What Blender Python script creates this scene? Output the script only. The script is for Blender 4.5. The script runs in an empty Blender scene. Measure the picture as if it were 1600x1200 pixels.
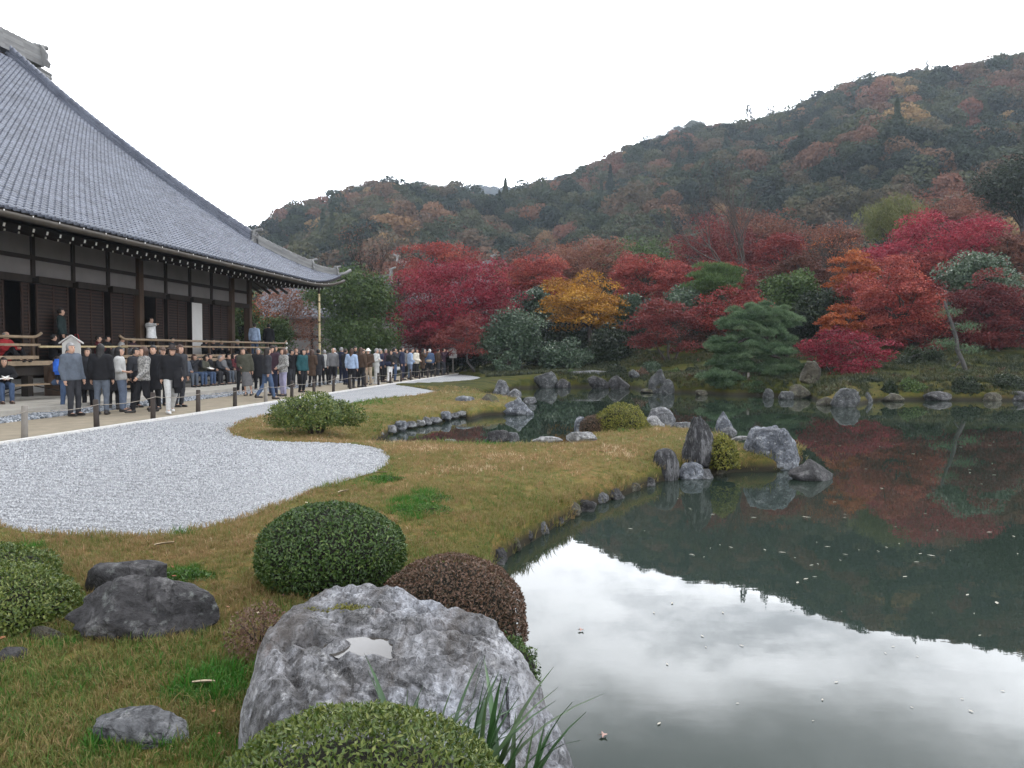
import bpy, bmesh, math, random
import numpy as np
from mathutils import Vector, Matrix, Euler

# ------------------------------------------------------------------ camera, world, sun, exposure
S = bpy.context.scene
C = S.collection
rad = math.radians
F = 1244.0                       # focal length in photo pixels (1600 wide)
PITCH = math.atan(51 / F)
cam_d = bpy.data.cameras.new('camera'); cam_d.sensor_width = 36; cam_d.lens = 36 * F / 1600
cam_d.clip_start = 0.05; cam_d.clip_end = 6000
cam = bpy.data.objects.new('camera', cam_d); C.objects.link(cam)
CAMZ = 1.5
cam.location = (0, 0, CAMZ); cam.rotation_euler = (math.pi / 2 - PITCH, 0, 0)
S.camera = cam

SUN_EL, SUN_AZ = rad(54), rad(30)          # azimuth measured from +Y towards +X
SUN_DIR = Vector((math.sin(SUN_AZ) * math.cos(SUN_EL), math.cos(SUN_AZ) * math.cos(SUN_EL), math.sin(SUN_EL)))
W = bpy.data.worlds.new('World'); S.world = W; W.use_nodes = True
nt = W.node_tree; nt.nodes.clear()
def wn(t, **kw):
    n = nt.nodes.new(t)
    for k, v in kw.items(): setattr(n, k, v)
    return n
def wl(a, b): nt.links.new(a, b)
def wmath(op, a, b=None, c=None):
    n = wn('ShaderNodeMath', operation=op)
    for i, x in enumerate((a, b, c)):
        if x is None: continue
        if isinstance(x, (int, float)): n.inputs[i].default_value = x
        else: wl(x, n.inputs[i])
    return n.outputs[0]
sky = wn('ShaderNodeTexSky', sky_type='NISHITA', sun_disc=False)
sky.sun_elevation = SUN_EL; sky.sun_rotation = SUN_AZ; sky.dust_density = 2.0
tc = wn('ShaderNodeTexCoord')
sep = wn('ShaderNodeSeparateXYZ'); wl(tc.outputs['Generated'], sep.inputs[0])
zc = wmath('ADD', wmath('MAXIMUM', sep.outputs[2], 0.0), 0.16)
cmb = wn('ShaderNodeCombineXYZ')
wl(wmath('DIVIDE', sep.outputs[0], zc), cmb.inputs[0]); wl(wmath('DIVIDE', sep.outputs[1], zc), cmb.inputs[1])
def wnoise(scale, detail, rough, off):
    m = wn('ShaderNodeMapping'); m.inputs['Location'].default_value = off
    wl(cmb.outputs[0], m.inputs[0])
    n = wn('ShaderNodeTexNoise'); n.inputs['Scale'].default_value = scale
    n.inputs['Detail'].default_value = detail; n.inputs['Roughness'].default_value = rough
    wl(m.outputs[0], n.inputs['Vector']); return n.outputs['Fac']
def wramp(x, lo, hi):
    n = wn('ShaderNodeMapRange', interpolation_type='SMOOTHSTEP')
    n.inputs[1].default_value = lo; n.inputs[2].default_value = hi
    wl(x, n.inputs[0]); return n.outputs[0]
cover = wramp(wnoise(1.3, 7, .58, (3.1, 1.7, 0)), .34, .50)
thick = wramp(wnoise(0.95, 8, .56, (2.4, 9.2, 4)), .36, .60)
dotn = wn('ShaderNodeVectorMath', operation='DOT_PRODUCT'); wl(tc.outputs['Generated'], dotn.inputs[0])
dotn.inputs[1].default_value = SUN_DIR
glow = wmath('ADD', wmath('MULTIPLY', wmath('POWER', wmath('MAXIMUM', dotn.outputs['Value'], 0.0), 3.0), 0.75), 0.62)
hor = wramp(wmath('ADD', sep.outputs[2], wmath('MULTIPLY', wmath('SUBTRACT', wnoise(1.9, 8, .55, (5.3, 2.1, 1)), .5), .34)), .32, .48)                # the deck turns grey above the bright band
bright = wmath('SUBTRACT', 1.0, wmath('MULTIPLY', thick, wmath('ADD', wmath('MULTIPLY', hor, .36), .10)))
bright = wmath('MULTIPLY', bright, wmath('SUBTRACT', 1.85, wmath('MULTIPLY', hor, 1.12)))
CLOUD = 33.0
lum = wmath('MULTIPLY', wmath('MULTIPLY', bright, glow), CLOUD)
ccol = wn('ShaderNodeVectorMath', operation='SCALE'); ccol.inputs[0].default_value = (0.965, 0.985, 1.03); wl(lum, ccol.inputs['Scale'])
skb = wn('ShaderNodeVectorMath', operation='SCALE'); wl(sky.outputs[0], skb.inputs[0]); skb.inputs['Scale'].default_value = 1.0
mx = wn('ShaderNodeMix', data_type='RGBA')
wl(wmath('ADD', wmath('MULTIPLY', cover, .6), .4), mx.inputs[0]); wl(skb.outputs[0], mx.inputs[6]); wl(ccol.outputs[0], mx.inputs[7])
bg = wn('ShaderNodeBackground'); bg.inputs[1].default_value = 0.1
wl(mx.outputs[2], bg.inputs[0])
wo = wn('ShaderNodeOutputWorld'); wl(bg.outputs[0], wo.inputs[0])

sd = bpy.data.lights.new('sun', 'SUN'); sd.energy = 1.1; sd.angle = rad(14); sd.color = (1, .965, .91)
sun = bpy.data.objects.new('sun', sd); C.objects.link(sun)
sun.rotation_euler = SUN_DIR.to_track_quat('Z', 'Y').to_euler(); sun.location = (0, 0, 300)
S.view_settings.view_transform = 'Standard'; S.view_settings.look = 'None'
S.view_settings.exposure = 0.24; S.view_settings.gamma = 1.0; S.view_settings.use_curve_mapping = False
cy = S.cycles
cy.use_denoising = True
try: cy.denoiser = 'OPENIMAGEDENOISE'; cy.denoising_input_passes = 'RGB_ALBEDO_NORMAL'; cy.denoising_prefilter = 'ACCURATE'
except Exception: pass
cy.max_bounces = 6; cy.diffuse_bounces = 2; cy.glossy_bounces = 3; cy.transmission_bounces = 3; cy.transparent_max_bounces = 6
cy.volume_bounces = 1; cy.sample_clamp_indirect = 6
cy.caustics_reflective = False; cy.caustics_refractive = False

# ------------------------------------------------------------------ helpers
HZ = 549.0
def ray(px, py):
    xc, yc = (px - 800) / F, (600 - py) / F
    cp, sp = math.cos(PITCH), math.sin(PITCH)
    return np.array((xc, cp + yc * sp, -sp + yc * cp))
def G(px, py, z=0.0):                       # point of the sight line at height z
    d = ray(px, py); t = (z - CAMZ) / d[2]
    return np.array((d[0] * t, d[1] * t, z))
def P(px, py, y):                           # point of the sight line at distance y
    d = ray(px, py); t = y / d[1]
    return np.array((d[0] * t, y, CAMZ + d[2] * t))
UV = np.array((.1158, .9933)); VV = np.array((-.9933, .1158))
def B(u, v, z=0.0):                         # temple frame: u along the front, v away from the pond
    q = UV * u + VV * v
    return np.array((q[0], q[1], z))
def d_at_v(px, v): return v / ((800 - px) / F * .9933 + .1158)
def uv_of(x, y): return x * UV[0] + y * UV[1], x * VV[0] + y * VV[1]
ROT_U = math.atan2(UV[1], UV[0])            # heading of u

def smooth01(x): x = np.clip(x, 0, 1); return x * x * (3 - 2 * x)
def sstep(x, a, b): return smooth01((x - a) / (b - a))

def _hash(ix, iy, iz, s):
    h = (ix * 374761393 + iy * 668265263 + iz * 2147483647 + s * 974634777) & 0xFFFFFFFF
    h = ((h ^ (h >> 13)) * 1274126177) & 0xFFFFFFFF
    h = ((h ^ (h >> 16)) * 2246822519) & 0xFFFFFFFF
    return ((h ^ (h >> 15)) & 0xFFFFFF) / float(0xFFFFFF)
def vnoise(p, seed=0):
    p = np.asarray(p, float)
    if p.shape[-1] == 2: p = np.concatenate([p, np.zeros(p.shape[:-1] + (1,))], -1)
    i = np.floor(p).astype(np.int64); f = p - i; f = f * f * (3 - 2 * f)
    r = 0
    for dx in (0, 1):
        wx = f[..., 0] if dx else 1 - f[..., 0]
        for dy in (0, 1):
            wy = f[..., 1] if dy else 1 - f[..., 1]
            for dz in (0, 1):
                wz = f[..., 2] if dz else 1 - f[..., 2]
                r = r + wx * wy * wz * _hash(i[..., 0] + dx, i[..., 1] + dy, i[..., 2] + dz, seed)
    return r * 2 - 1
def fbm(p, octv=4, seed=0, gain=.5):
    p = np.asarray(p, float); r = 0; a = 1.0; t = 0
    for k in range(octv):
        r = r + a * vnoise(p * (2.03 ** k) + 17.3 * k, seed + k); t += a; a *= gain
    return r / t

def mesh_from(name, v, faces, mats=(), midx=None, smooth=False, fattr=None):
    """v (N,3); faces: array (M,k) or list of such arrays / lists"""
    me = bpy.data.meshes.new(name)
    v = np.ascontiguousarray(v, np.float32)
    if isinstance(faces, np.ndarray): faces = [faces]
    loops = []; starts = []; tot = 0
    for f in faces:
        f = np.asarray(f, np.int32)
        if f.ndim == 1: f = f[None, :]
        loops.append(f.ravel()); n, k = f.shape
        starts.append(tot + np.arange(n) * k); tot += n * k
    loops = np.concatenate(loops); starts = np.concatenate(starts).astype(np.int32)
    me.vertices.add(len(v)); me.vertices.foreach_set('co', v.ravel())
    me.loops.add(len(loops)); me.loops.foreach_set('vertex_index', loops)
    me.polygons.add(len(starts)); me.polygons.foreach_set('loop_start', starts)
    for m in mats: me.materials.append(m)
    if midx is not None: me.polygons.foreach_set('material_index', np.asarray(midx, np.int32))
    me.update(calc_edges=True)
    me.polygons.foreach_set('use_smooth', np.full(len(starts), bool(smooth)))
    for k, a in (fattr or {}).items():
        at = me.attributes.new(k, 'FLOAT', 'FACE'); at.data.foreach_set('value', np.asarray(a, np.float32))
    return me

class MB:
    """collects boxes, tubes and prisms that become ONE mesh"""
    def __init__(s): s.v = []; s.f = []; s.m = []
    def add(s, v, f, m=0):
        o = len(s.v); s.v += [tuple(map(float, q)) for q in v]; s.f += [tuple(i + o for i in q) for q in f]; s.m += [m] * len(f)
    def box(s, c, sz, m=0, M=None):
        x, y, z = [a / 2 for a in sz]
        q = [np.array((sx * x, sy * y, sz_ * z)) for sz_ in (-1, 1) for sy in (-1, 1) for sx in (-1, 1)]
        if M is not None: q = [M @ a for a in q]
        q = [a + np.asarray(c, float) for a in q]
        s.add(q, [(0, 2, 3, 1), (4, 5, 7, 6), (0, 1, 5, 4), (2, 6, 7, 3), (0, 4, 6, 2), (1, 3, 7, 5)], m)
    def tube(s, pts, rs, n=6, m=0, caps=True):
        pts = [np.asarray(p, float) for p in pts]
        if isinstance(rs, (int, float)): rs = [rs] * len(pts)
        rings = []; ref = None
        for i, p in enumerate(pts):
            t = pts[min(i + 1, len(pts) - 1)] - pts[max(i - 1, 0)]; t = t / (np.linalg.norm(t) + 1e-9)
            if ref is None: ref = np.array((0, 0, 1.)) if abs(t[2]) < .9 else np.array((1., 0, 0))
            a = np.cross(t, ref); a /= np.linalg.norm(a) + 1e-9; b = np.cross(a, t); ref = b
            rings.append([p + rs[i] * (math.cos(2 * math.pi * k / n) * a + math.sin(2 * math.pi * k / n) * b) for k in range(n)])
        v = [q for r in rings for q in r]; f = []
        for i in range(len(rings) - 1):
            for k in range(n):
                k2 = (k + 1) % n
                f.append((i * n + k, i * n + k2, (i + 1) * n + k2, (i + 1) * n + k))
        if caps:
            f.append(tuple(range(n))[::-1]); f.append(tuple((len(rings) - 1) * n + k for k in range(n)))
        s.add(v, f, m)
    def prism(s, poly, t0, t1, fn, m=0):            # poly 2-D points, extruded from t0 to t1; fn(a,b,t)->xyz
        n = len(poly)
        v = [fn(a, b, t0) for a, b in poly] + [fn(a, b, t1) for a, b in poly]
        f = [tuple(range(n))[::-1], tuple(range(n, 2 * n))] + [(k, (k + 1) % n, n + (k + 1) % n, n + k) for k in range(n)]
        s.add(v, f, m)
    def mesh(s, name, mats, smooth=False):
        me = bpy.data.meshes.new(name); me.from_pydata(s.v, [], s.f)
        for m in (mats if isinstance(mats, (list, tuple)) else [mats]): me.materials.append(m)
        me.polygons.foreach_set('material_index', s.m)
        bm = bmesh.new(); bm.from_mesh(me); bmesh.ops.recalc_face_normals(bm, faces=bm.faces); bm.to_mesh(me); bm.free()
        me.polygons.foreach_set('use_smooth', [smooth] * len(s.f)); me.update()
        return me
    def build(s, name, mats, parent=None, smooth=False):
        return link(name, s.mesh(name, mats, smooth), parent)

def link(name, me, parent=None, loc=None, rotz=None, scale=None):
    o = bpy.data.objects.new(name, me); C.objects.link(o)
    if parent is not None:
        o.parent = parent
        o.matrix_parent_inverse = Matrix.Identity(4)
    if loc is not None: o.location = [float(a) for a in loc]
    if rotz is not None: o.rotation_euler = (0, 0, rotz)
    if scale is not None: o.scale = scale if hasattr(scale, '__len__') else (scale,) * 3
    return o
ALL_LABELS = {}
def tag(o, label=None, cat=None, group=None, kind=None):
    if label: o['label'] = label; ALL_LABELS[label] = ALL_LABELS.get(label, 0) + 1
    if cat: o['category'] = cat
    if group: o['group'] = group
    if kind: o['kind'] = kind
    return o
def thing(name, label, cat, loc=(0, 0, 0), rotz=0, group=None):
    o = bpy.data.objects.new(name, None); C.objects.link(o); o.empty_display_size = .2
    o.location = [float(a) for a in loc]; o.rotation_euler = (0, 0, rotz)
    return tag(o, label, cat, group)
def struct(name, me):
    return tag(link(name, me), kind='structure')

ORD = ['first', 'second', 'third', 'fourth', 'fifth', 'sixth', 'seventh', 'eighth', 'ninth', 'tenth', 'eleventh', 'twelfth', 'thirteenth',
       'fourteenth', 'fifteenth', 'sixteenth', 'seventeenth', 'eighteenth', 'nineteenth', 'twentieth']

# ---- materials
def new_mat(name):
    m = bpy.data.materials.new(name); m.use_nodes = True
    t = m.node_tree; t.nodes.clear()
    o = t.nodes.new('ShaderNodeOutputMaterial'); p = t.nodes.new('ShaderNodeBsdfPrincipled')
    t.links.new(p.outputs[0], o.inputs[0])
    return m, t, p, o
def nd(t, typ, **kw):
    n = t.nodes.new(typ)
    for k, v in kw.items():
        if k.startswith('i_'): n.inputs[k[2:].replace('_', ' ')].default_value = v
        else: setattr(n, k, v)
    return n
def noise(t, scale, detail=4, rough=.55, vec=None, dist=0.0):
    n = nd(t, 'ShaderNodeTexNoise'); n.inputs['Scale'].default_value = scale; n.inputs['Detail'].default_value = detail
    n.inputs['Roughness'].default_value = rough; n.inputs['Distortion'].default_value = dist
    if vec is not None: t.links.new(vec, n.inputs['Vector'])
    return n.outputs['Fac']
def ramp(t, x, stops, interp='LINEAR'):
    n = nd(t, 'ShaderNodeValToRGB'); e = n.color_ramp; e.interpolation = interp
    while len(e.elements) < len(stops): e.elements.new(.5)
    for el, (p_, c) in zip(e.elements, stops):
        el.position = p_; el.color = (c, c, c, 1) if isinstance(c, (int, float)) else (*c, 1)
    t.links.new(x, n.inputs[0]); return n.outputs[0]
def mixc(t, fac, a, b, mode='MIX'):
    n = nd(t, 'ShaderNodeMix', data_type='RGBA', blend_type=mode)
    for i, x in ((0, fac), (6, a), (7, b)):
        if isinstance(x, (int, float)): n.inputs[i].default_value = x if i == 0 else (x, x, x, 1)
        elif isinstance(x, tuple): n.inputs[i].default_value = (*x, 1)
        else: t.links.new(x, n.inputs[i])
    return n.outputs[2]
def bump(t, p, h, strength=.4, dist=.02):
    n = nd(t, 'ShaderNodeBump'); n.inputs['Strength'].default_value = strength; n.inputs['Distance'].default_value = dist
    t.links.new(h, n.inputs['Height']); t.links.new(n.outputs[0], p.inputs['Normal']); return n
def coords(t, which='Object', scale=None):
    c = nd(t, 'ShaderNodeTexCoord').outputs[which]
    if scale is not None:
        m = nd(t, 'ShaderNodeMapping'); m.inputs['Scale'].default_value = scale; t.links.new(c, m.inputs[0]); c = m.outputs[0]
    return c
def simple(name, col, rough=.7, amt=.25, scale=8.0, bmp=.2, bd=.01, stretch=None, spec=.4, metal=0.0):
    m, t, p, o = new_mat(name)
    c = coords(t, 'Object', stretch)
    n = noise(t, scale, 5, .6, c)
    lo = tuple(a * (1 - amt) for a in col); hi = tuple(min(1, a * (1 + amt)) for a in col)
    t.links.new(ramp(t, n, [(.3, lo), (.7, hi)]), p.inputs['Base Color'])
    p.inputs['Roughness'].default_value = rough; p.inputs['Specular IOR Level'].default_value = spec; p.inputs['Metallic'].default_value = metal
    if bmp: bump(t, p, n, bmp, bd)
    return m
def leafmat(name, cols, rough=.55, transl=.3, spec=.25, var=.35, attr='GEOMETRY'):
    """colour from the per-leaf tint attribute"""
    m, t, p, o = new_mat(name)
    a = nd(t, 'ShaderNodeAttribute', attribute_name='tint', attribute_type='GEOMETRY')
    n = len(cols); st = [((k + .0) / max(n - 1, 1), c) for k, c in enumerate(cols)]
    col = ramp(t, a.outputs['Fac'], st)
    t.links.new(col, p.inputs['Base Color']); p.inputs['Roughness'].default_value = rough; p.inputs['Specular IOR Level'].default_value = spec
    tr = nd(t, 'ShaderNodeBsdfTranslucent'); t.links.new(col, tr.inputs[0])
    mx = nd(t, 'ShaderNodeMixShader'); mx.inputs[0].default_value = transl
    t.links.new(p.outputs[0], mx.inputs[1]); t.links.new(tr.outputs[0], mx.inputs[2]); t.links.new(mx.outputs[0], o.inputs[0])
    return m

# ---- scattering of small stuff on points (geometry nodes)
def scatter(name, pts, rot, scl, tint, variants, pick, label, cat=None):
    me = bpy.data.meshes.new(name); me.vertices.add(len(pts)); me.vertices.foreach_set('co', np.asarray(pts, np.float32).ravel())
    for nm, typ, arr, key in (('rot', 'FLOAT_VECTOR', rot, 'vector'), ('scl', 'FLOAT_VECTOR', scl, 'vector'), ('tint', 'FLOAT', tint, 'value'), ('vid', 'INT', pick, 'value')):
        a = me.attributes.new(nm, typ, 'POINT')
        a.data.foreach_set(key, np.asarray(arr, np.int32 if typ == 'INT' else np.float32).ravel())
    col = bpy.data.collections.new(name + '_pieces')
    for i, v in enumerate(variants):
        ob = bpy.data.objects.new('%s_piece_%02d' % (name, i), v); col.objects.link(ob)
    g = bpy.data.node_groups.new(name + '_nodes', 'GeometryNodeTree')
    g.interface.new_socket('Geometry', in_out='INPUT', socket_type='NodeSocketGeometry')
    g.interface.new_socket('Geometry', in_out='OUTPUT', socket_type='NodeSocketGeometry')
    gi = g.nodes.new('NodeGroupInput'); go = g.nodes.new('NodeGroupOutput')
    ip = g.nodes.new('GeometryNodeInstanceOnPoints'); ci = g.nodes.new('GeometryNodeCollectionInfo')
    ci.inputs['Collection'].default_value = col; ci.inputs['Separate Children'].default_value = True; ci.inputs['Reset Children'].default_value = True
    def na(nm, typ):
        n = g.nodes.new('GeometryNodeInputNamedAttribute'); n.data_type = typ; n.inputs[0].default_value = nm; return n.outputs[0]
    e = g.nodes.new('FunctionNodeEulerToRotation')
    L = g.links.new
    L(na('rot', 'FLOAT_VECTOR'), e.inputs[0]); L(e.outputs[0], ip.inputs['Rotation'])
    L(na('scl', 'FLOAT_VECTOR'), ip.inputs['Scale']); L(na('vid', 'INT'), ip.inputs['Instance Index'])
    ip.inputs['Pick Instance'].default_value = True
    L(gi.outputs[0], ip.inputs['Points']); L(ci.outputs[0], ip.inputs['Instance']); L(ip.outputs[0], go.inputs[0])
    o = link(name, me); md = o.modifiers.new('scatter', 'NODES'); md.node_group = g
    return tag(o, label, cat, kind='stuff')

# ---- leaves as little folded blades
def rand_unit(n, r):
    a = r.normal(size=(n, 3)); return a / np.linalg.norm(a, axis=1, keepdims=True)
def leaf_geo(c, axis, nrm, L, Wd, fold=.15):
    axis = axis / (np.linalg.norm(axis, axis=1, keepdims=True) + 1e-9)
    nrm = nrm - axis * (nrm * axis).sum(1, keepdims=True); nrm /= np.linalg.norm(nrm, axis=1, keepdims=True) + 1e-9
    b = np.cross(nrm, axis); n = len(c)
    L = np.broadcast_to(np.asarray(L, float), (n,))[:, None]; Wd = np.broadcast_to(np.asarray(Wd, float), (n,))[:, None]
    v = np.empty((n, 4, 3))
    v[:, 0] = c - axis * L * .5; v[:, 2] = c + axis * L * .5
    v[:, 1] = c + b * Wd * .5 + nrm * Wd * fold; v[:, 3] = c - b * Wd * .5 + nrm * Wd * fold
    i = np.arange(n)[:, None] * 4
    f = np.concatenate([i + np.array([[0, 1, 2]]), i + np.array([[0, 2, 3]])], 1).reshape(-1, 3)
    return v.reshape(-1, 3), f
def leaves_mesh(name, c, axis, nrm, L, Wd, tint, mat, fold=.15):
    v, f = leaf_geo(c, axis, nrm, L, Wd, fold)
    return mesh_from(name, v, f, [mat], fattr={'tint': np.repeat(np.clip(tint, 0, 1), 2)})
# ------------------------------------------------------------------ the ground: lawn, pond, gravel, path, terrace
WZ = -0.40
def crom(pts, n=6, closed=True):
    pts = np.asarray(pts, float); N = len(pts); out = []
    for i in range(N if closed else N - 1):
        g = (lambda k: pts[k % N]) if closed else (lambda k: pts[min(max(k, 0), N - 1)])
        p0, p1, p2, p3 = g(i - 1), g(i), g(i + 1), g(i + 2)
        for t in np.arange(n) / n:
            out.append(.5 * ((2 * p1) + (-p0 + p2) * t + (2 * p0 - 5 * p1 + 4 * p2 - p3) * t * t + (-p0 + 3 * p1 - 3 * p2 + p3) * t ** 3))
    if not closed: out.append(pts[-1])
    return np.array(out)
def poly_sd(q, poly):
    """signed distance, negative inside"""
    q = np.asarray(q, float); sh = q.shape[:-1]; q = q.reshape(-1, 2)
    best = np.full(len(q), 1e18); ins = np.zeros(len(q), bool)
    a = poly; b = np.roll(poly, -1, 0)
    for (ax, ay), (bx, by) in zip(a, b):
        ex, ey = bx - ax, by - ay; L = ex * ex + ey * ey + 1e-12
        t = np.clip(((q[:, 0] - ax) * ex + (q[:, 1] - ay) * ey) / L, 0, 1)
        best = np.minimum(best, (q[:, 0] - ax - t * ex) ** 2 + (q[:, 1] - ay - t * ey) ** 2)
        if ay != by:
            cnd = ((ay > q[:, 1]) != (by > q[:, 1])) & (q[:, 0] < (bx - ax) * (q[:, 1] - ay) / (by - ay) + ax)
            ins ^= cnd
    d = np.sqrt(best); d[ins] *= -1
    return d.reshape(sh)
def gp(l, z): return [tuple(G(a, b, z)[:2]) for a, b in l]
pond_raw = [(.40, -6), (.34, 0), (.24, 1.8), (.16, 2.6), (.08, 3.2), (-.02, 3.7), (-.06, 4.3), (-.10, 5.1), (-.18, 6.1)] + \
    gp([(757, 889), (790, 866), (830, 841), (870, 816), (900, 801), (940, 785), (1000, 763), (1050, 746),
        (1110, 742), (1160, 737), (1215, 736)], WZ) + [tuple(G(1258, 716, WZ)[:2])] + \
    gp([(1225, 694), (1165, 692), (1120, 674), (1060, 666), (1015, 661), (950, 662), (908, 672), (884, 688), (790, 691), (690, 690), (620, 688), (568, 684)], -.10) + \
    gp([(610, 676), (650, 667), (690, 659), (722, 650)], WZ) + gp([(732, 642), (752, 637), (790, 635), (810, 629), (806, 622), (775, 619), (742, 612), (770, 607)], -.15) + gp([(812, 607), (870, 606), (920, 605), (985, 606), (1020, 614), (1045, 614), (1090, 614), (1130, 617),
        (1180, 618), (1260, 621), (1285, 630), (1320, 636), (1345, 631), (1375, 626), (1450, 625), (1600, 626)], WZ) + \
    [(25, 31.5), (33, 28), (38, 18), (38, 4), (34, -6)]
POND = crom(pond_raw, 4)
_w = np.stack([fbm(POND * 1.7, 3, 5), fbm(POND * 1.7 + 40, 3, 6)], 1)
POND = POND + _w * np.minimum(.10, .012 * np.hypot(POND[:, 0], POND[:, 1]))[:, None]
gravel_px = [(545, 630), (480, 640), (420, 650), (385, 657), (363, 667), (361, 676), (378, 684), (420, 689), (480, 691), (540, 693), (585, 699), (606, 709),
             (611, 718), (600, 730), (570, 742), (500, 765), (420, 795), (370, 812), (300, 830), (230, 838), (150, 838), (80, 835), (30, 829), (-30, 815),
             (-160, 790)]
grav = gp(gravel_px, -.03)
FV = 10.0                                             # v of the rope fence
edge0 = [tuple(B(u, FV - .12)[:2]) for u in (9.0, 20, 30, 40, 48, 52.5)]
far = gp([(735, 586.5), (752, 590), (742, 594), (700, 597), (645, 599), (618, 600.5), (640, 604), (672, 609.5), (683, 612), (664, 616), (620, 620), (585, 624)], -.03)
GRAVEL = np.array([tuple(p) for p in crom(np.array(grav[:-1]), 4, False)] + [grav[-1]] + edge0 + [tuple(p) for p in crom(np.array(far), 4, False)])
_w = np.stack([fbm(GRAVEL * 2.3, 3, 15), fbm(GRAVEL * 2.3 + 40, 3, 16)], 1)
GRAVEL = GRAVEL + _w * .035

def ground_z(x, y, ps=None, gs=None):
    q = np.stack([np.asarray(x, float), np.asarray(y, float)], -1)
    if ps is None: ps = poly_sd(q, POND)
    if gs is None: gs = poly_sd(q, GRAVEL)
    land = np.maximum(ps, 0)
    nz = fbm(q * .8, 3, 3) * .03 + fbm(q * .12, 2, 8) * .05
    z = -.03 + nz * sstep(land, 0, 1.2) - .17 * np.exp(-land / .45)
    z = np.where(ps < 0, -.20 - 1.0 * smooth01(-ps / .14), z)
    farm = ((q[..., 1] > 21) & (ps > 0)) * sstep(q[..., 1] - .35 * np.abs(q[..., 0] - 10), 18, 30)
    rise = (.15 + 1.55 * sstep(q[..., 0], 1.5, 11)) * sstep(land, .1, 13) + .25 * sstep(land, 0, 1.2) * sstep(q[..., 0], -4, 2)
    z = z + farm * rise * (1 + .22 * fbm(q * .35, 3, 21))
    u, v = q[..., 0] * UV[0] + q[..., 1] * UV[1], q[..., 0] * VV[0] + q[..., 1] * VV[1]
    flat = sstep(v, FV - .5, FV - .1) * (u < 60)
    z = z * (1 - flat) + flat * -.07
    z = np.where(gs < 0, np.minimum(z, -.03 - .05 * smooth01(-gs / .08)), z)
    return z
def gz(x, y): return float(ground_z(np.array([x]), np.array([y]))[0])
def axis_pts(segs):
    o = [segs[0][0]]
    for a, b, st in segs: o += list(np.linspace(a, b, max(2, int(round((b - a) / st)) + 1))[1:])
    return np.array(o)
gx = axis_pts([(-420, -60, 24), (-60, -20, 2), (-20, -6, .25), (-6, 4, .07), (4, 14, .14), (14, 40, .5), (40, 90, 3), (90, 420, 24)])
gy = axis_pts([(-40, -2, 1.5), (-2, 1, .3), (1, 8, .07), (8, 16, .11), (16, 34, .22), (34, 60, .6), (60, 130, 4), (130, 600, 40)])
X, Y = np.meshgrid(gx, gy, indexing='ij')
PS = poly_sd(np.stack([X, Y], -1), POND); GS = poly_sd(np.stack([X, Y], -1), GRAVEL)
Z = ground_z(X, Y, PS, GS)
nx, ny = X.shape
idx = np.arange(nx * ny).reshape(nx, ny)
gf = np.stack([idx[:-1, :-1], idx[1:, :-1], idx[1:, 1:], idx[:-1, 1:]], -1).reshape(-1, 4)
m, t, p, o = new_mat('lawn_soil')
c = coords(t, 'Object')
n1 = noise(t, .55, 4, .6, c); n2 = noise(t, 9, 4, .65, c); n3 = noise(t, 60, 3, .7, c)
base = ramp(t, n1, [(.33, (.10, .105, .024)), (.48, (.19, .145, .042)), (.62, (.25, .155, .062)), (.8, (.15, .13, .036))])
base = mixc(t, ramp(t, n2, [(.4, 0), (.62, 1)]), base, (.080, .092, .020))
base = mixc(t, ramp(t, n3, [(.35, .55), (.6, 0)]), base, (.035, .028, .012))
sp = nd(t, 'ShaderNodeSeparateXYZ'); t.links.new(nd(t, 'ShaderNodeNewGeometry').outputs['Position'], sp.inputs[0])
mr = nd(t, 'ShaderNodeMapRange'); mr.inputs[1].default_value = 27; mr.inputs[2].default_value = 33; t.links.new(sp.outputs[1], mr.inputs[0])
moss = ramp(t, noise(t, .8, 6, .7, c), [(.3, (.010, .014, .004)), (.47, (.034, .040, .007)), (.56, (.058, .056, .010)), (.7, (.018, .014, .007))])
base = mixc(t, mr.outputs[0], base, moss)
mr2 = nd(t, 'ShaderNodeMapRange'); mr2.inputs[1].default_value = -.22; mr2.inputs[2].default_value = -.34; t.links.new(sp.outputs[2], mr2.inputs[0])
base = mixc(t, mr2.outputs[0], base, (.03, .026, .018))
t.links.new(base, p.inputs['Base Color']); p.inputs['Roughness'].default_value = .95; p.inputs['Specular IOR Level'].default_value = .1
bump(t, p, n3, .6, .02)
struct('ground', mesh_from('ground', np.stack([X, Y, Z], -1).reshape(-1, 3), gf, [m], smooth=True))

# pond water
m, t, p, o = new_mat('pond_water')
p.inputs['Base Color'].default_value = (.018, .028, .021, 1); p.inputs['Roughness'].default_value = .012; p.inputs['IOR'].default_value = 1.333
c = coords(t, 'Object', (1, 2.2, 1))
h1 = noise(t, .9, 3, .5, c); h2 = noise(t, 7, 2, .5, c)
mxn = nd(t, 'ShaderNodeMath', operation='MULTIPLY_ADD'); t.links.new(h2, mxn.inputs[0]); mxn.inputs[1].default_value = .10; t.links.new(h1, mxn.inputs[2])
bump(t, p, mxn.outputs[0], .022, .03)
wv = np.array([(-14, -12, WZ), (60, -12, WZ), (60, 62, WZ), (-14, 62, WZ)])
struct('pond', mesh_from('pond', wv, np.array([[0, 1, 2, 3]]), [m]))

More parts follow.
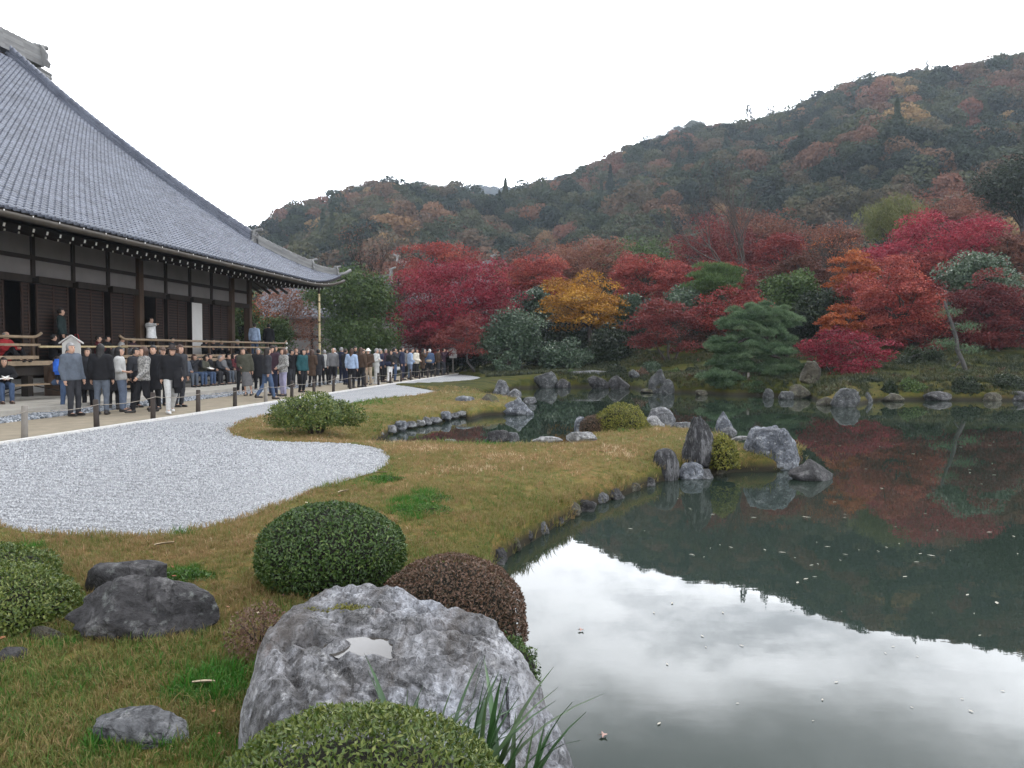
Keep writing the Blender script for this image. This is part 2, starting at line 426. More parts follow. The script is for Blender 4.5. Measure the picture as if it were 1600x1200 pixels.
# white gravel
def filled(name, poly, z, mat, cut=None):
    bm = bmesh.new(); vs = [bm.verts.new((a, b, z)) for a, b in poly]
    f = bm.faces.new(vs); bmesh.ops.triangulate(bm, faces=[f]); bmesh.ops.recalc_face_normals(bm, faces=bm.faces)
    if sum(f.normal.z for f in bm.faces) < 0: bmesh.ops.reverse_faces(bm, faces=bm.faces)
    me = bpy.data.meshes.new(name); bm.to_mesh(me); bm.free(); me.materials.append(mat); return me
m, t, p, o = new_mat('white_gravel')
c = coords(t, 'Object')
vo = nd(t, 'ShaderNodeTexVoronoi'); vo.inputs['Scale'].default_value = 80; t.links.new(c, vo.inputs['Vector'])
sepc = nd(t, 'ShaderNodeSeparateColor'); t.links.new(vo.outputs['Color'], sepc.inputs[0])
stone = ramp(t, sepc.outputs[0], [(.0, (.24, .245, .255)), (.25, (.33, .338, .355)), (.7, (.395, .405, .42)), (1, (.46, .47, .485))])
big = ramp(t, noise(t, 1.1, 4, .6, c), [(.3, .86), (.7, 1.06)])
gap = ramp(t, vo.outputs['Distance'], [(.35, .96), (.75, .52)])
col = mixc(t, 1.0, mixc(t, 1.0, stone, big, 'MULTIPLY'), gap, 'MULTIPLY')
t.links.new(col, p.inputs['Base Color']); p.inputs['Roughness'].default_value = .8
wvx = nd(t, 'ShaderNodeTexWave'); wvx.inputs['Scale'].default_value = 3.6; wvx.inputs['Distortion'].default_value = 1.2; wvx.bands_direction = 'Y'
t.links.new(c, wvx.inputs['Vector'])
inv = nd(t, 'ShaderNodeMath', operation='SUBTRACT'); inv.inputs[0].default_value = 1; t.links.new(vo.outputs['Distance'], inv.inputs[1])
b1 = bump(t, p, inv.outputs[0], .9, .012)
struct('gravel', filled('gravel', GRAVEL, -.03, m))
GRAV_MAT = m
peb = []
for k in range(4):
    bm = bmesh.new(); bmesh.ops.create_icosphere(bm, subdivisions=1, radius=1)
    for v in bm.verts:
        v.co *= 1 + .25 * float(vnoise(np.array(v.co) * 1.7 + k * 9, k))
        v.co.z *= .65
    me = bpy.data.meshes.new('pebble'); bm.to_mesh(me); bm.free(); peb.append(me)
def pebmat(name, cols):
    m, t, p, o = new_mat(name)
    a = nd(t, 'ShaderNodeAttribute', attribute_name='tint', attribute_type='INSTANCER')
    t.links.new(ramp(t, a.outputs['Fac'], [(i / (len(cols) - 1), cc) for i, cc in enumerate(cols)]), p.inputs['Base Color']); p.inputs['Roughness'].default_value = .75
    return m
wm = pebmat('gravel_stone', [(.18, .185, .195), (.31, .32, .335), (.39, .40, .415), (.50, .51, .525)])
for me in peb: me.materials.append(wm)
r = np.random.default_rng(11)
def rand_in(poly, n, lo, hi, r):
    q = r.uniform(lo, hi, size=(n, 2)); return q
q = r.uniform((-9.5, 5.5), (-.5, 17), size=(210000, 2))
keep = (np.abs(q[:, 0]) < .70 * q[:, 1] + .2) & (r.uniform(size=len(q)) < np.clip((8.0 / q[:, 1]) ** 2.2, .0, 1)); q = q[keep]
q = q[poly_sd(q, GRAVEL) < -.01]
n = len(q); s = r.uniform(.005, .0105, n) * np.clip(q[:, 1] / 8, 1, 1.6)
rake = np.abs(((q[:, 0] * .25 + q[:, 1]) * 5.5) % 1 - .5) * 2
z = -.03 + s * .2 + .014 * rake * sstep(-q[:, 0] + .2 * (9 - q[:, 1]), 2.4, 4.2)
scatter('gravel_stones', np.column_stack([q, z]), r.uniform(0, 6.28, (n, 3)), np.repeat(s[:, None], 3, 1), r.uniform(0, 1, n) ** .8, peb, r.integers(0, 4, n),
        'loose white gravel stones raked over the court', 'gravel')

# sandy path, its white kerb line, drain strip and terrace
m_sand = simple('packed_sand', (.235, .200, .145), .95, .18, 3.0, .3, .01)
m_kerb = simple('white_kerb_stone', (.55, .54, .52), .8, .15, 10)
m_conc = simple('terrace_plaster', (.36, .34, .30), .9, .14, 2.5, .2, .01)
def strip(name, u0, u1, v0, v1, z, mat, kind=True):
    v = np.array([B(u0, v1, z), B(u1, v1, z), B(u1, v0, z), B(u0, v0, z)])
    return struct(name, mesh_from(name, v, np.array([[0, 3, 2, 1]]), [mat]))
strip('path', -8, 62, FV - .06, 12.5, 0.0, m_sand)
mb = MB()
k = 0
for uu in np.arange(6, 53.5, 1.5):
    a, b_ = B(uu, FV - .18), B(uu + 1.49, FV - .18)
    mb.prism([(FV - .20, -.06), (FV - .08, -.06), (FV - .08, .014), (FV - .20, .014)], uu, uu + 1.485, lambda v_, z_, u_: B(u_, v_, z_))
struct('path_kerb', mb.mesh('path_kerb', m_kerb))
strip('drain_bed', -8, 46, 12.45, 13.6, -.02, simple('drain_soil', (.12, .12, .12), .9))
mb = MB(); mb.prism([(13.5, -.1), (50, -.1), (50, .15), (13.5, .15)], -8, 44.6, lambda v_, z_, u_: B(u_, v_, z_))
struct('terrace', mb.mesh('terrace', m_conc))
dm = pebmat('drain_stone', [(.07, .08, .09), (.16, .18, .20), (.25, .27, .30), (.40, .41, .43)])
peb2 = [me.copy() for me in peb]
for me in peb2: me.materials[0] = dm
n = 9000; uu = r.uniform(10, 44, n); vv = r.uniform(12.5, 13.5, n); q = np.array([B(a, b_)[:2] for a, b_ in zip(uu, vv)])
s = r.uniform(.025, .06, n)
scatter('drain_pebbles', np.column_stack([q, -.01 + s * .3]), r.uniform(0, 6.28, (n, 3)), np.repeat(s[:, None], 3, 1), r.uniform(0, 1, n), peb2, r.integers(0, 4, n),
        'blue grey pebbles filling the drain strip below the terrace', 'pebbles')

# grass tufts
def tuft(seed, nb, h, wd, spread):
    r = np.random.default_rng(seed); v = []; f = []; tn = []
    for k in range(nb):
        a = r.uniform(0, 6.28); b0 = np.array((math.cos(a), math.sin(a), 0)) * r.uniform(0, spread)
        d = np.array((math.cos(a + r.normal() * .6), math.sin(a + r.normal() * .6), 0)); hh = h * r.uniform(.55, 1.15); bend = r.uniform(.2, .95)
        sd_ = np.cross(d, (0, 0, 1)) * wd * r.uniform(.7, 1.2)
        p0 = b0; p1 = b0 + np.array((0, 0, hh * .55)) + d * hh * .22 * bend; p2 = b0 + np.array((0, 0, hh * (1 - .35 * bend))) + d * hh * .75 * bend
        o = len(v); v += [p0 - sd_ * .5, p0 + sd_ * .5, p1 + sd_ * .38, p1 - sd_ * .38, p2]; f += [(o, o + 1, o + 2), (o, o + 2, o + 3), (o + 3, o + 2, o + 4)]
        tn += [r.uniform()] * 3
    return mesh_from('grass_tuft', np.array(v), np.array(f), [], fattr={'shade': tn})
m, t, p, o = new_mat('grass_blade')
a = nd(t, 'ShaderNodeAttribute', attribute_name='tint', attribute_type='INSTANCER')
a2 = nd(t, 'ShaderNodeAttribute', attribute_name='shade', attribute_type='GEOMETRY')
ad = nd(t, 'ShaderNodeMath', operation='MULTIPLY_ADD'); t.links.new(a2.outputs['Fac'], ad.inputs[0]); ad.inputs[1].default_value = .34; t.links.new(a.outputs['Fac'], ad.inputs[2])
sb = nd(t, 'ShaderNodeMath', operation='SUBTRACT'); t.links.new(ad.outputs[0], sb.inputs[0]); sb.inputs[1].default_value = .17
gcol = ramp(t, sb.outputs[0], [(0, (.035, .145, .014)), (.18, (.092, .145, .032)), (.38, (.185, .168, .055)), (.58, (.265, .192, .085)), (.78, (.295, .172, .095)), (.90, (.48, .34, .18)), (1, (.66, .55, .38))])
t.links.new(gcol, p.inputs['Base Color']); p.inputs['Roughness'].default_value = .6; p.inputs['Specular IOR Level'].default_value = .2
tr = nd(t, 'ShaderNodeBsdfTranslucent'); t.links.new(gcol, tr.inputs[0])
ms = nd(t, 'ShaderNodeMixShader'); ms.inputs[0].default_value = .3; t.links.new(p.outputs[0], ms.inputs[1]); t.links.new(tr.outputs[0], ms.inputs[2]); t.links.new(ms.outputs[0], o.inputs[0])
GRASS = m
tufts = [tuft(k, 9, .062, .0045, .035) for k in range(4)] + [tuft(10 + k, 7, .10, .005, .03) for k in range(2)]
for me in tufts: me.materials.append(m)
def green_patch(q):
    g = np.zeros(len(q))
    for (px, py, rx, ry) in ((650, 790, 45, 28), (600, 750, 25, 10), (270, 842, 35, 10), (285, 908, 40, 16), (570, 628, 60, 8), (30, 865, 40, 14), (960, 665, 60, 10), (200, 1180, 80, 25), (330, 1090, 70, 40), (740, 690, 90, 8)):
        c_ = G(px, py, -.05)[:2]; a_ = rx / F * c_[1]; b_ = abs(G(px, py - ry, -.05)[1] - G(px, py + ry, -.05)[1]) / 2
        e = ((q[:, 0] - c_[0]) / a_) ** 2 + ((q[:, 1] - c_[1]) / b_) ** 2
        g = np.maximum(g, np.clip(1.25 - e, 0, 1))
    return g * np.clip(.75 + 1.6 * fbm(q * 7, 2, 91), 0, 1)
def grass_tint(q, r):
    a_ = fbm(q * .55, 3, 31); b_ = fbm(q * 2.4, 3, 37)
    tn = .44 + .30 * a_ + .22 * b_ + r.normal(size=len(q)) * .11
    # the peninsula has turned russet, the near lawn is greener
    wv_ = sstep(q[:, 1], 5.0, 8.5)
    tn = tn + .14 * wv_ - .06
    return np.clip(tn - .55 * green_patch(q), 0, 1)
r = np.random.default_rng(5)
qs = []
for (y0, y1, dens) in ((1.6, 3.2, 3300), (3.2, 4.6, 2600), (4.6, 6.5, 1500), (6.5, 9, 800), (9, 13, 360), (13, 20, 150), (20, 34, 45)):
    x0, x1 = -.72 * y1 - .3, min(.45 * y1 + .5, 5.5)
    n = int((x1 - x0) * (y1 - y0) * dens); q = r.uniform((x0, y0), (x1, y1), size=(n, 2)); qs.append(q)
q = np.concatenate(qs)
ps = poly_sd(q, POND); gs = poly_sd(q, GRAVEL); u_, v_ = uv_of(q[:, 0], q[:, 1])
keep = (ps > -.07) & (gs > -.03) & (v_ < FV - .22) & (np.abs(q[:, 0]) < .72 * q[:, 1] + .4)
bald = fbm(q * 5, 2, 77) + r.normal(size=len(q)) * .3 > -.55
keep &= bald
q = q[keep]; ps = ps[keep]; gs = gs[keep]
n = len(q); dist = q[:, 1]
s = r.uniform(.55, 1.0, n) * (1 + .45 * sstep(dist, 5, 20)) * (1 + .9 * np.exp(-np.abs(ps) / .14)) * (1 + .3 * np.exp(-np.maximum(gs, 0) / .15))
gp_ = green_patch(q); s = s * (1 + .3 * gp_) * (1 - .25 * sstep(fbm(q * .9, 2, 51), -.1, .4))
scl = np.stack([s * (1 + .5 * sstep(dist, 5, 18)), s * (1 + .5 * sstep(dist, 5, 18)), s * .9], 1)
s = s * .86
rt = np.zeros((n, 3)); rt[:, 2] = r.uniform(0, 6.28, n); rt[:, :2] = r.normal(size=(n, 2)) * .22
pick = np.where(r.uniform(size=n) < .12, r.integers(4, 6, n), r.integers(0, 4, n))
tint = grass_tint(q, r); tint = np.where(ps < .35, tint * .5 + .18, tint)
scatter('lawn_grass', np.column_stack([q, ground_z(q[:, 0], q[:, 1], ps, gs)]), rt, scl, tint, tufts, pick, 'olive and russet grass covering the lawn and peninsula', 'grass')

# fallen leaves on the lawn
lf_v = np.array([(0, -.5, 0), (.22, -.1, .10), (.16, .3, .04), (0, .55, .12), (-.18, .28, .02), (-.2, -.12, .12), (0, 0, 0)]); lf_f = np.array([(6, 0, 1), (6, 1, 2), (6, 2, 3), (6, 3, 4), (6, 4, 5), (6, 5, 0)])
lm = pebmat('fallen_leaf_colours', [(.10, .045, .025), (.24, .10, .04), (.30, .045, .04), (.50, .38, .22), (.62, .56, .44)])
q = r.uniform((-10, 2.2), (4.5, 26), size=(4200, 2)); k = (poly_sd(q, POND) > .1) & (poly_sd(q, GRAVEL) > -.0) & (uv_of(q[:, 0], q[:, 1])[1] < FV - .3) & (fbm(q * .6, 2, 19) > -.1); q = q[k]; n = len(q)
rt = r.normal(size=(n, 3)) * .35; rt[:, 2] = r.uniform(0, 6.28, n); s = r.uniform(.018, .042, n)
scatter('fallen_leaves', np.column_stack([q, ground_z(q[:, 0], q[:, 1]) + r.uniform(.02, .05, n)]), rt, np.repeat(s[:, None], 3, 1), r.uniform(0, 1, n), [mesh_from('leaf_scrap', lf_v, lf_f, [lm])], np.zeros(n), 'small fallen leaves strewn over the lawn', 'fallen leaves')
# ------------------------------------------------------------------ the temple hall
def wm(o):
    b = o.matrix_basis.copy()
    return b if o.parent is None else wm(o.parent) @ o.matrix_parent_inverse @ b
def keep(o):
    """the child's data are in world coordinates"""
    o.matrix_parent_inverse = wm(o.parent).inverted(); return o
def wpart(name, mb, mats, parent, smooth=False): return keep(mb.build(name, mats, parent, smooth))
def bx(mb, u0, u1, v0, v1, z0, z1, m=0):
    mb.prism([(v0, z0), (v1, z0), (v1, z1), (v0, z1)], u0, u1, lambda v_, z_, u_: B(u_, v_, z_), m)

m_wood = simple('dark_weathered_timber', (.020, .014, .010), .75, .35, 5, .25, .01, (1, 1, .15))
m_woodb = simple('brown_post_timber', (.055, .032, .018), .7, .35, 5, .25, .01, (1, 1, .12))
m_rail = simple('pale_worn_timber', (.25, .185, .12), .7, .25, 5, .2, .01, (.3, 1, 1))
m_floor = simple('veranda_boards', (.20, .145, .09), .65, .3, 6, .2, .01)
m_plas = simple('white_plaster_wall', (.19, .175, .17), .92, .10, 1.5, .05, .005)
m_shoji = simple('white_paper_screen', (.54, .53, .51), .85, .05, 3, .03)
m_white = simple('white_painted_end', (.80, .79, .76), .8, .06, 12, 0)
m_bamb = simple('dried_bamboo', (.42, .34, .19), .5, .22, 9, .05, .005)
m_gut = simple('bronze_gutter_metal', (.040, .032, .024), .6, .3, 2, .05, .005, None, .25)
def tilemat(name, lo, hi, rough, spec=.7):
    m, t, p, o = new_mat(name)
    c = coords(t, 'Object')
    oi = nd(t, 'ShaderNodeObjectInfo')
    geo = nd(t, 'ShaderNodeNewGeometry')
    n1 = noise(t, 1.1, 4, .6, c); n2 = noise(t, 22, 3, .6, c)
    f = nd(t, 'ShaderNodeMath', operation='MULTIPLY_ADD'); t.links.new(geo.outputs['Random Per Island'], f.inputs[0]); f.inputs[1].default_value = .5
    t.links.new(n1, f.inputs[2])
    t.links.new(ramp(t, f.outputs[0], [(.25, lo), (1.0, hi)]), p.inputs['Base Color'])
    t.links.new(ramp(t, n2, [(.3, rough * .75), (.7, rough * 1.25)]), p.inputs['Roughness']); p.inputs['Specular IOR Level'].default_value = spec
    bump(t, p, n2, .12, .005); return m
m_tile = tilemat('smoked_roof_tile', (.055, .062, .082), (.15, .165, .205), .27)
m_ridge = tilemat('weathered_ridge_tile', (.08, .08, .08), (.18, .18, .175), .7)

EV, EZ, UC, UG, VR = 14.7, 5.05, 43.5, 40.0, 32.0
def rz(s): return EZ + .56 * s + .0092 * s * s
def lift(u, s): return .72 * np.clip((np.asarray(u, float) - 38) / 5.5, 0, 1.1) ** 2.3 * np.exp(-np.asarray(s, float) / 1.6)
def RP(u, s, dz=0.0): return B(u, EV + s, float(rz(s) + lift(u, s) + dz))
SM = VR - EV
temple = thing('temple_hall', 'large wooden temple hall with a sweeping grey tiled hip roof and open veranda', 'temple', B(30, 18.5, 0))
roof = keep(link('roof', None, temple)); roof.location = B(30, 18.5, 5)
roof.matrix_parent_inverse = wm(temple).inverted()
U0 = 6.0
def slope_mesh():
    v = []; f = []
    S_ = list(np.linspace(0, UC - UG, 8)) + list(np.linspace(UC - UG, SM, 22))[1:]
    def add_grid(rows):
        o = len(v); k = len(rows[0])
        for r_ in rows: v.extend(r_)
        for i in range(len(rows) - 1):
            for j in range(k - 1):
                a = o + i * k + j; f.append((a, a + 1, a + k + 1, a + k))
    front = []; back = []
    for s in S_:
        um = UC - s if s < UC - UG else UG
        us = np.concatenate([np.linspace(U0, 36, 5), np.linspace(36, um, 12)[1:]])
        front.append([RP(u, s, -.05) for u in us])
        back.append([B(u, 2 * VR - EV - s, rz(s) + float(lift(u, s)) - .05) for u in us][::-1])
    add_grid(front); add_grid(back)
    end = []
    for s in np.linspace(0, UC - UG, 8):
        vs = np.linspace(EV + s, 2 * VR - EV - s, 24)
        end.append([B(UC - s, vv, rz(s) - .05 + .72 * max(0, 1 - min(vv - EV - s, 2 * VR - EV - s - vv) / 5.5) ** 2.3 * math.exp(-s / 1.6)) for vv in vs])
    add_grid(end)
    # gable wall
    o = len(v); g = [B(UG - .35, VR + d_, 0) for d_ in (0,)]
    pts = [RP(UG, s, -.06) for s in np.linspace(UC - UG, SM, 10)]; pb = [B(UG, 2 * VR - EV - s, rz(s) - .06) for s in np.linspace(SM, UC - UG, 10)][1:]
    pts = [p - np.append(UV * .4, 0) for p in pts + pb]
    v.extend(pts); f.append(tuple(range(o, o + len(pts))))
    # soffit under the eaves
    o = len(v)
    v.extend([B(U0, EV + .12, EZ - .13), B(38, EV + .12, EZ - .13), B(41, EV + .12, EZ + .0), B(UC - .12, EV + .12, EZ + .55),
              B(UC - .12, 30, EZ - .1), B(38, 18.6, 5.82), B(U0, 18.6, 5.82)])
    f.append((o, o + 6, o + 5, o + 1)); f.append((o + 1, o + 5, o + 2)); f.append((o + 2, o + 5, o + 4, o + 3))
    me = bpy.data.meshes.new('roof_deck'); me.from_pydata([tuple(map(float, q)) for q in v], [], f); me.materials.append(m_wood); me.update(); return me
keep(link('roof_deck', slope_mesh(), roof))

# tiles: one pan-and-roll profile, laid row by row
TW = .285
prof = [(0, .018), (.05, .0), (.125, .0), (.185, .012), (.212, .050), (.248, .058), (.285, .022)]
def tile_local(length, eave=False):
    n = len(prof)
    lo = [(x, 0, z + .046) for x, z in prof]; up = [(x, length, z) for x, z in prof]
    drop = .07 if eave else .05
    lip = [(x, 0.004, z + .046 - drop) for x, z in prof]
    v = lo + up + lip; f = []
    for k in range(n - 1):
        f.append((k, k + 1, n + k + 1, n + k)); f.append((2 * n + k, 2 * n + k + 1, k + 1, k))
    if eave:                                    # round end disc below the roll
        o = len(v); cx, cz, rr = .232, .035, .062
        for yy in (-.035, .01):
            v += [(cx + rr * math.cos(a), yy, cz + rr * math.sin(a)) for a in np.arange(10) * math.pi / 5]
        f += [tuple(o + k for k in range(10))] + [(o + k, o + 10 + k, o + 10 + (k + 1) % 10, o + (k + 1) % 10) for k in range(10)]
    return np.array(v), f
rows = []; s = 0.0
while s < SM - .5:
    g = .56 + .0184 * s; ds = .235 / math.sqrt(1 + g * g); rows.append((s, ds)); s += ds
te_v, te_f = tile_local(.27, True); tn_v, tn_f = tile_local(.27)
me_eave = bpy.data.meshes.new('roof_tile'); me_eave.from_pydata([tuple(a) for a in te_v], [], te_f); me_eave.materials.append(m_tile)
me_tile = bpy.data.meshes.new('roof_tile'); me_tile.from_pydata([tuple(a) for a in tn_v], [], tn_f); me_tile.materials.append(m_tile)
def tile_frame(u, s, rnd=0.0):
    p0 = RP(u, s); px = RP(u + TW, s); py = RP(u, s + .25)
    ex = (px - p0) / np.linalg.norm(px - p0); ey = py - p0; ey -= ex * (ey @ ex); ey /= np.linalg.norm(ey)
    ez = np.cross(ex, ey)
    if ez[2] < 0: ez = -ez
    return p0, ex, ey, ez
bulk_v = []; bulk_q = []; nb = 0; n_ind = 0
qf = np.array(tn_f)
rt_ = random.Random(3)
for i, (s, ds) in enumerate(rows):
    um = UC - s if s < UC - UG else UG - .1
    for u in np.arange(U0, um - .1, TW):
        p0, ex, ey, ez = tile_frame(u, s)
        px_hide = u < 15.5 + s * 1.0
        if (i <= 1 and u > 17.0 and n_ind < 300) or i == 0:
            o = link('roof_tile', me_eave if i == 0 else me_tile, roof)
            M_ = Matrix(((ex[0], ey[0], ez[0], p0[0]), (ex[1], ey[1], ez[1], p0[1]), (ex[2], ey[2], ez[2], p0[2]), (0, 0, 0, 1)))
            keep(o); o.matrix_basis = M_; n_ind += 1
        else:
            j = rt_.uniform(-.004, .004)
            w = p0 + tn_v[:, :1] * ex + tn_v[:, 1:2] * ey + (tn_v[:, 2:] + j) * ez
            bulk_v.append(w); bulk_q.append(qf + nb); nb += len(w)
keep(tag(link('roof_tiles', mesh_from('roof_tiles', np.concatenate(bulk_v), np.concatenate(bulk_q), [m_tile]), roof), kind='stuff'))
# far slopes: rolled tile rows in relief
def rolls(name, fn, n, s0, s1):
    mb = MB()
    for k in range(n):
        pts = [p for p in fn(k) if p is not None]
        if len(pts) > 1: mb.tube(pts, .06, 5, 0, False)
    keep(tag(mb.build(name, m_tile, roof, True), kind='stuff'))
rolls('rear_tile_rows', lambda k: [B(U0 + k * .4, 2 * VR - EV - s, rz(s) - .02) for s in np.linspace(0, SM if U0 + k * .4 < UG else UC - U0 - k * .4, 8)], int((UC - U0) / .4), 0, 1)
rolls('end_tile_rows', lambda k: [B(UC - s, EV + .3 + k * .4, rz(s) - .02 + .72 * max(0, 1 - min(.3 + k * .4 - s, 2 * (VR - EV) - s - .3 - k * .4) / 5.5) ** 2.3 * math.exp(-s / 1.6)) for s in np.linspace(0, min(UC - UG, .3 + k * .4, 2 * (VR - EV) - .3 - k * .4), 6)], int(2 * (VR - EV) / .4), 0, 1)

# ridges: stacked flat tiles under a row of round cap tiles, with ogre-tile ends
def ridge_run(name, pts, h, w, cap, matb, layers=4, cap_len=.36):
    """pts: crest base points; returns the part"""
    mb = MB(); pts = [np.asarray(p, float) for p in pts]
    for L_ in range(layers):
        z0, z1 = h * L_ / layers, h * (L_ + 1) / layers - .012
        ww = w * (1 - .08 * L_) + (.03 if L_ % 2 == 0 else 0)
        for a, b_ in zip(pts[:-1], pts[1:]):
            d = b_ - a; sd_ = np.array((-d[1], d[0], 0)); sd_ /= np.linalg.norm(sd_) + 1e-9; sd_ = sd_ * ww / 2; up = np.array((0, 0, 1.))
            q = [a - sd_ + up * z0, a + sd_ + up * z0, b_ + sd_ + up * z0, b_ - sd_ + up * z0, a - sd_ + up * z1, a + sd_ + up * z1, b_ + sd_ + up * z1, b_ - sd_ + up * z1]
            mb.add(q, [(3, 2, 1, 0), (4, 5, 6, 7), (0, 1, 5, 4), (1, 2, 6, 5), (2, 3, 7, 6), (3, 0, 4, 7)])
    o = keep(mb.build(name, matb, roof))
    # caps
    seg = np.array(pts); L = np.concatenate([[0], np.cumsum(np.linalg.norm(np.diff(seg, axis=0), axis=1))])
    cm = MB()
    for k in np.arange(0, L[-1] - .05, cap_len):
        a = np.array([np.interp(k, L, seg[:, j]) for j in range(3)]); b_ = np.array([np.interp(min(k + cap_len * 1.08, L[-1]), L, seg[:, j]) for j in range(3)])
        cm.tube([a + (0, 0, h + .02), b_ + (0, 0, h - .015)], [cap, cap * .86], 7)
    c_ = cm.build('cap_tiles', matb, o, True); keep(c_); tag(c_, kind='stuff')
    return o
def ogre_tile(at, du, dv, sc, matb, parent_name='ridge_end_tile'):
    """shield with shoulders, curled fins and a projecting round beak tile"""
    mb = MB(); a = np.array((du, dv)); a = a / np.linalg.norm(a); fw = np.append(UV * a[0] + VV * a[1], 0); sd_ = np.array((-fw[1], fw[0], 0)); up = np.array((0, 0, 1.))
    at = np.asarray(at, float)
    sh = [(-.42, -.1), (-.5, .12), (-.36, .3), (-.40, .52), (-.24, .74), (-.1, .92), (.1, .92), (.24, .74), (.40, .52), (.36, .3), (.5, .12), (.42, -.1), (.15, .06), (-.15, .06)]
    mb.prism(sh, -.06, .08, lambda x, z, t_: at + sc * (sd_ * x + up * z + fw * t_))
    mb.tube([at + sc * (up * (.80 + .05 * k) + fw * (-.25 + .25 * k)) for k in range(4)], [.10 * sc, .10 * sc, .10 * sc, .105 * sc], 9)
    for sgn in (-1, 1):
        for k in range(3):
            mb.tube([at + sc * (sd_ * sgn * (.14 + .09 * k) + up * (.60 - .2 * k) + fw * (.08 + .02 * j) + up * .03 * j) for j in range(4)], [.05 * sc, .065 * sc, .05 * sc, .02 * sc], 6)
    mb.tube([at + sc * (up * .36 + fw * .06), at + sc * (up * .34 + fw * .20)], [.16 * sc, .09 * sc], 9)
    return keep(mb.build(parent_name, matb, roof, False))
main_pts = [B(u, VR, rz(SM) - .10 + .22 * sstep(u, 30, 42.5) ** 2) for u in np.linspace(U0, 42.5, 26)]
ridge_run('main_ridge', main_pts, 1.05, .62, .14, m_ridge, 7, .42)
e = main_pts[-1]
ogre_tile(e + (0, 0, .05), 1, 0, 1.35, m_ridge)
mb = MB()                                            # stacked ends of the gable crest below the ogre tile
for k in range(5): mb.tube([B(42.3, VR - .1, e[2] - .12 - k * .20), B(43.3, VR - .1, e[2] - .17 - k * .20)], [.12, .125], 8)
keep(mb.build('crest_tile_stack', m_ridge, roof, True))
desc = [RP(UG, s, .0) for s in np.linspace(SM - .1, UC - UG + .15, 24)]
ridge_run('descending_ridge', desc, .52, .40, .105, m_tile, 5)
desc2 = [B(UG, 2 * VR - EV - s, rz(s)) for s in np.linspace(SM - .1, UC - UG + .15, 12)]
ridge_run('rear_descending_ridge', desc2, .52, .40, .105, m_tile, 3, .7)
ogre_tile(RP(UG, UC - UG - .05, .02), 0, -1, .78, m_ridge)
def corner(t_): return RP(UC - t_, t_, .02)
c1 = [corner(t_) for t_ in np.linspace(UC - UG - .1, 1.25, 8)]
ridge_run('corner_ridge', c1, .42, .34, .095, m_ridge, 4, .3)
ogre_tile(c1[-1], 1, -1, .62, m_ridge)
c2 = [corner(t_) for t_ in np.linspace(1.2, .22, 6)]
ridge_run('lower_corner_ridge', c2, .30, .28, .085, m_ridge, 3, .3)
ogre_tile(c2[-1], 1, -1, .52, m_ridge)
mb = MB(); mb.tube([corner(.25) + (0, 0, .02), corner(-.15) + (0, 0, .06), corner(-.4) + (0, 0, .16)], [.08, .085, .09], 8)
keep(mb.build('corner_tile', m_ridge, roof, True))
# eave board and gutter
us = np.concatenate([np.linspace(U0, 37, 6), np.linspace(37, UC, 14)[1:]])
mb = MB()
for a, b_ in zip(us[:-1], us[1:]):
    q = []
    for u in (a, b_):
        l = float(lift(u, 0))
        q += [B(u, EV + .06, EZ - .02 + l), B(u, EV + .02, EZ - .14 + l), B(u, EV + .34, EZ - .17 + l), B(u, EV + .34, EZ - .02 + l)]
    mb.add(q, [(0, 1, 5, 4), (1, 2, 6, 5), (2, 3, 7, 6), (3, 0, 4, 7)])
wpart('eave_board', mb, m_wood, roof)
mb = MB()
gus = np.concatenate([np.linspace(U0, 38, 12), np.linspace(38, UC + .25, 10)[1:]])
mb.tube([B(u, EV - .05, EZ - .17 + float(lift(u, 0)) * (.75 if u > 40 else .9)) for u in gus], .088, 8)
wpart('gutter', mb, m_gut, roof, True)
mb = MB()
for u in np.arange(17, 42, 1.0): mb.box(B(u, EV - .135, EZ - .10 + float(lift(u, 0)) * .85), (.018, .02, .04), 0)
wpart('gutter_clips', mb, m_white, roof)

# rafters with whitewashed ends, each one its own part
rb = MB()
rb.box((0, 0, 0), (.07, 3.35, .10), 0); rb.box((0, -1.681, 0), (.066, .012, .096), 1)
me_raft = rb.mesh('rafter', [m_wood, m_white])
rb = MB(); rb.box((0, 0, 0), (.06, 2.4, .08), 0); rb.box((0, -1.206, 0), (.055, .012, .06), 1)
me_raft2 = rb.mesh('base_rafter', [m_wood, m_white])
for u in np.arange(13.0, 42.6, .53):
    for me_, v0, z0, ln, nm in ((me_raft, 15.25, 4.74, 3.35, 'rafter'), (me_raft2, 16.1, 4.78, 2.4, 'base_rafter')):
        o = link(nm, me_, temple); keep(o)
        sl = .245; ey = np.append(VV, sl); ey /= np.linalg.norm(ey); ex = np.append(UV, 0); ez = np.cross(ex, ey)
        c_ = B(u, v0, z0 + float(lift(u, 0)) * .5) + ey * ln / 2
        o.matrix_basis = Matrix(((ex[0], ey[0], ez[0], c_[0]), (ex[1], ey[1], ez[1], c_[1]), (ex[2], ey[2], ez[2], c_[2]), (0, 0, 0, 1)))
for k in range(9):                                    # rafters of the end eave seen below the corner
    mb = MB(); vv = 17.6 + k * .5; mb.prism([(39.9, 5.45), (42.9, 4.80), (42.9, 4.68), (39.9, 5.33)], vv, vv + .09, lambda u_, z_, v_: B(u_, v_, z_)); wpart('end_rafter', mb, m_wood, temple)

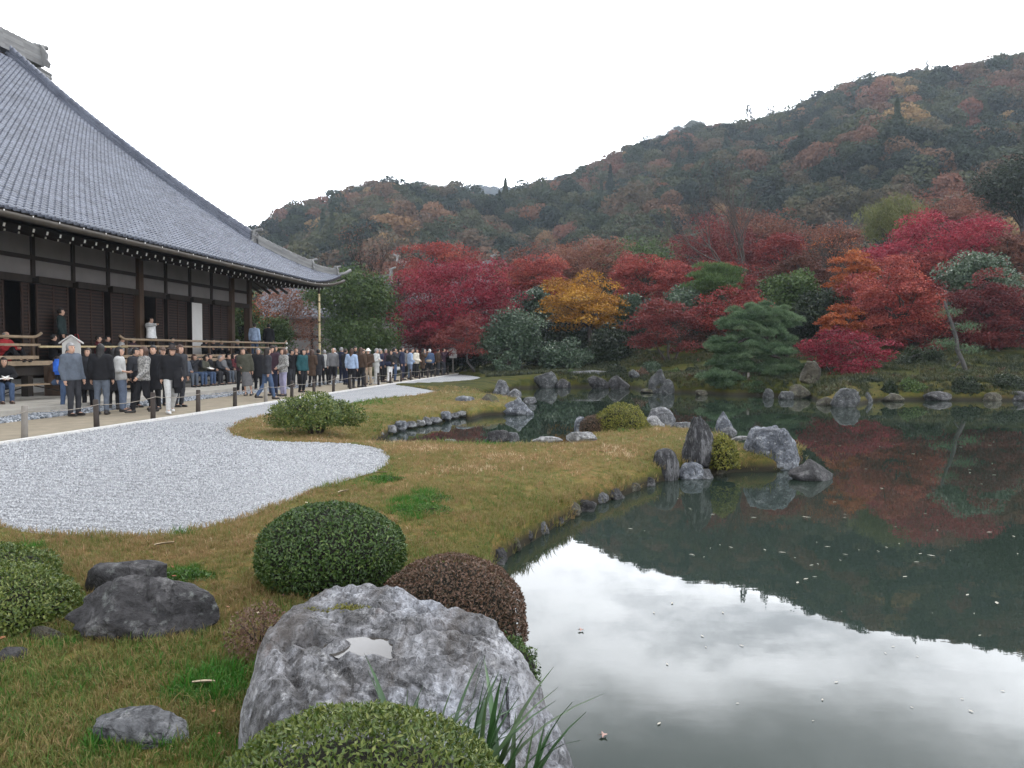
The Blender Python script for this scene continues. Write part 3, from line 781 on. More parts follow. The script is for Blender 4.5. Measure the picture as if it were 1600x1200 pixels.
# front wall at v = 18.5, posts one ken apart
WV = 18.5; KEN = 1.97; FZ = 1.20
post_u = [39.75 - KEN * k for k in range(16)]
main_cols = {0, 1, 5, 9, 13}
for k, u in enumerate(post_u):
    mb = MB()
    if k in main_cols:
        w = .15
        bx(mb, u - w, u + w, WV - .17, WV + .15, .15, 5.75); wpart('column', mb, m_woodb if k < 6 else m_wood, temple)
        mb = MB()
        mb.prism([(u - .75, 5.42), (u - .62, 5.22), (u - .2, 5.12), (u + .2, 5.12), (u + .62, 5.22), (u + .75, 5.42)], WV - .38, WV - .18, lambda u_, z_, v_: B(u_, v_, z_)); wpart('bracket', mb, m_wood, temple)
        mb = MB(); bx(mb, u - .10, u + .10, WV - .55, WV - .40, 5.22, 5.40); wpart('bracket_block', mb, m_white if k < 2 else m_wood, temple)
    else:
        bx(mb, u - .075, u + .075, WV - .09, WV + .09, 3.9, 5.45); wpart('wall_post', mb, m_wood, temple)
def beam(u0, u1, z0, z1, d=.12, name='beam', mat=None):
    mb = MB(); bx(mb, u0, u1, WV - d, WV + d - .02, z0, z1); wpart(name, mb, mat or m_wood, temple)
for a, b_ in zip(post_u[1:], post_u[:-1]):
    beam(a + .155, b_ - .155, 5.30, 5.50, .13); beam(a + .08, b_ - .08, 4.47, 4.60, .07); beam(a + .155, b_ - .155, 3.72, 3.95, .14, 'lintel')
    for z0, z1 in ((4.604, 5.296), (3.954, 4.466)):
        mb = MB(); bx(mb, a + .08, b_ - .08, WV - .02, WV + .03, z0, z1); wpart('plaster_panel', mb, m_plas, temple)
# doors: boarded leaves with horizontal battens, some openings, one white paper screen
rd = random.Random(4)
def door_leaf(u0, u1, vv):
    mb = MB(); bx(mb, u0, u1, vv, vv + .03, FZ + .03, 3.715)
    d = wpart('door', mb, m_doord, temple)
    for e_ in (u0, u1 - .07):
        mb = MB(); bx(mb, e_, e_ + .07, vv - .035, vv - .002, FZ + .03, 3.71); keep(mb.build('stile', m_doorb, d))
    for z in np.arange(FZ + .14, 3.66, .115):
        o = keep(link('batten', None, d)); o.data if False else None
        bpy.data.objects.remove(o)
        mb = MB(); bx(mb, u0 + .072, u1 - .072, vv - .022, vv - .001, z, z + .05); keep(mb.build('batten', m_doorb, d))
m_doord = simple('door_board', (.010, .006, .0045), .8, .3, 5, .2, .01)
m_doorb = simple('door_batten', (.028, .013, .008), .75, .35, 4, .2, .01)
for k in range(1, 13):
    u1, u0 = post_u[k] - .16, post_u[k + 1] + .16
    mid = (u0 + u1) / 2
    if k == 4: door_leaf(u0, u0 + .82 - .4, WV + .0) if False else door_leaf(mid + .25, u1, WV)
    elif k == 2:
        door_leaf(u0 + .95, u1, WV)
        mb = MB(); bx(mb, u0 - .02, u0 + .90, WV - .05, WV - .02, FZ - .14 + .16, 3.70); ps_ = wpart('paper_screen', mb, m_shoji, temple)
        mb = MB(); bx(mb, u0 - .06, u0 - .022, WV - .06, WV, FZ + .02, 3.70); keep(mb.build('screen_frame', m_wood, ps_))
    elif k == 8: door_leaf(u0, u0 + .55, WV); door_leaf(u1 - .35, u1, WV)
    elif k == 10: door_leaf(mid, u1, WV)
    else: door_leaf(u0, mid + .03, WV + .0); door_leaf(mid + .02, u1, WV + .06)
# dark room behind
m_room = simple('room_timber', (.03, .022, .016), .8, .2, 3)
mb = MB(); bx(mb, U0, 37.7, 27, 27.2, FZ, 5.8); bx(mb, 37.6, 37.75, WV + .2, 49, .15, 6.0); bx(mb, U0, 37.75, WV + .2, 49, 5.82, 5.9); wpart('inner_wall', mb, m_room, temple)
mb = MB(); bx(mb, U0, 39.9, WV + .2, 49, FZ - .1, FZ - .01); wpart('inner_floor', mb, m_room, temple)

# veranda
VE = 17.0
mb = MB(); bx(mb, U0, 41.3, VE + .02, WV + .22, FZ - .07, FZ); bx(mb, 39.9, 41.3, WV + .23, 24, FZ - .07, FZ); wpart('veranda_floor', mb, m_floor, temple)
mb = MB(); bx(mb, U0, 41.35, VE - .05, VE + .018, FZ - .12, FZ + .015); wpart('floor_edge', mb, m_rail, temple)
mb = MB(); bx(mb, U0, 41.2, VE + .12, VE + .30, FZ - .42, FZ - .125); wpart('floor_beam', mb, m_wood, temple)
for k, u in enumerate(post_u[:14]):
    mb = MB(); bx(mb, u - .11, u + .11, VE + .10, VE + .32, .15, FZ - .425); wpart('veranda_post', mb, m_wood, temple)
for a, b_ in zip(post_u[1:15], post_u[:-1]):
    mb = MB(); bx(mb, a + .0, b_ - .0, WV + .05, WV + .1, .15, .62); wpart('base_plaster', mb, m_shoji, temple)
    mb = MB(); bx(mb, a + .0, b_ - .0, WV + .02, WV + .12, .62, FZ - .08); wpart('base_board', mb, m_wood, temple)
SU0, SU1 = 22.5, 26.4                                  # the stair gap
def railing(u0, u1, lab, curl0=False, curl1=False):
    rl = keep(link('railing', None, temple)); rl.location = B(u0, VE, FZ); rl.matrix_parent_inverse = wm(temple).inverted()
    def top(u, z): return B(u, VE + .06, z)
    pts = [top(u, 1.93) for u in np.linspace(u0, u1, 8)]
    if curl1: pts += [top(u1 + .15, 1.95), top(u1 + .30, 2.01), top(u1 + .38, 2.06)]
    if curl0: pts = [top(u0 - .38, 2.06), top(u0 - .30, 2.01), top(u0 - .15, 1.95)] + pts
    mb = MB(); mb.tube(pts, .045, 8); wpart('top_rail', mb, m_rail, rl, True)
    mb = MB(); bx(mb, u0 - .25 * curl0, u1 + .3 * curl1, VE + .03, VE + .09, 1.66, 1.73); wpart('middle_rail', mb, m_rail, rl)
    mb = MB(); bx(mb, u0 - .25 * curl0, u1 + .2 * curl1, VE + .02, VE + .11, 1.27, 1.37); wpart('bottom_rail', mb, m_rail, rl)
    n = max(2, int(round((u1 - u0) / KEN)) + 1)
    for u in np.linspace(u0, u1, n):
        mb = MB(); bx(mb, u - .05, u + .05, VE + .021, VE + .099, FZ + .002, 1.268); bx(mb, u - .05, u + .05, VE + .025, VE + .095, 1.372, 1.658); bx(mb, u - .04, u + .04, VE + .025, VE + .095, 1.732, 1.89)
        wpart('rail_post', mb, m_woodb, rl)
railing(U0 + 1, SU0 - .4, 'a', False, True); railing(SU1 + .4, 40.9, 'b', True, True)
mb = MB()
for z in (1.93, 1.70): mb.tube([B(41.28, VE + .06, z), B(41.34, VE + .06, z)], .055, 8)
wpart('rail_cap', mb, m_white, temple, True)
st = keep(link('stair', None, temple)); st.location = B(24.4, 16, .15); st.matrix_parent_inverse = wm(temple).inverted()
for k in range(4):
    mb = MB(); z = .15 + .21 * (k + 1); bx(mb, SU0, SU1, VE - .1 - .32 * (4 - k), VE - .1 - .32 * (3 - k) + .03, z - .06, z); wpart('step', mb, m_rail if k % 2 else m_floor, st)
for u in (SU0 - .06, SU1 + .06):
    mb = MB(); mb.prism([(VE - 1.45, .15), (VE - .06, .15), (VE - .06, 1.06), (VE - .2, 1.06)], u - .05, u + .05, lambda v_, z_, u_: B(u_, v_, z_)); wpart('stringer', mb, m_woodb, st)
# bamboo bar across the stair gap (tied on, a thing of its own) and bamboo downpipe
def bamboo(name, a, b_, r_, mat, parent=None, nodes=.55, dark=None):
    a = np.asarray(a, float); b_ = np.asarray(b_, float); L = np.linalg.norm(b_ - a); n = int(L / nodes)
    mb = MB(); pts = []; rs = []
    for k in range(n + 1):
        q = a + (b_ - a) * k / n
        e_ = (b_ - a) / L * .015
        pts += [q - e_, q, q + e_] if 0 < k < n else [q]; rs += [r_, r_ * 1.13, r_] if 0 < k < n else [r_]
    mb.tube(pts, rs, 9)
    return keep(mb.build(name, mat, parent, True)) if parent is not None else mb.build(name, mat, None, True)
tag(bamboo('bamboo_bar', B(SU0 - .35, VE - .12, 1.64), B(SU1 + .2, VE - .12, 1.66), .035, m_bamb), 'pale bamboo pole barring the gap at the veranda stair', 'pole')
dp = thing('downpipe', 'tall bamboo downpipe standing below the temple eave corner', 'downpipe', B(40.3, 14.85, .1))
bamboo('pipe', B(40.3, 14.85, .1), B(40.3, 14.85, 4.5), .060, m_bamb, dp, 1.05)
mb = MB(); mb.tube([B(40.3, 14.85, 4.5), B(40.3, 14.85, 4.95)], [.06, .06], 8); wpart('spout', mb, m_gut, dp, True)
for z in np.arange(.9, 4.4, 1.05):
    mb = MB(); mb.tube([B(40.3, 14.85, z), B(40.3, 14.85, z + .06)], .070, 9); wpart('binding', mb, m_wood, dp, True)

# ------------------------------------------------------------------ rope fence
fence = thing('rope_fence', 'low rope fence on short timber posts along the sandy path', 'fence', B(12.7, FV, 0))
m_pg = simple('grey_post_wood', (.22, .20, .175), .85, .3, 6, .4, .01, (1, 1, .2)); m_pd = simple('dark_post_wood', (.040, .031, .026), .8, .35, 6, .4, .01, (1, 1, .2))
m_rope = simple('pale_rope', (.28, .25, .21), .9, .2, 60, .3, .004)
rp = random.Random(2); tops = []
for k in range(-3, 20):
    u = 12.7 + 1.98 * k; h = .56 * rp.uniform(.93, 1.05); lean = (rp.uniform(-.02, .02), rp.uniform(-.02, .02))
    base = B(u, FV, -.06); topp = B(u + lean[0], FV + lean[1], h)
    mb = MB(); mb.tube([base, base * .5 + topp * .5, topp - (0, 0, .012), topp], [.056, .053, .051, .043], 9)
    wpart('post', mb, m_pg if k in (0, 5, -2) else m_pd, fence, True)
    tops.append(topp)
for a, b_ in zip(tops[:-1], tops[1:]):
    mb = MB(); pa = a - (0, 0, .10) + np.append(-VV * .05, 0); pb = b_ - (0, 0, .10) + np.append(-VV * .05, 0)
    mb.tube([pa + (pb - pa) * t_ - np.array((0, 0, .05 * 4 * t_ * (1 - t_))) for t_ in np.linspace(0, 1, 8)], .0065, 5); wpart('rope', mb, m_rope, fence, True)

# ------------------------------------------------------------------ notice boards and benches
m_board = simple('weathered_white_board', (.42, .41, .39), .85, .12, 4)
def roof_board(name, label, at, rotz, w, h, zb, post=True):
    t_ = thing(name, label, 'sign', at, rotz)
    mb = MB(); mb.prism([(-w / 2, zb), (w / 2, zb), (w / 2, zb + h * .78), (0, zb + h), (-w / 2, zb + h * .78)], -.02, .02, lambda x, z, y: np.array((x, y, z))); mb.build('board', m_board, t_)
    for sg in (-1, 1):
        mb = MB(); mb.prism([(0, zb + h + .005), (sg * (w / 2 + .07), zb + h * .76), (sg * (w / 2 + .07), zb + h * .76 + .035), (0, zb + h + .045)], -.06, .05, lambda x, z, y: np.array((x, y, z))); mb.build('board_roof', m_pg if not post else m_board, t_)
    mb = MB(); mb.box((0, .045, (zb + h * .5) / 2), (.07, .05, zb + h * .5)); mb.build('post', m_pg, t_)
    return t_
d_ = 21.8; q = P(112, 560, d_)
roof_board('notice_board', 'white house shaped notice board standing before the stair', (q[0], q[1], .15), rad(12), .46, .86, .90)
q = G(708, 584, 0)
roof_board('small_notice_board', 'small grey roofed notice on a slim post at the path end', (q[0], q[1], 0), rad(10), .50, .72, 1.05, False)
def bench(label, u, v, L, group='benches on the terrace'):
    t_ = thing('bench', label, 'bench', B(u, v, .15), ROT_U, group)
    mb = MB(); mb.box((0, 0, .43), (L, .36, .04)); mb.build('seat', m_rail, t_)
    for sx in (-1, 1):
        for sy in (-1, 1):
            mb = MB(); mb.tube([(sx * (L / 2 - .22), sy * .13, .41), (sx * (L / 2 - .10), sy * .15, 0)], .028, 6); mb.build('leg', m_wood, t_)
        mb = MB(); mb.box((sx * (L / 2 - .14), 0, .13), (.04, .26, .04)); mb.build('stretcher', m_wood, t_)
        mb = MB(); mb.tube([(sx * (L / 2 - .16), 0, .16), (sx * .12, 0, .40)], .018, 5); mb.build('brace', m_wood, t_)
    return t_
def uv_at(px, v):
    d = d_at_v(px, v); x = (px - 800) / F * d; return uv_of(x, d)[0]
BV = 15.75
bench('pale plank bench with braced legs below the stair, woman reading at its end', uv_at(48, BV), BV, 3.1)
for i, px in enumerate((292, 330, 370)):
    bench(['wooden bench nearest the stair in the seated row before the veranda', 'middle wooden bench in the seated row before the veranda', 'far wooden bench in the seated row before the veranda'][i], uv_at(px, BV), BV, 2.3 if i < 2 else 2.6)
# ------------------------------------------------------------------ rocks
def rockmat(name, lo, mid, hi, lich, strata=(1, 1, 1), rough=.75, moss=None, sc=1.0, ck=.8):
    m, t, p, o = new_mat(name)
    c = coords(t, 'Object', strata)
    n1 = noise(t, 1.6 * sc, 6, .62, c, .4); n2 = noise(t, 7 * sc, 6, .68, c, .6); n3 = noise(t, 30 * sc, 4, .7, c)
    f = nd(t, 'ShaderNodeMath', operation='MULTIPLY_ADD'); t.links.new(n2, f.inputs[0]); f.inputs[1].default_value = .75; t.links.new(n1, f.inputs[2])
    col = ramp(t, f.outputs[0], [(.70, lo), (.90, mid), (1.08, hi)])
    vein = nd(t, 'ShaderNodeTexNoise'); vein.inputs['Scale'].default_value = 3.1 * sc; vein.inputs['Detail'].default_value = 8; vein.inputs['Distortion'].default_value = .35
    t.links.new(c, vein.inputs['Vector'])
    crack = ramp(t, vein.outputs['Fac'], [(.485, 0), (.497, .6), (.503, .6), (.515, 0)])
    col = mixc(t, mixc(t, 1.0, crack, ck, 'MULTIPLY'), col, tuple(a * .45 for a in lo))
    spk = ramp(t, n3, [(.36, .45), (.50, 1.0), (.66, 1.25)]); col = mixc(t, 1.0, col, spk, 'MULTIPLY')
    li = ramp(t, noise(t, 11 * sc, 5, .7, c), [(.56, 0), (.68, 1)])
    col = mixc(t, mixc(t, 1.0, li, .7, 'MULTIPLY'), col, lich)
    if moss:
        g = nd(t, 'ShaderNodeNewGeometry'); s_ = nd(t, 'ShaderNodeSeparateXYZ'); t.links.new(g.outputs['Normal'], s_.inputs[0])
        mm = nd(t, 'ShaderNodeMath', operation='MULTIPLY'); t.links.new(ramp(t, s_.outputs[2], [(.35, 0), (.8, 1)]), mm.inputs[0]); t.links.new(ramp(t, n1, [(.46, 0), (.58, 1)]), mm.inputs[1])
        col = mixc(t, mm.outputs[0], col, moss)
    t.links.new(col, p.inputs['Base Color']); p.inputs['Roughness'].default_value = rough; p.inputs['Specular IOR Level'].default_value = .35
    h = nd(t, 'ShaderNodeMath', operation='MULTIPLY_ADD'); t.links.new(n3, h.inputs[0]); h.inputs[1].default_value = .35; t.links.new(n2, h.inputs[2])
    h2 = nd(t, 'ShaderNodeMath', operation='MULTIPLY_ADD'); t.links.new(crack, h2.inputs[0]); h2.inputs[1].default_value = -.25; t.links.new(h.outputs[0], h2.inputs[2])
    bump(t, p, h2.outputs[0], 1.0, .045)
    return m
R_DARK = rockmat('dark_slate_rock', (.014, .0135, .0145), (.042, .040, .042), (.115, .112, .112), (.16, .17, .16))
R_GREY = rockmat('grey_garden_rock', (.045, .046, .050), (.135, .138, .145), (.26, .265, .275), (.36, .36, .35))
R_BLUE = rockmat('blue_grey_rock', (.040, .045, .055), (.13, .14, .16), (.30, .315, .34), (.42, .43, .43))
R_PALE = rockmat('pale_grey_rock', (.10, .10, .10), (.25, .25, .25), (.40, .40, .40), (.46, .46, .44))
R_BROWN = rockmat('brown_mossy_rock', (.022, .019, .013), (.07, .062, .045), (.14, .13, .10), (.16, .17, .12), moss=(.055, .060, .012))
R_STRIPE = rockmat('upright_striped_rock', (.008, .008, .009), (.034, .034, .037), (.14, .14, .145), (.20, .20, .19), strata=(2.6, 2.6, .5))

def rock_verts(seed, sub=4, cuts=8, rough=.16, taper=.3, lean=(0, 0), stretch=None, flat=None):
    bm = bmesh.new(); bmesh.ops.create_icosphere(bm, subdivisions=sub, radius=1)
    v = np.array([q.co[:] for q in bm.verts]); f = np.array([[q.index for q in fc.verts] for fc in bm.faces]); bm.free()
    r = np.random.default_rng(seed)
    p = np.sign(v) * np.abs(v) ** .82
    for k in range(cuts):
        n = r.normal(size=3); n[2] *= .7; n /= np.linalg.norm(n); o = r.uniform(.55, .92)
        d = np.maximum(p @ n - o, 0); p = p - n * d[:, None] * .92
    if flat is not None: p[:, 2] = np.minimum(p[:, 2], flat + .25 * (p[:, 2] - flat))
    q = p * (stretch if stretch is not None else np.ones(3))
    nrm = p / (np.linalg.norm(p, axis=1, keepdims=True) + 1e-9)
    d = rough * fbm(q * 1.3 + seed * 3.1, 3, seed) - rough * .55 * np.abs(fbm(q * 2.6 + seed, 4, seed + 9)) + rough * .22 * fbm(q * 8 + seed, 3, seed + 3)
    p = p + nrm * d[:, None]
    p -= (p.max(0) + p.min(0)) / 2; p /= (p.max(0) - p.min(0)) / 2           # bbox [-1,1]
    zz = (p[:, 2] + 1) / 2
    k = 1 - taper * np.clip((zz - .35) / .65, 0, 1)
    p[:, 0] *= k; p[:, 1] *= k
    p[:, 0] += lean[0] * zz; p[:, 1] += lean[1] * zz
    x0, x1 = p[:, 0].min(), p[:, 0].max(); p[:, 0] = (p[:, 0] - (x0 + x1) / 2) / ((x1 - x0) / 2)
    return p, f
def rock(label, x0, x1, yt, yb, zb, mat, seed, depth=.8, cat='rock', group=None, sub=4, sink=.22, name='rock', front=None, shift=0.0, **kw):
    """rock standing where its foot shows at (x0..x1, yb) on height zb"""
    pc = (x0 + x1) / 2
    g = G(pc, yb, zb) if front is None else np.array(P(pc, yb, front))
    w = (x1 - x0) / F * g[1] / 2
    dc = g[1] + w * depth * (.8 if zb > WZ + .1 else .45) + shift
    w = (x1 - x0) / F * dc / 2
    ztop = CAMZ + P(pc, yt, dc)[2] - CAMZ
    h = ztop - zb
    p, f = rock_verts(seed, sub, **kw)
    s = sink
    H = h / (1 - s)
    v = np.stack([p[:, 0] * w, p[:, 1] * w * depth, (p[:, 2] + 1) / 2 * H - s * H], 1)
    me = mesh_from(name, v, f, [mat], smooth=True)
    o = link(name, me, None, (P(pc, 600, dc)[0], dc, zb))
    return tag(o, label, cat, group)
R_FAR = rockmat('shade_toned_shore_rock', (.022, .023, .024), (.065, .068, .070), (.15, .155, .155), (.19, .20, .18))  # darkened rock tones: the far bank's shade is put into the colour
ROCKS = []
# near lawn, left
rock('large dark slab-sided rock on the lawn beside the clipped bush, bottom left', 102, 342, 899, 1022, -.08, R_DARK, 21, .62, sub=5, taper=.40, lean=(-.30, .05), rough=.24, cuts=12)
rock('dark flat-topped rock just behind the large dark lawn rock', 128, 258, 877, 935, -.05, R_DARK, 34, .5, sub=4, taper=.12, flat=.5, cuts=8)
rock('flat grey stepping stone set in the grass near the bottom left', 140, 302, 1108, 1186, -.05, R_GREY, 8, .62, sub=5, taper=.25, sink=.45, flat=.3, name='stepping_stone', cat='stone')
rock('small brown rock under the leafy bush at the left edge', 22, 100, 978, 1012, -.06, R_BROWN, 15, .6, sub=3)
rock('broken dark stone in the grass at the left edge', -25, 36, 1012, 1046, -.06, R_DARK, 19, .8, sub=3)
# peninsula tip
rock('rounded dark rock streaked white at the near edge of the peninsula tip', 1019, 1062, 700, 750, WZ, R_STRIPE, 43, .85, sub=4, taper=.10, cuts=3, rough=.10)
rock('tall dark upright rock standing on the peninsula tip', 1064, 1122, 650, 716, -.12, R_STRIPE, 52, .75, sub=5, taper=.55, lean=(.10, 0), rough=.26, flat=.8)
rock('big blocky blue-grey rock at the end of the peninsula', 1163, 1246, 664, 733, WZ, R_BLUE, 68, .85, sub=5, taper=.26, lean=(-.10, 0), flat=.66, rough=.24, cuts=6)
rock('low dark rock lying in the water beyond the blocky rock', 1234, 1307, 718, 750, WZ, R_DARK, 71, .7, sub=4, taper=.5)
rock('pale-topped low rock between the rounded rock and the water', 1058, 1100, 722, 748, WZ, R_BLUE, 75, .7, sub=4, flat=.4)
rock('small grey rock in the shore right of the pale-topped rock', 1088, 1118, 732, 748, WZ, R_GREY, 78, .7, sub=3)
rock('brown shore stone below the bushy plant on the peninsula', 1112, 1140, 722, 741, WZ, R_BROWN, 79, .8, sub=3)
rock('pale pointed standing stone at the back of the peninsula tip', 1118, 1146, 643, 676, -.2, R_BLUE, 81, .7, sub=4, taper=.35, lean=(.2, 0), cuts=10)
rock('small grey stone at the foot of the pale pointed standing stone', 1126, 1153, 667, 682, -.15, R_GREY, 85, .7, sub=3)
rock('low white-topped edging slab at the back of the peninsula tip', 1142, 1178, 681, 688, -.15, R_PALE, 86, .6, sub=3, flat=.3)
rock('long low grey rock at the back edge of the peninsula', 1048, 1088, 659, 673, -.15, R_GREY, 88, .6, sub=3, flat=.4)
rock('dark grey boulder right of the yellow-green shrub', 1012, 1057, 636, 666, -.2, R_GREY, 91, .8, sub=4, flat=.5)
rock('small pale rock in front of the dark grey boulder', 1006, 1040, 649, 671, -.15, R_PALE, 93, .8, sub=3)
rock('small sharp blue-grey rock left of the yellow-green shrub', 897, 919, 650, 676, -.2, R_BLUE, 95, .8, sub=3, taper=.4)
rock('pale rounded slab on the grass left of the yellow-green shrub', 885, 934, 674, 690, -.08, R_PALE, 97, .55, sub=4, flat=.45)
rock('flat white stone in the back edge of the peninsula lawn', 830, 880, 682, 690, -.08, R_PALE, 99, .5, sub=3, flat=.3)
rock('low black rock with jagged top in the inlet water', 757, 798, 671, 690, -.3, R_DARK, 101, .6, sub=3, rough=.3)
rock('small grey rock beside the jagged black rock in the inlet', 792, 812, 675, 689, -.3, R_GREY, 103, .7, sub=3, flat=.5)
rock('thin pale stone lying in the grass edge of the inlet', 694, 712, 686, 691, -.1, R_PALE, 104, .5, sub=3, flat=.3)
rock('dark stone block in the bank behind the brown clipped bush', 722, 756, 855, 884, WZ, R_DARK, 105, .7, sub=4, flat=.5, taper=.1)
# the cape with a rock group
rock('pale-topped blocky rock at the left of the cape rock group', 711, 742, 618, 645, WZ, R_BLUE, 111, .8, sub=4, taper=.05, flat=.5)
rock('round dark rock in the middle of the cape rock group', 744, 784, 615, 644, WZ, R_BROWN, 113, .9, sub=4)
rock('low mossy rock in front of the round dark cape rock', 752, 782, 626, 645, WZ, R_BROWN, 114, .6, sub=3)
rock('craggy pale triangular rock at the right of the cape rock group', 783, 834, 620, 648, WZ, R_BLUE, 117, .8, sub=4, taper=.6, rough=.28)
rock('flat ragged rock in the water beyond the cape', 816, 839, 620, 631, WZ, R_GREY, 118, .7, sub=3, flat=.4)
rock('smooth domed grey boulder on the small inlet behind the cape', 769, 797, 593, 616, WZ, R_GREY, 121, .9, sub=4)
rock('small boulder right of the smooth domed boulder', 791, 815, 607, 621, WZ, R_GREY, 123, .8, sub=3)
# edging stones of the inlet
def edging(tpl, pts, zb, mats, seed, hpx, group, shift=0.0):
    for k, (a, b_, yb) in enumerate(pts):
        rock(tpl % ORD[k], a - 2, b_ + 3, yb - hpx(k), yb, zb, mats[k % len(mats)], seed + k, .95, cat='edging stone', group=group, sub=3, flat=.7, taper=.30, cuts=12, rough=.34, shift=shift, name='edging_stone')
edging('grey edging stone along the narrow inlet, %s from the bush end', [(543, 568, 687), (574, 598, 681), (597, 618, 675), (616, 634, 671), (632, 650, 667), (649, 662, 664), (660, 672, 662), (671, 688, 660), (687, 703, 656), (704, 718, 652), (716, 732, 650), (731, 742, 648)], WZ + .05, [R_PALE, R_GREY, R_GREY, R_BLUE, R_GREY], 300, lambda k: [9, 14, 11, 14, 9, 8, 11, 9, 14, 8, 8, 6][k], 'edging stones along the narrow inlet')
edging('small dark edging stone of the far side inlet, %s from the left', [(726, 738, 614), (736, 747, 613), (746, 757, 612), (755, 766, 611), (764, 776, 610)], WZ + .05, [R_GREY, R_BLUE], 340, lambda k: 8, 'edging stones of the far inlet')
edging('dark edging stone under the mossy near shore, %s from the left', [(762, 790, 876), (786, 812, 858), (808, 830, 845), (826, 856, 832), (852, 878, 816), (874, 908, 803), (904, 930, 796), (926, 950, 784), (944, 976, 778), (972, 1000, 766), (996, 1022, 757)], WZ, [R_DARK, R_BROWN, R_DARK, R_GREY], 360, lambda k: [20, 20, 18, 20, 17, 20, 15, 15, 15, 15, 13][k], 'edging stones under the near shore', -.10)
# far bank
for a in [
    ('grey craggy boulder on the far shore left of the bridge slab', 834, 872, 580, 606, R_BLUE, 201, dict(taper=.45)),
    ('dark low rock beside the craggy far shore boulder', 866, 892, 592, 606, R_DARK, 202, {}),
    ('flat pale rock at the left end of the bridge slab', 896, 922, 582, 592, R_GREY, 203, dict(flat=.4)),
    ('dark cliff stone under the bridge slab', 918, 952, 587, 607, R_DARK, 204, {}),
    ('dark shore stone right of the bridge slab', 950, 985, 586, 608, R_DARK, 205, {}),
    ('pale purple-grey stone above the brown far shrub', 982, 1000, 577, 588, R_PALE, 206, {}),
    ('tall grey rock behind the upright shore stone', 1012, 1046, 577, 614, R_BLUE, 207, dict(taper=.4, lean=(.15, 0))),
    ('upright pale streaked stone standing at the far waterline', 1034, 1055, 592, 616, R_BLUE, 208, dict(taper=.4)),
    ('flat tongue of stone at the foot of the tall grey rock', 1000, 1030, 607, 614, R_BROWN, 209, dict(flat=.3)),
    ('low brown slab in the water left of the pine prop', 1086, 1106, 609, 618, R_BROWN, 210, dict(flat=.4)),
    ('small pale stone at the waterline right of the pine prop', 1192, 1209, 607, 622, R_GREY, 211, {}),
    ('wide dark mossy rock behind the waterline stones', 1228, 1268, 600, 622, R_BROWN, 212, {}),
    ('low grey stone left of the mossy waterline rock', 1216, 1240, 611, 624, R_GREY, 213, dict(flat=.4)),
    ('green-grey lichened rock left of the big pale shore rock', 1283, 1308, 606, 626, R_BROWN, 214, {}),
    ('big pale rounded rock at the far waterline below the crimson maple', 1298, 1344, 606, 636, R_GREY, 215, dict(rough=.2)),
    ('mossy low stone in front of the lichened rock', 1276, 1304, 620, 633, R_BROWN, 216, {}),
    ('small pointed pale rock in the water right of the big pale rock', 1348, 1363, 612, 629, R_BLUE, 217, dict(taper=.6)),
    ('whitish rock group at the far shore under the leaning trunk', 1452, 1480, 597, 616, R_BLUE, 218, dict(rough=.26)),
    ('dark rock below the whitish far shore rock', 1444, 1486, 611, 626, R_DARK, 219, {}),
    ('dark rock among the plants on the moss left of the crimson maple', 1250, 1282, 564, 592, R_BROWN, 220, dict(lean=(.2, 0))),
    ('dim brown stone on the far shore right of the leaning trunk', 1536, 1566, 613, 626, R_BROWN, 221, {}),
    ('last dim stone on the far shore at the right edge', 1572, 1602, 611, 626, R_DARK, 222, {}),
    ('dark flat stone on the far shore between the pointed rock and the whitish rock', 1376, 1412, 614, 627, R_BROWN, 223, {}),
    ('pale stone lying at the end of the far gravel', 722, 752, 578, 586, R_GREY, 225, dict(flat=.5)),
]:
    lab, x0, x1, yt, yb, mt, sd_, kw = a
    mt = R_FAR if mt in (R_BLUE, R_GREY, R_PALE) else mt
    zb = WZ if yb > 596 else float(ground_z(*[np.array([q]) for q in G((x0 + x1) / 2, yb, .2)[:2]])[0])
    if yb <= 596:
        q = G((x0 + x1) / 2, max(yb, 586), .1); zb = gz(q[0], q[1])
    rock(lab, x0, x1, yt, yb, zb, mt, sd_, .7, sub=4 if x1 - x0 > 30 else 3, front=None, **kw)
q = G(925, 592, .1)
mb = MB(); a_, b_ = P(893, 585, 43.5), P(958, 584.5, 44.5)
mb.tube([a_, a_ * .5 + b_ * .5 + (0, 0, .03), b_], [.16, .19, .15], 7); o = mb.build('bridge_slab', R_GREY, None, True)
o.data.transform(Matrix.Translation(-Vector(a_))); o.location = Vector(a_); tag(o, 'long thin stone bridge slab over the far shore cleft', 'bridge')

# the big boulder in the foreground with a puddle in its top
out = np.array([(-1.20, 3.30), (-1.27, 3.72), (-1.12, 4.12), (-.86, 4.24), (-.58, 4.16), (-.30, 3.98), (.00, 3.78), (.20, 3.42), (.31, 3.02), (.36, 2.66), (.22, 2.42), (-.35, 2.42), (-.88, 2.54), (-1.08, 2.85)])
out = crom(out, 12)
cen = np.array((-.45, 3.2))
ang = np.arctan2(out[:, 1] - cen[1], out[:, 0] - cen[0]); rr_ = np.hypot(*(out - cen).T); od = np.argsort(ang); ang, rr_ = ang[od], rr_[od]
NA, NR = 300, 120
th = np.linspace(-math.pi, math.pi, NA, endpoint=False)
R_ = np.interp(th, np.concatenate([ang - 2 * math.pi, ang, ang + 2 * math.pi]), np.tile(rr_, 3))
tt = np.concatenate([np.linspace(0, .86, 80), np.linspace(.86, 1.0, 41)[1:]])
prof_r = np.where(tt < .86, tt, tt)
TH, TT = np.meshgrid(th, tt, indexing='ij')
RR = R_[:, None] * np.minimum(TT / .93, 1.0) * (1 + .06 * (TT > .93) * (TT - .93) / .07)
bx_ = cen[0] + RR * np.cos(TH); by_ = cen[1] + RR * np.sin(TH)
q2 = np.stack([bx_, by_], -1)
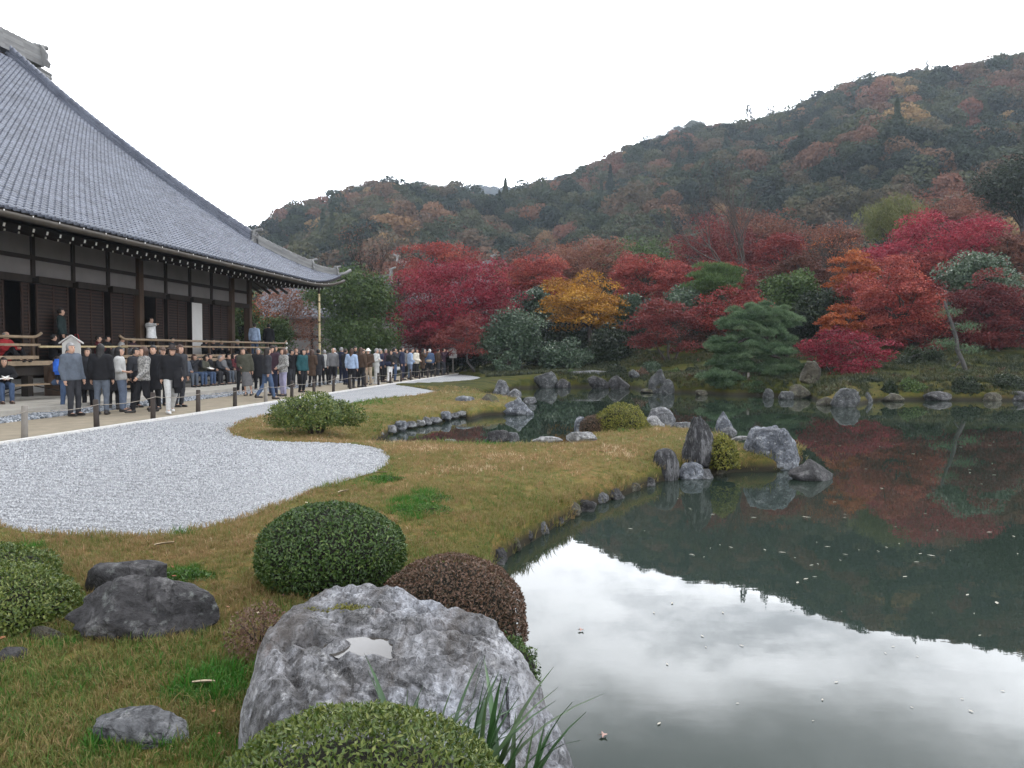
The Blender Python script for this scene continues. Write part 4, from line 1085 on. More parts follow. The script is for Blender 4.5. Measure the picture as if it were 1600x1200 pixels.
rim = TT / .93
topz = .30 - .05 * np.clip(bx_ + .3, -1, 1) - .26 * sstep(bx_, -.15, .40) - .16 * sstep(3.3 - by_, .0, 1.1) - .10 * sstep(-bx_, .85, 1.25)
side = sstep(rim, .74, 1.07) ** 1.6
zz = topz * (1 - side) + (-.50) * side
P3 = np.stack([bx_, by_, zz], -1)
# slanting ledges, a cleft from the puddle to the left rim, and the basin
bd = (bx_ * .62 + by_ * .78)
zz = zz +   .070 * fbm(P3 * 1.9, 3, 401) * (1 - .4 * side) + .045 * fbm(P3 * 5.0, 4, 402) - .055 * np.abs(fbm(np.stack([bd * 6.5, (bx_ * .78 - by_ * .62) * 2.2, P3[..., 2] * 4], -1), 4, 404)) - .02 * np.abs(fbm(P3 * np.array((14, 9, 9)), 3, 414)) + .012 * fbm(P3 * 26, 2, 403)
led = fbm(np.stack([bd * 5.5, (bx_ * .78 - by_ * .62) * 1.6, zz * 3], -1), 3, 409); zz = zz + .055 * (np.round(led * 4) / 4 - led) * (1 - side)
pc_ = np.array(G(572, 1014, .262)[:2])
ex_ = ((bx_ - pc_[0]) * .96 + (by_ - pc_[1]) * -.28) / .15; ey_ = ((bx_ - pc_[0]) * .28 + (by_ - pc_[1]) * .96) / .115
eb = np.hypot(ex_, ey_) * (1.08 + .95 * fbm(q2 * 7, 3, 77))
lx = (bx_ - pc_[0]); ly = (by_ - pc_[1]) - .18 * lx * 0 - (-.16) * lx
cl = np.exp(-(ly + .02 * fbm(q2 * 8, 2, 5)) ** 2 / .0022) * sstep(-lx, .02, .2) * (1 - .3 * sstep(-lx, .4, .9))
zz = zz - .060 * cl
PZ = .262
for (ax_, ay_, an_, dp_, wd_) in ((-.15, 3.55, .5, .05, .0006), (-.55, 2.85, 2.2, .045, .0008), (.05, 3.0, 1.2, .05, .0007), (-.85, 3.05, 1.9, .05, .0009), (-.45, 3.75, .3, .035, .0006), (-.1, 2.6, .7, .04, .0007)):
    lu = (bx_ - ax_) * math.cos(an_) + (by_ - ay_) * math.sin(an_); lv = -(bx_ - ax_) * math.sin(an_) + (by_ - ay_) * math.cos(an_) + .07 * fbm(np.stack([lu * 4, lu * 0 + ax_ * 9], -1), 4, 31)
    zz = zz - .85 * dp_ * np.exp(-lv ** 2 / wd_) * np.exp(-(lu / .42) ** 4) + .02 * np.exp(-(lv - .05) ** 2 / .004) * np.exp(-(lu / .42) ** 4)
zz = np.where(eb < 1.0, np.minimum(zz, PZ - .02 + .03 * (eb - .3)), np.where(eb < 1.7, zz + (np.minimum(zz, PZ + .012 + .05 * (eb - 1.0)) - zz) * sstep(1.7 - eb, 0, .7), zz))
zz = np.where((eb >= 1.0) & (eb < 1.5), np.maximum(zz, PZ + .008 + .03 * (eb - 1)), zz)
rs = 1 + .045 * fbm(P3 * 3.2 + 9, 3, 407) * sstep(TT, .5, .95); bx2 = cen[0] + (bx_ - cen[0]) * rs; by2 = cen[1] + (by_ - cen[1]) * rs
v = np.stack([bx2, by2, zz], -1).reshape(-1, 3) - np.array((cen[0], cen[1], 0))
k = np.arange(NA * len(tt)).reshape(NA, len(tt)); kn = np.roll(k, -1, 0)
f = np.stack([k[:, :-1], k[:, 1:], kn[:, 1:], kn[:, :-1]], -1).reshape(-1, 4)
R_BIG = rockmat('pale_weathered_boulder', (.060, .058, .058), (.205, .205, .215), (.36, .365, .385), (.46, .46, .46), strata=(1.5, .8, 1.2), sc=1.35, rough=.60, ck=.45)
t = R_BIG.node_tree; p = [n for n in t.nodes if n.type == 'BSDF_PRINCIPLED'][0]
old = p.inputs['Base Color'].links[0].from_socket; c0 = coords(t, 'Object')
mp_ = nd(t, 'ShaderNodeMapping'); mp_.inputs['Rotation'].default_value = (.3, .2, .9); mp_.inputs['Scale'].default_value = (3.4, .75, 2.0); t.links.new(c0, mp_.inputs[0]); c = mp_.outputs[0]
stk = noise(t, 2.6, 7, .68, c, .5); old = mixc(t, 1.0, old, ramp(t, stk, [(.34, .50), (.50, .95), (.66, 1.22)]), 'MULTIPLY')
old = mixc(t, ramp(t, noise(t, 1.1, 3, .5, c0), [(.45, 0), (.65, .5)]), old, mixc(t, 1.0, old, (.93, .99, 1.09), 'MULTIPLY'))
col = mixc(t, ramp(t, noise(t, 1.3, 5, .65, c, .5), [(.48, 0), (.66, .8)]), old, (.070, .058, .050))
col = mixc(t, ramp(t, noise(t, 2.4, 4, .6, c, .3), [(.62, 0), (.74, .5)]), col, (.17, .115, .095))
t.links.new(col, p.inputs['Base Color'])
big = thing('boulder', 'huge pale weathered boulder with a rain puddle in the foreground at the water edge', 'boulder', (cen[0], cen[1], 0))
link('stone', mesh_from('stone', v, f, [R_BIG], smooth=True), big)
pa_ = np.linspace(0, 2 * math.pi, 40, endpoint=False)
pv = np.array([(0, 0, 0)] + [(.17 * math.cos(a) * (1 + .2 * float(vnoise(np.array((math.cos(a) * 2, math.sin(a) * 2, 3.))))), .135 * math.sin(a), 0) for a in pa_])
m, t, p, o = new_mat('puddle_water'); p.inputs['Base Color'].default_value = (.05, .045, .04, 1); p.inputs['Roughness'].default_value = .03; p.inputs['IOR'].default_value = 1.33; p.inputs['Specular IOR Level'].default_value = .3
pf = np.array([(0, 1 + i, 1 + (i + 1) % 40) for i in range(40)])
pu = link('puddle', mesh_from('puddle', pv, pf, [m]), big, (pc_[0] - cen[0], pc_[1] - cen[1], PZ)); pu.rotation_euler = (0, 0, -.28)
BIG_TOP = (bx2, by2, zz)
# ------------------------------------------------------------------ clipped bushes and small plants
L_BOX = leafmat('clipped_leaf', [(.012, .028, .007), (.030, .066, .013), (.065, .115, .025), (.13, .18, .045)], .42, .22, .4)
L_AZA = leafmat('azalea_leaf', [(.022, .046, .008), (.058, .098, .017), (.115, .150, .030), (.20, .22, .06)], .42, .25, .4)
L_BRN = leafmat('brown_autumn_leaf', [(.030, .028, .012), (.080, .050, .028), (.14, .078, .052), (.20, .13, .095)], .5, .2, .35)
L_YEL = leafmat('yellow_green_leaf', [(.045, .056, .009), (.11, .12, .020), (.20, .19, .036), (.28, .26, .06)], .5, .25, .3)
L_BRT = leafmat('bright_leaf', [(.016, .050, .006), (.035, .095, .010), (.065, .150, .020), (.11, .20, .035)], .45, .28, .35)
L_DRK = leafmat('dark_leaf', [(.006, .011, .005), (.012, .022, .009), (.022, .036, .014), (.045, .062, .026)], .5, .15, .35)
m_twig = simple('twig_bark', (.032, .024, .018), .9, .3, 20)
m_core = simple('dark_core_fill', (.012, .011, .007), .95, .3, 20, 0)  # near-black colour of the solid core added inside bushes
def dome_leaves(r, n, rx, ry, rz_, lo=-.35, lump=.08, seed=0, shell=.12, upw=.5):
    """points and outward normals on a lumpy dome (base at z=0)"""
    d = rand_unit(int(n * 2.2), r); d = d[d[:, 2] > lo][:n]
    k = 1 + lump * fbm(d * 2.2 + seed, 3, seed) + lump * .5 * fbm(d * 6 + seed, 2, seed + 5) - np.abs(r.normal(size=len(d))) * shell * .5
    p = d * k[:, None] * np.array((rx, ry, rz_))
    nr = d / np.array((rx, ry, rz_)); nr /= np.linalg.norm(nr, axis=1, keepdims=True)
    return p, nr
def bush(label, center, rx, ry, rz_, n, L, mat, seed, zlift=0, lo=-.35, lump=.08, shell=.12, cat='bush', name='bush', group=None, core=True, wr=.42, tint0=.5, tspread=.22):
    r = np.random.default_rng(seed)
    t_ = thing(name, label, cat, center, 0, group)
    p, nr = dome_leaves(r, n, rx, ry, rz_, lo, lump, seed, shell)
    n = len(p)
    ax = nr * .45 + rand_unit(n, r) * .85 + np.array((0, 0, .25)); nm = nr + rand_unit(n, r) * .6
    p = p + (0, 0, zlift)
    tint = np.clip(tint0 + tspread * r.normal(size=n) + .18 * fbm(p * (1.2 / max(rx, .2)), 2, seed + 2), 0, 1)
    lf = link('foliage', leaves_mesh('foliage', p, ax, nm, L * r.uniform(.7, 1.25, n), L * wr * r.uniform(.8, 1.2, n), tint, mat), t_)
    tag(lf, kind='stuff')
    mb = MB()
    for k in range(7):
        a = k * .9 + seed; mb.tube([(math.cos(a) * rx * .1, math.sin(a) * ry * .1, -.08), (math.cos(a) * rx * .3, math.sin(a) * ry * .3, zlift + rz_ * .3), (math.cos(a) * rx * .6, math.sin(a) * ry * .6, zlift + rz_ * .6)], [rx * .035, rx * .025, rx * .012], 5)
    mb.build('stems', m_twig, t_, True)
    if core:  # solid dark ellipsoid added under the leaves to block light
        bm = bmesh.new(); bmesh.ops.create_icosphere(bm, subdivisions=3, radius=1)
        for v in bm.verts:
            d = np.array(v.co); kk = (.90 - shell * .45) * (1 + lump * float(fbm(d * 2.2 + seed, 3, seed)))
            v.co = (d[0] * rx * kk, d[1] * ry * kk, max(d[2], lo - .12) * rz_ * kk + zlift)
        me = bpy.data.meshes.new('light_block_core'); bm.to_mesh(me); bm.free(); me.materials.append(m_core); link('light_block_core', me, t_)
    return t_
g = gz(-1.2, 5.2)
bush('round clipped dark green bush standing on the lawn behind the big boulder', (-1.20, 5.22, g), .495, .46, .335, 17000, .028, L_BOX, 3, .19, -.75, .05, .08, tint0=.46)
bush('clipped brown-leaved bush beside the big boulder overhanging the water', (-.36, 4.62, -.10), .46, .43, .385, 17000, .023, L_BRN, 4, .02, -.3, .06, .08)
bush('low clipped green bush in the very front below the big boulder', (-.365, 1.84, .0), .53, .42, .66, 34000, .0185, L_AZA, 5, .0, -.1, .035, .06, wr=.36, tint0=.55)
bush('small trailing green bush at the water side of the big boulder', (.02, 4.02, -.22), .12, .14, .24, 1400, .026, L_BOX, 14, .02, -.4, .2, .2)
bush('reddish twiggy tuft at the left side of the big boulder', (-1.27, 3.95, .0), .16, .18, .20, 1600, .020, L_BRN, 15, .02, -.2, .3, .3, core=False, tint0=.65)
q = G(25, 985, -.05)
bush('leafy green bush at the left edge beside the large dark rock', (q[0] - .26, q[1] + .10, gz(q[0], q[1])), .54, .42, .27, 16000, .026, L_AZA, 6, .05, -.25, .14, .2, tint0=.55)
bush('low leafy bush behind the left edge bush, at the frame edge', (q[0] - .62, q[1] + .62, gz(q[0], q[1] + .6)), .52, .4, .29, 10000, .026, L_AZA, 16, .03, -.25, .14, .2)
q = G(482, 683, -.05)
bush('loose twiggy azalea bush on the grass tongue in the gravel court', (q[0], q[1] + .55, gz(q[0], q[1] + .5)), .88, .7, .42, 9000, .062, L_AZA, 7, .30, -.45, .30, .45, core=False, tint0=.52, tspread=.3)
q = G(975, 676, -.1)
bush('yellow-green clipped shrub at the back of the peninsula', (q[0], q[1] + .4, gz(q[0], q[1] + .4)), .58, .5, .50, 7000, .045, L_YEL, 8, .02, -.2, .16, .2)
bush('small brown shrub left of the yellow-green peninsula shrub', (q[0] - .55, q[1] + .35, gz(q[0], q[1] + .3)), .30, .3, .30, 2600, .035, L_BRN, 18, .0, -.2, .12, .2, tint0=.35)
q = G(1138, 722, -.15)
bush('bright green leafy plant between the tall upright rock and the blocky rock', (q[0], q[1] + .3, -.2), .23, .28, .40, 2600, .045, L_YEL, 9, .03, -.25, .22, .3, tint0=.45)
for k, (px, py, rw) in enumerate(((650, 800, .22), (672, 783, .18), (600, 751, .16), (286, 910, .13))):
    q = G(px, py, -.04)
    bush(['bright green clover clump on the lawn behind the round clipped bush', 'second bright clover clump, behind and right of the first', 'small bright clover clump near the gravel point', 'small green weed tuft right of the dark lawn rocks'][k], (q[0], q[1], gz(q[0], q[1])), rw * 1.5, rw * 1.1, .05, 900, .028, L_BRT, 40 + k, .0, -.1, .4, .6, cat='plant', name='clover_clump', core=False)
# iris plant with sword leaves, each leaf a part
def blade(r, base, az, h, lean, wd):
    n = 7; d = np.array((math.cos(az), math.sin(az), 0)); s_ = np.array((-d[1], d[0], 0))
    v = []; f = []
    for k in range(n):
        t_ = k / (n - 1); c = base + np.array((0, 0, 1.)) * h * (t_ - lean * .45 * t_ ** 2.2) + d * h * lean * t_ ** 1.7
        w = wd * (1 - t_ ** 2.5) * (.7 + .6 * min(t_ * 3, 1) * .5); up = d * .25 + np.array((0, 0, .1))
        v += [c - s_ * w, c + d * wd * .18 * 1.0, c + s_ * w]
        if k: o = (k - 1) * 3; f += [(o, o + 1, o + 4, o + 3), (o + 1, o + 2, o + 5, o + 4)]
    return np.array(v), np.array(f)
m_iris = simple('iris_leaf_green', (.030, .075, .022), .42, .35, 12, .05, .003, (1, 1, .2), .5)
m_iris2 = simple('iris_leaf_tip', (.055, .095, .035), .45, .3, 12, .05, .003, (1, 1, .2), .5)
iris = thing('iris_plant', 'clump of long dark green sword leaves between the front bush and the big boulder', 'plant', (-.20, 2.20, .16))
r = np.random.default_rng(9)
for k in range(64):
    b0 = np.array((r.uniform(-.20, .26), r.uniform(-.06, .10), .0)); az = r.normal(-.15 if b0[0] > -.1 else 1.4, .8)
    v, f = blade(r, b0, az, r.uniform(.27, .50) * (1.0 if b0[0] > -.12 else .9), r.uniform(.12, .85), r.uniform(.007, .0135))
    link('leaf', mesh_from('leaf', v, f, [m_iris if r.uniform() < .75 else m_iris2], smooth=True), iris)
# moss on the boulder beside the puddle and a cushion near the bank stone
def moss_pad(label, c, rx, ry, n, seed, mat, h=.015):
    bush(label, c, rx, ry, h, n, .012, mat, seed, 0, -.05, .5, .7, cat='moss', name='moss_pad', core=False)
moss_pad('dark moss patch on the boulder above the puddle', (-.80, 3.66, .30), .15, .05, 900, 61, L_YEL, .02)
q = G(735, 858, -.15); moss_pad('yellow moss cushion on the bank above the dark stone block', (q[0], q[1] + .1, gz(q[0], q[1] + .1)), .16, .1, 900, 62, L_YEL)
# fallen pale pod on the lawn and floating leaves on the pond
m_pod = simple('dry_leaf', (.42, .34, .24), .7, .3, 20, .2, .004)
def curled(L_, W_, h_):
    v = []; f = []
    for k in range(7):
        t_ = k / 6; w = W_ * math.sin(math.pi * min(max(t_, .04), .97)) ** .6
        v += [(L_ * (t_ - .5), -w, h_ * (.9 + .5 * math.sin(3 * t_))), (L_ * (t_ - .5), 0, .006), (L_ * (t_ - .5), w, h_)]
        if k: o = (k - 1) * 3; f += [(o, o + 1, o + 4, o + 3), (o + 1, o + 2, o + 5, o + 4)]
    return np.array(v), np.array(f)
v, f = curled(.10, .016, .014); me_pod = mesh_from('fallen_leaf', v, f, [m_pod], smooth=True)
for px, py, lab, rz_ in ((318, 1079, 'curled pale dry leaf lying in the grass left of the big boulder', .1), (257, 857, 'pale curled leaf in the grass below the gravel court', .6), (596, 742, 'tiny white fallen leaf by the gravel point', .2), (536, 772, 'tiny pale fallen leaf on the lawn above the round bush', 1.)):
    q = G(px, py, -.01); s_ = 1 if py > 1000 else 1.4
    tag(link('fallen_leaf', me_pod, None, (q[0], q[1], gz(q[0], q[1]) + .035), rz_, s_), lab, 'leaf')
m_fl = simple('floating_leaf_pale', (.44, .41, .34), .6, .2, 30, 0); m_fl2 = simple('floating_leaf_pink', (.46, .30, .26), .6, .2, 30, 0)
def flat_leaf(L_, W_):
    v = [(L_ * t_, W_ * s_ * (1 - abs(t_) ** 1.6), .003 + .002 * s_ * s_) for t_ in (-1, -.5, 0, .5, 1) for s_ in (-1, 0, 1)]
    f = [(i * 3 + j, i * 3 + j + 1, i * 3 + j + 4, i * 3 + j + 3) for i in range(4) for j in range(2)]
    return np.array(v), np.array(f)
def star(n, r0, r1):
    v = [(0, 0, .004)]
    for k in range(2 * n):
        a = math.pi * k / n; q = r1 if k % 2 == 0 else r0; v.append((q * math.cos(a), q * math.sin(a) * .8, .002 + .006 * (k % 3)))
    return np.array(v), np.array([(0, 1 + k, 1 + (k + 1) % (2 * n)) for k in range(2 * n)])
me_f1 = mesh_from('floating_leaf', *flat_leaf(.030, .011), [m_fl]); me_f2 = mesh_from('floating_leaf', *star(5, .012, .028), [m_fl2])
r = np.random.default_rng(12)
fl = [(1027, 777), (1064, 771), (1080, 797), (1142, 684 + 48), (1320, 1164 - 360), (985, 827), (1007, 830), (1078, 795), (1268, 884), (1313, 876), (1405, 850), (1385, 856), (1372, 862), (1432, 879), (1315, 956), (1262, 809), (1312, 697), (1353, 733), (1320, 809), (1304, 785), (1125, 852), (1110, 857), (1142, 856), (1080, 867), (1083, 868), (1100, 871), (1584, 839), (1590, 866), (1515, 734), (1278, 882), (1273, 902), (1293, 855), (1438, 866), (1455, 869), (1485, 861), (1342, 860), (1195, 860), (1222, 864), (1242, 872)]
for k in range(60):
    py = r.uniform(.0, 1) ** 1.6 * 480 + 690; fl.append((r.uniform(900 if py < 800 else 980, 1590), py))
n_ = 0
for px, py in fl:
    q = G(px, py, WZ)
    if poly_sd(q[None, :2], POND)[0] > -.25: continue
    s_ = r.uniform(.45, 1.15) * (1 if py < 950 else .5)
    o = link('floating_leaf', me_f1, None, (q[0], q[1], WZ + .003), r.uniform(0, 6.28), s_); tag(o, 'small pale fallen leaf floating on the open pond', 'leaf', 'pale leaves floating on the pond'); n_ += 1
for px, py, lab in ((943, 1151, 'pinkish maple leaf floating on the bright water near the boulder'), (908, 986, 'brown leaf floating on the reflected clouds')):
    q = G(px, py, WZ); tag(link('floating_leaf', me_f2, None, (q[0], q[1], WZ + .004), .7, 1.0), lab, 'leaf')
# ------------------------------------------------------------------ trees
m_bark = simple('maple_bark', (.050, .040, .034), .9, .35, 9, .5, .02, (1, 1, .3))
m_barkd = simple('dark_bark', (.022, .017, .014), .9, .35, 9, .5, .02, (1, 1, .3))
m_barkp = simple('pale_lichened_bark', (.062, .058, .055), .9, .45, 6, .5, .02, (1, 1, .5))
L_CRIM = leafmat('crimson_maple_leaf', [(.078, .009, .016), (.18, .017, .031), (.29, .028, .048), (.38, .06, .07)], .5, .22, .2)
L_RED = leafmat('red_maple_leaf', [(.085, .014, .016), (.18, .030, .028), (.29, .056, .044), (.40, .12, .075)], .5, .22, .2)
L_DRED = leafmat('dark_red_maple_leaf', [(.045, .010, .012), (.095, .020, .022), (.155, .034, .032), (.22, .06, .05)], .5, .3, .2)
L_ORG = leafmat('orange_maple_leaf', [(.14, .030, .012), (.27, .065, .022), (.38, .115, .036), (.46, .18, .06)], .5, .22, .2)
L_GOLD = leafmat('golden_maple_leaf', [(.13, .052, .010), (.26, .115, .014), (.40, .20, .026), (.50, .29, .06)], .5, .22, .2)
L_RUST = leafmat('rusty_maple_leaf', [(.060, .028, .020), (.12, .048, .034), (.18, .075, .05), (.24, .12, .08)], .5, .3, .2)
L_CAM = leafmat('camellia_leaf', [(.014, .032, .018), (.032, .062, .032), (.062, .100, .054), (.15, .19, .13)], .35, .12, .5)
L_EVG = leafmat('evergreen_leaf', [(.022, .042, .012), (.046, .082, .022), (.080, .122, .034), (.13, .17, .055)], .5, .2, .3)
L_PINE = leafmat('pine_needle', [(.030, .060, .030), (.066, .116, .058), (.115, .175, .090), (.17, .23, .13)], .5, .15, .25)
L_PINE2 = leafmat('fresh_pine_needle', [(.022, .046, .014), (.045, .085, .024), (.080, .130, .038), (.12, .17, .06)], .5, .2, .25)
L_BMB = leafmat('bamboo_leaf', [(.050, .055, .014), (.085, .095, .028), (.13, .135, .045), (.18, .18, .08)], .5, .25, .25)

def pads_in(r, n, kind):
    """clump centres in the unit crown (z -1..1)"""
    d = rand_unit(n * 3, r)
    d = d[d[:, 2] > {'maple': -.78, 'pine': -.9, 'shrub': -1}.get(kind, -.85)][:n]
    rr = .30 + .66 * r.uniform(size=len(d)) ** .45
    return d * rr[:, None]
def tree(label, x0, x1, yt, yb, d, mat, seed, kind='maple', n=9000, L=.15, name=None, cat='tree', group=None, trunk=None, bark=None, zg=None,
         npads=None, depthr=.85, trunk_r=None, lean=0.0, padr=None, wr=.62, tint0=.5, multi=1, gap=1.0):
    r = np.random.default_rng(seed)
    if kind == 'maple': e_ = .04 * (x1 - x0); x0, x1, yt, yb = x0 - e_, x1 + e_, yt - .05 * (yb - yt), yb + .18 * (yb - yt)
    a, b_ = P(x0, yb, d), P(x1, yt, d)
    rx = (b_[0] - a[0]) / 2; zt, zbm = b_[2], a[2]; cx = (a[0] + b_[0]) / 2; cz = (zt + zbm) / 2; rz_ = (zt - zbm) / 2; ry = rx * depthr
    tx = cx if trunk is None else P(trunk, 600, d)[0]
    g = gz(tx, d) if zg is None else zg
    t_ = thing(name or {'maple': 'maple_tree', 'pine': 'pine_tree', 'camellia': 'evergreen_tree', 'bamboo': 'bamboo_clump'}.get(kind, 'tree'), label, cat, (tx, d, g), 0, group)
    off = np.array((tx, d, g)); cc = np.array((cx, d, cz)) - off
    npads = npads or int(np.clip(30 * (rx * rz_) ** .6, 30, 130))
    shrub = name == 'evergreen_shrub' or 'hedge' in label or 'thicket' in label or 'dark evergreen mass' in label
    pc = pads_in(r, npads, 'shrub' if shrub else kind)
    if not shrub and kind != 'pine': rx *= 1.08; rz_ *= 1.06
    # uneven outline: lobes reach out or stay in
    az = np.arctan2(pc[:, 1], pc[:, 0]); pc *= (1 + .38 * vnoise(np.stack([np.cos(az) * 1.6 + seed, np.sin(az) * 1.6, pc[:, 2] * 2.2], -1), seed))[:, None]
    pr0 = padr or (.27 if kind == 'maple' else .36 if kind == 'camellia' else .30)
    R0 = (rx * ry * rz_) ** (1 / 3)
    pcw = pc * np.array((rx, ry, rz_)) * (1 - .55 * pr0) + cc
    pr = pr0 * R0 * r.uniform(.7, 1.3, len(pc))
    k = r.choice(len(pc), n, p=pr ** 2 / (pr ** 2).sum())
    loc = rand_unit(n, r) * (r.uniform(size=n) ** .40)[:, None]
    if kind == 'maple':
        sq = np.array((1.25, 1.25, .36)); q = loc * sq
        q[:, 2] -= .22 * (q[:, 0] ** 2 + q[:, 1] ** 2)
        nm = rand_unit(n, r) * .75 + np.array((0, 0, .6)); ax = rand_unit(n, r) * np.array((1, 1, .6)) + np.array((0, 0, -.15))
    elif kind == 'pine':
        q = loc * np.array((1.25, 1.25, .34)); q[:, 2] = np.abs(q[:, 2]) - .12 * (q[:, 0] ** 2 + q[:, 1] ** 2)
        nm = rand_unit(n, r); ax = rand_unit(n, r) * .55 + np.array((0, 0, .75)) + q * .5
    elif kind == 'bamboo':
        q = loc * np.array((.8, .8, 1.0)); nm = rand_unit(n, r) + np.array((0, 0, .4)); ax = rand_unit(n, r) * .6 + np.array((.2, 0, -.8))
    else:
        q = loc * np.array((1.0, 1.0, .8)); nm = rand_unit(n, r) + q * .8 + np.array((0, 0, .5)); ax = rand_unit(n, r) + q * .7
    if kind == 'maple': n = len(k)
    c = pcw[k] + q * pr[k][:, None]
    ptint = r.normal(size=len(pc)) * .13
    tint = tint0 + ptint[k] + r.normal(size=n) * .15
    wd = {'pine': .16, 'bamboo': .2}.get(kind, wr)
    lf = link('crown', leaves_mesh('crown', c, ax, nm, L * r.uniform(.65, 1.3, n), L * wd * r.uniform(.8, 1.2, n), tint, mat), t_)
    # trunk and limbs
    bark = bark or (m_bark if kind == 'maple' else m_barkd)
    mb = MB(); H = cc[2] - rz_ * .35
    tr = trunk_r or max(.07, .035 * (rx + rz_))
    for s_ in range(multi):
        jx = (s_ - (multi - 1) / 2) * rx * .34
        n0 = np.array((jx * .25, 0, -.15))
        tgt = np.array((cc[0] * .55 + lean * 0 + jx, r.normal() * .1 * ry, max(H, .5)))
        mid = n0 * .5 + tgt * .5 + np.array((r.normal() * .06 * H + lean, r.normal() * .05 * H, 0))
        pts = [n0, n0 * .55 + mid * .45 + (r.normal() * .03 * H, 0, 0), mid, tgt]
        mb.tube(pts, [tr * 1.25, tr, tr * .85, tr * .62], 7)
        sel = r.choice(len(pc), min(len(pc), (18 if kind != 'bamboo' else 4) // multi + 4), replace=False)
        for j in sel:
            e = pcw[j]; st = mid * .35 + tgt * .65 if r.uniform() < .5 else tgt
            m2 = st * .45 + e * .55 + np.array((r.normal() * .12 * rx, r.normal() * .12 * ry, r.normal() * .06 * rz_ + .06 * rz_))
            mb.tube([st, st * .6 + m2 * .4 + (0, 0, .03 * rz_), m2, e], [tr * .45, tr * .34, tr * .22, tr * .07], 5, 0, False)
    mb.build('trunk', bark, t_, True)
    return t_
def bare_tree(label, px, yt, yb, d, width, seed, mat=None, name='bare_tree', leaves=None):
    r = np.random.default_rng(seed); base = P(px, 600, d); g = gz(base[0], d); top = P(px, yt, d)[2]; H = top - g
    t_ = thing(name, label, 'tree', (base[0], d, g)); mb = MB(); tips = []
    W_ = width / F * d / 2
    def grow(p, dr, ln, rd, lev):
        n = 3; pts = [p]; rs = [rd]; q = p; dd = dr
        for k in range(n):
            dd = dd + r.normal(size=3) * .13 + np.array((0, 0, .05)); dd /= np.linalg.norm(dd); q = q + dd * ln / n; pts.append(q); rs.append(rd * (1 - .08 * (k + 1)))
        mb.tube(pts, rs, 5 if lev < 2 else 3, 0, False)
        if lev >= 5: tips.append(q); return
        for k in range(3 if lev < 4 else 3):
            sp = .50 if lev else .62
            nd_ = dd + rand_unit(1, r)[0] * sp * np.array((W_ / H * 2.6, W_ / H * 2.6, .7)); nd_ /= np.linalg.norm(nd_)
            grow(pts[-1] if k else pts[-2], nd_, ln * r.uniform(.62, .82), rs[-1] * .74, lev + 1)
    grow(np.array((0, 0, -.2)), np.array((r.normal() * .05, 0, 1.)), H * .30, H * .016, 0)
    tk = mb.build('branches', mat or m_barkd, t_, True)
    zmax = max(v.co.z for v in tk.data.vertices); sc = H / zmax
    tk.data.transform(Matrix.Scale(sc, 4))
    if leaves:
        mt_, n, L = leaves; tp = np.array(tips) * sc; k = r.choice(len(tp), n); c = tp[k] + r.normal(size=(n, 3)) * .3
        link('crown', leaves_mesh('crown', c, rand_unit(n, r), rand_unit(n, r), L * r.uniform(.7, 1.2, n), L * .6, r.uniform(0, 1, n), mt_), t_)
    return t_
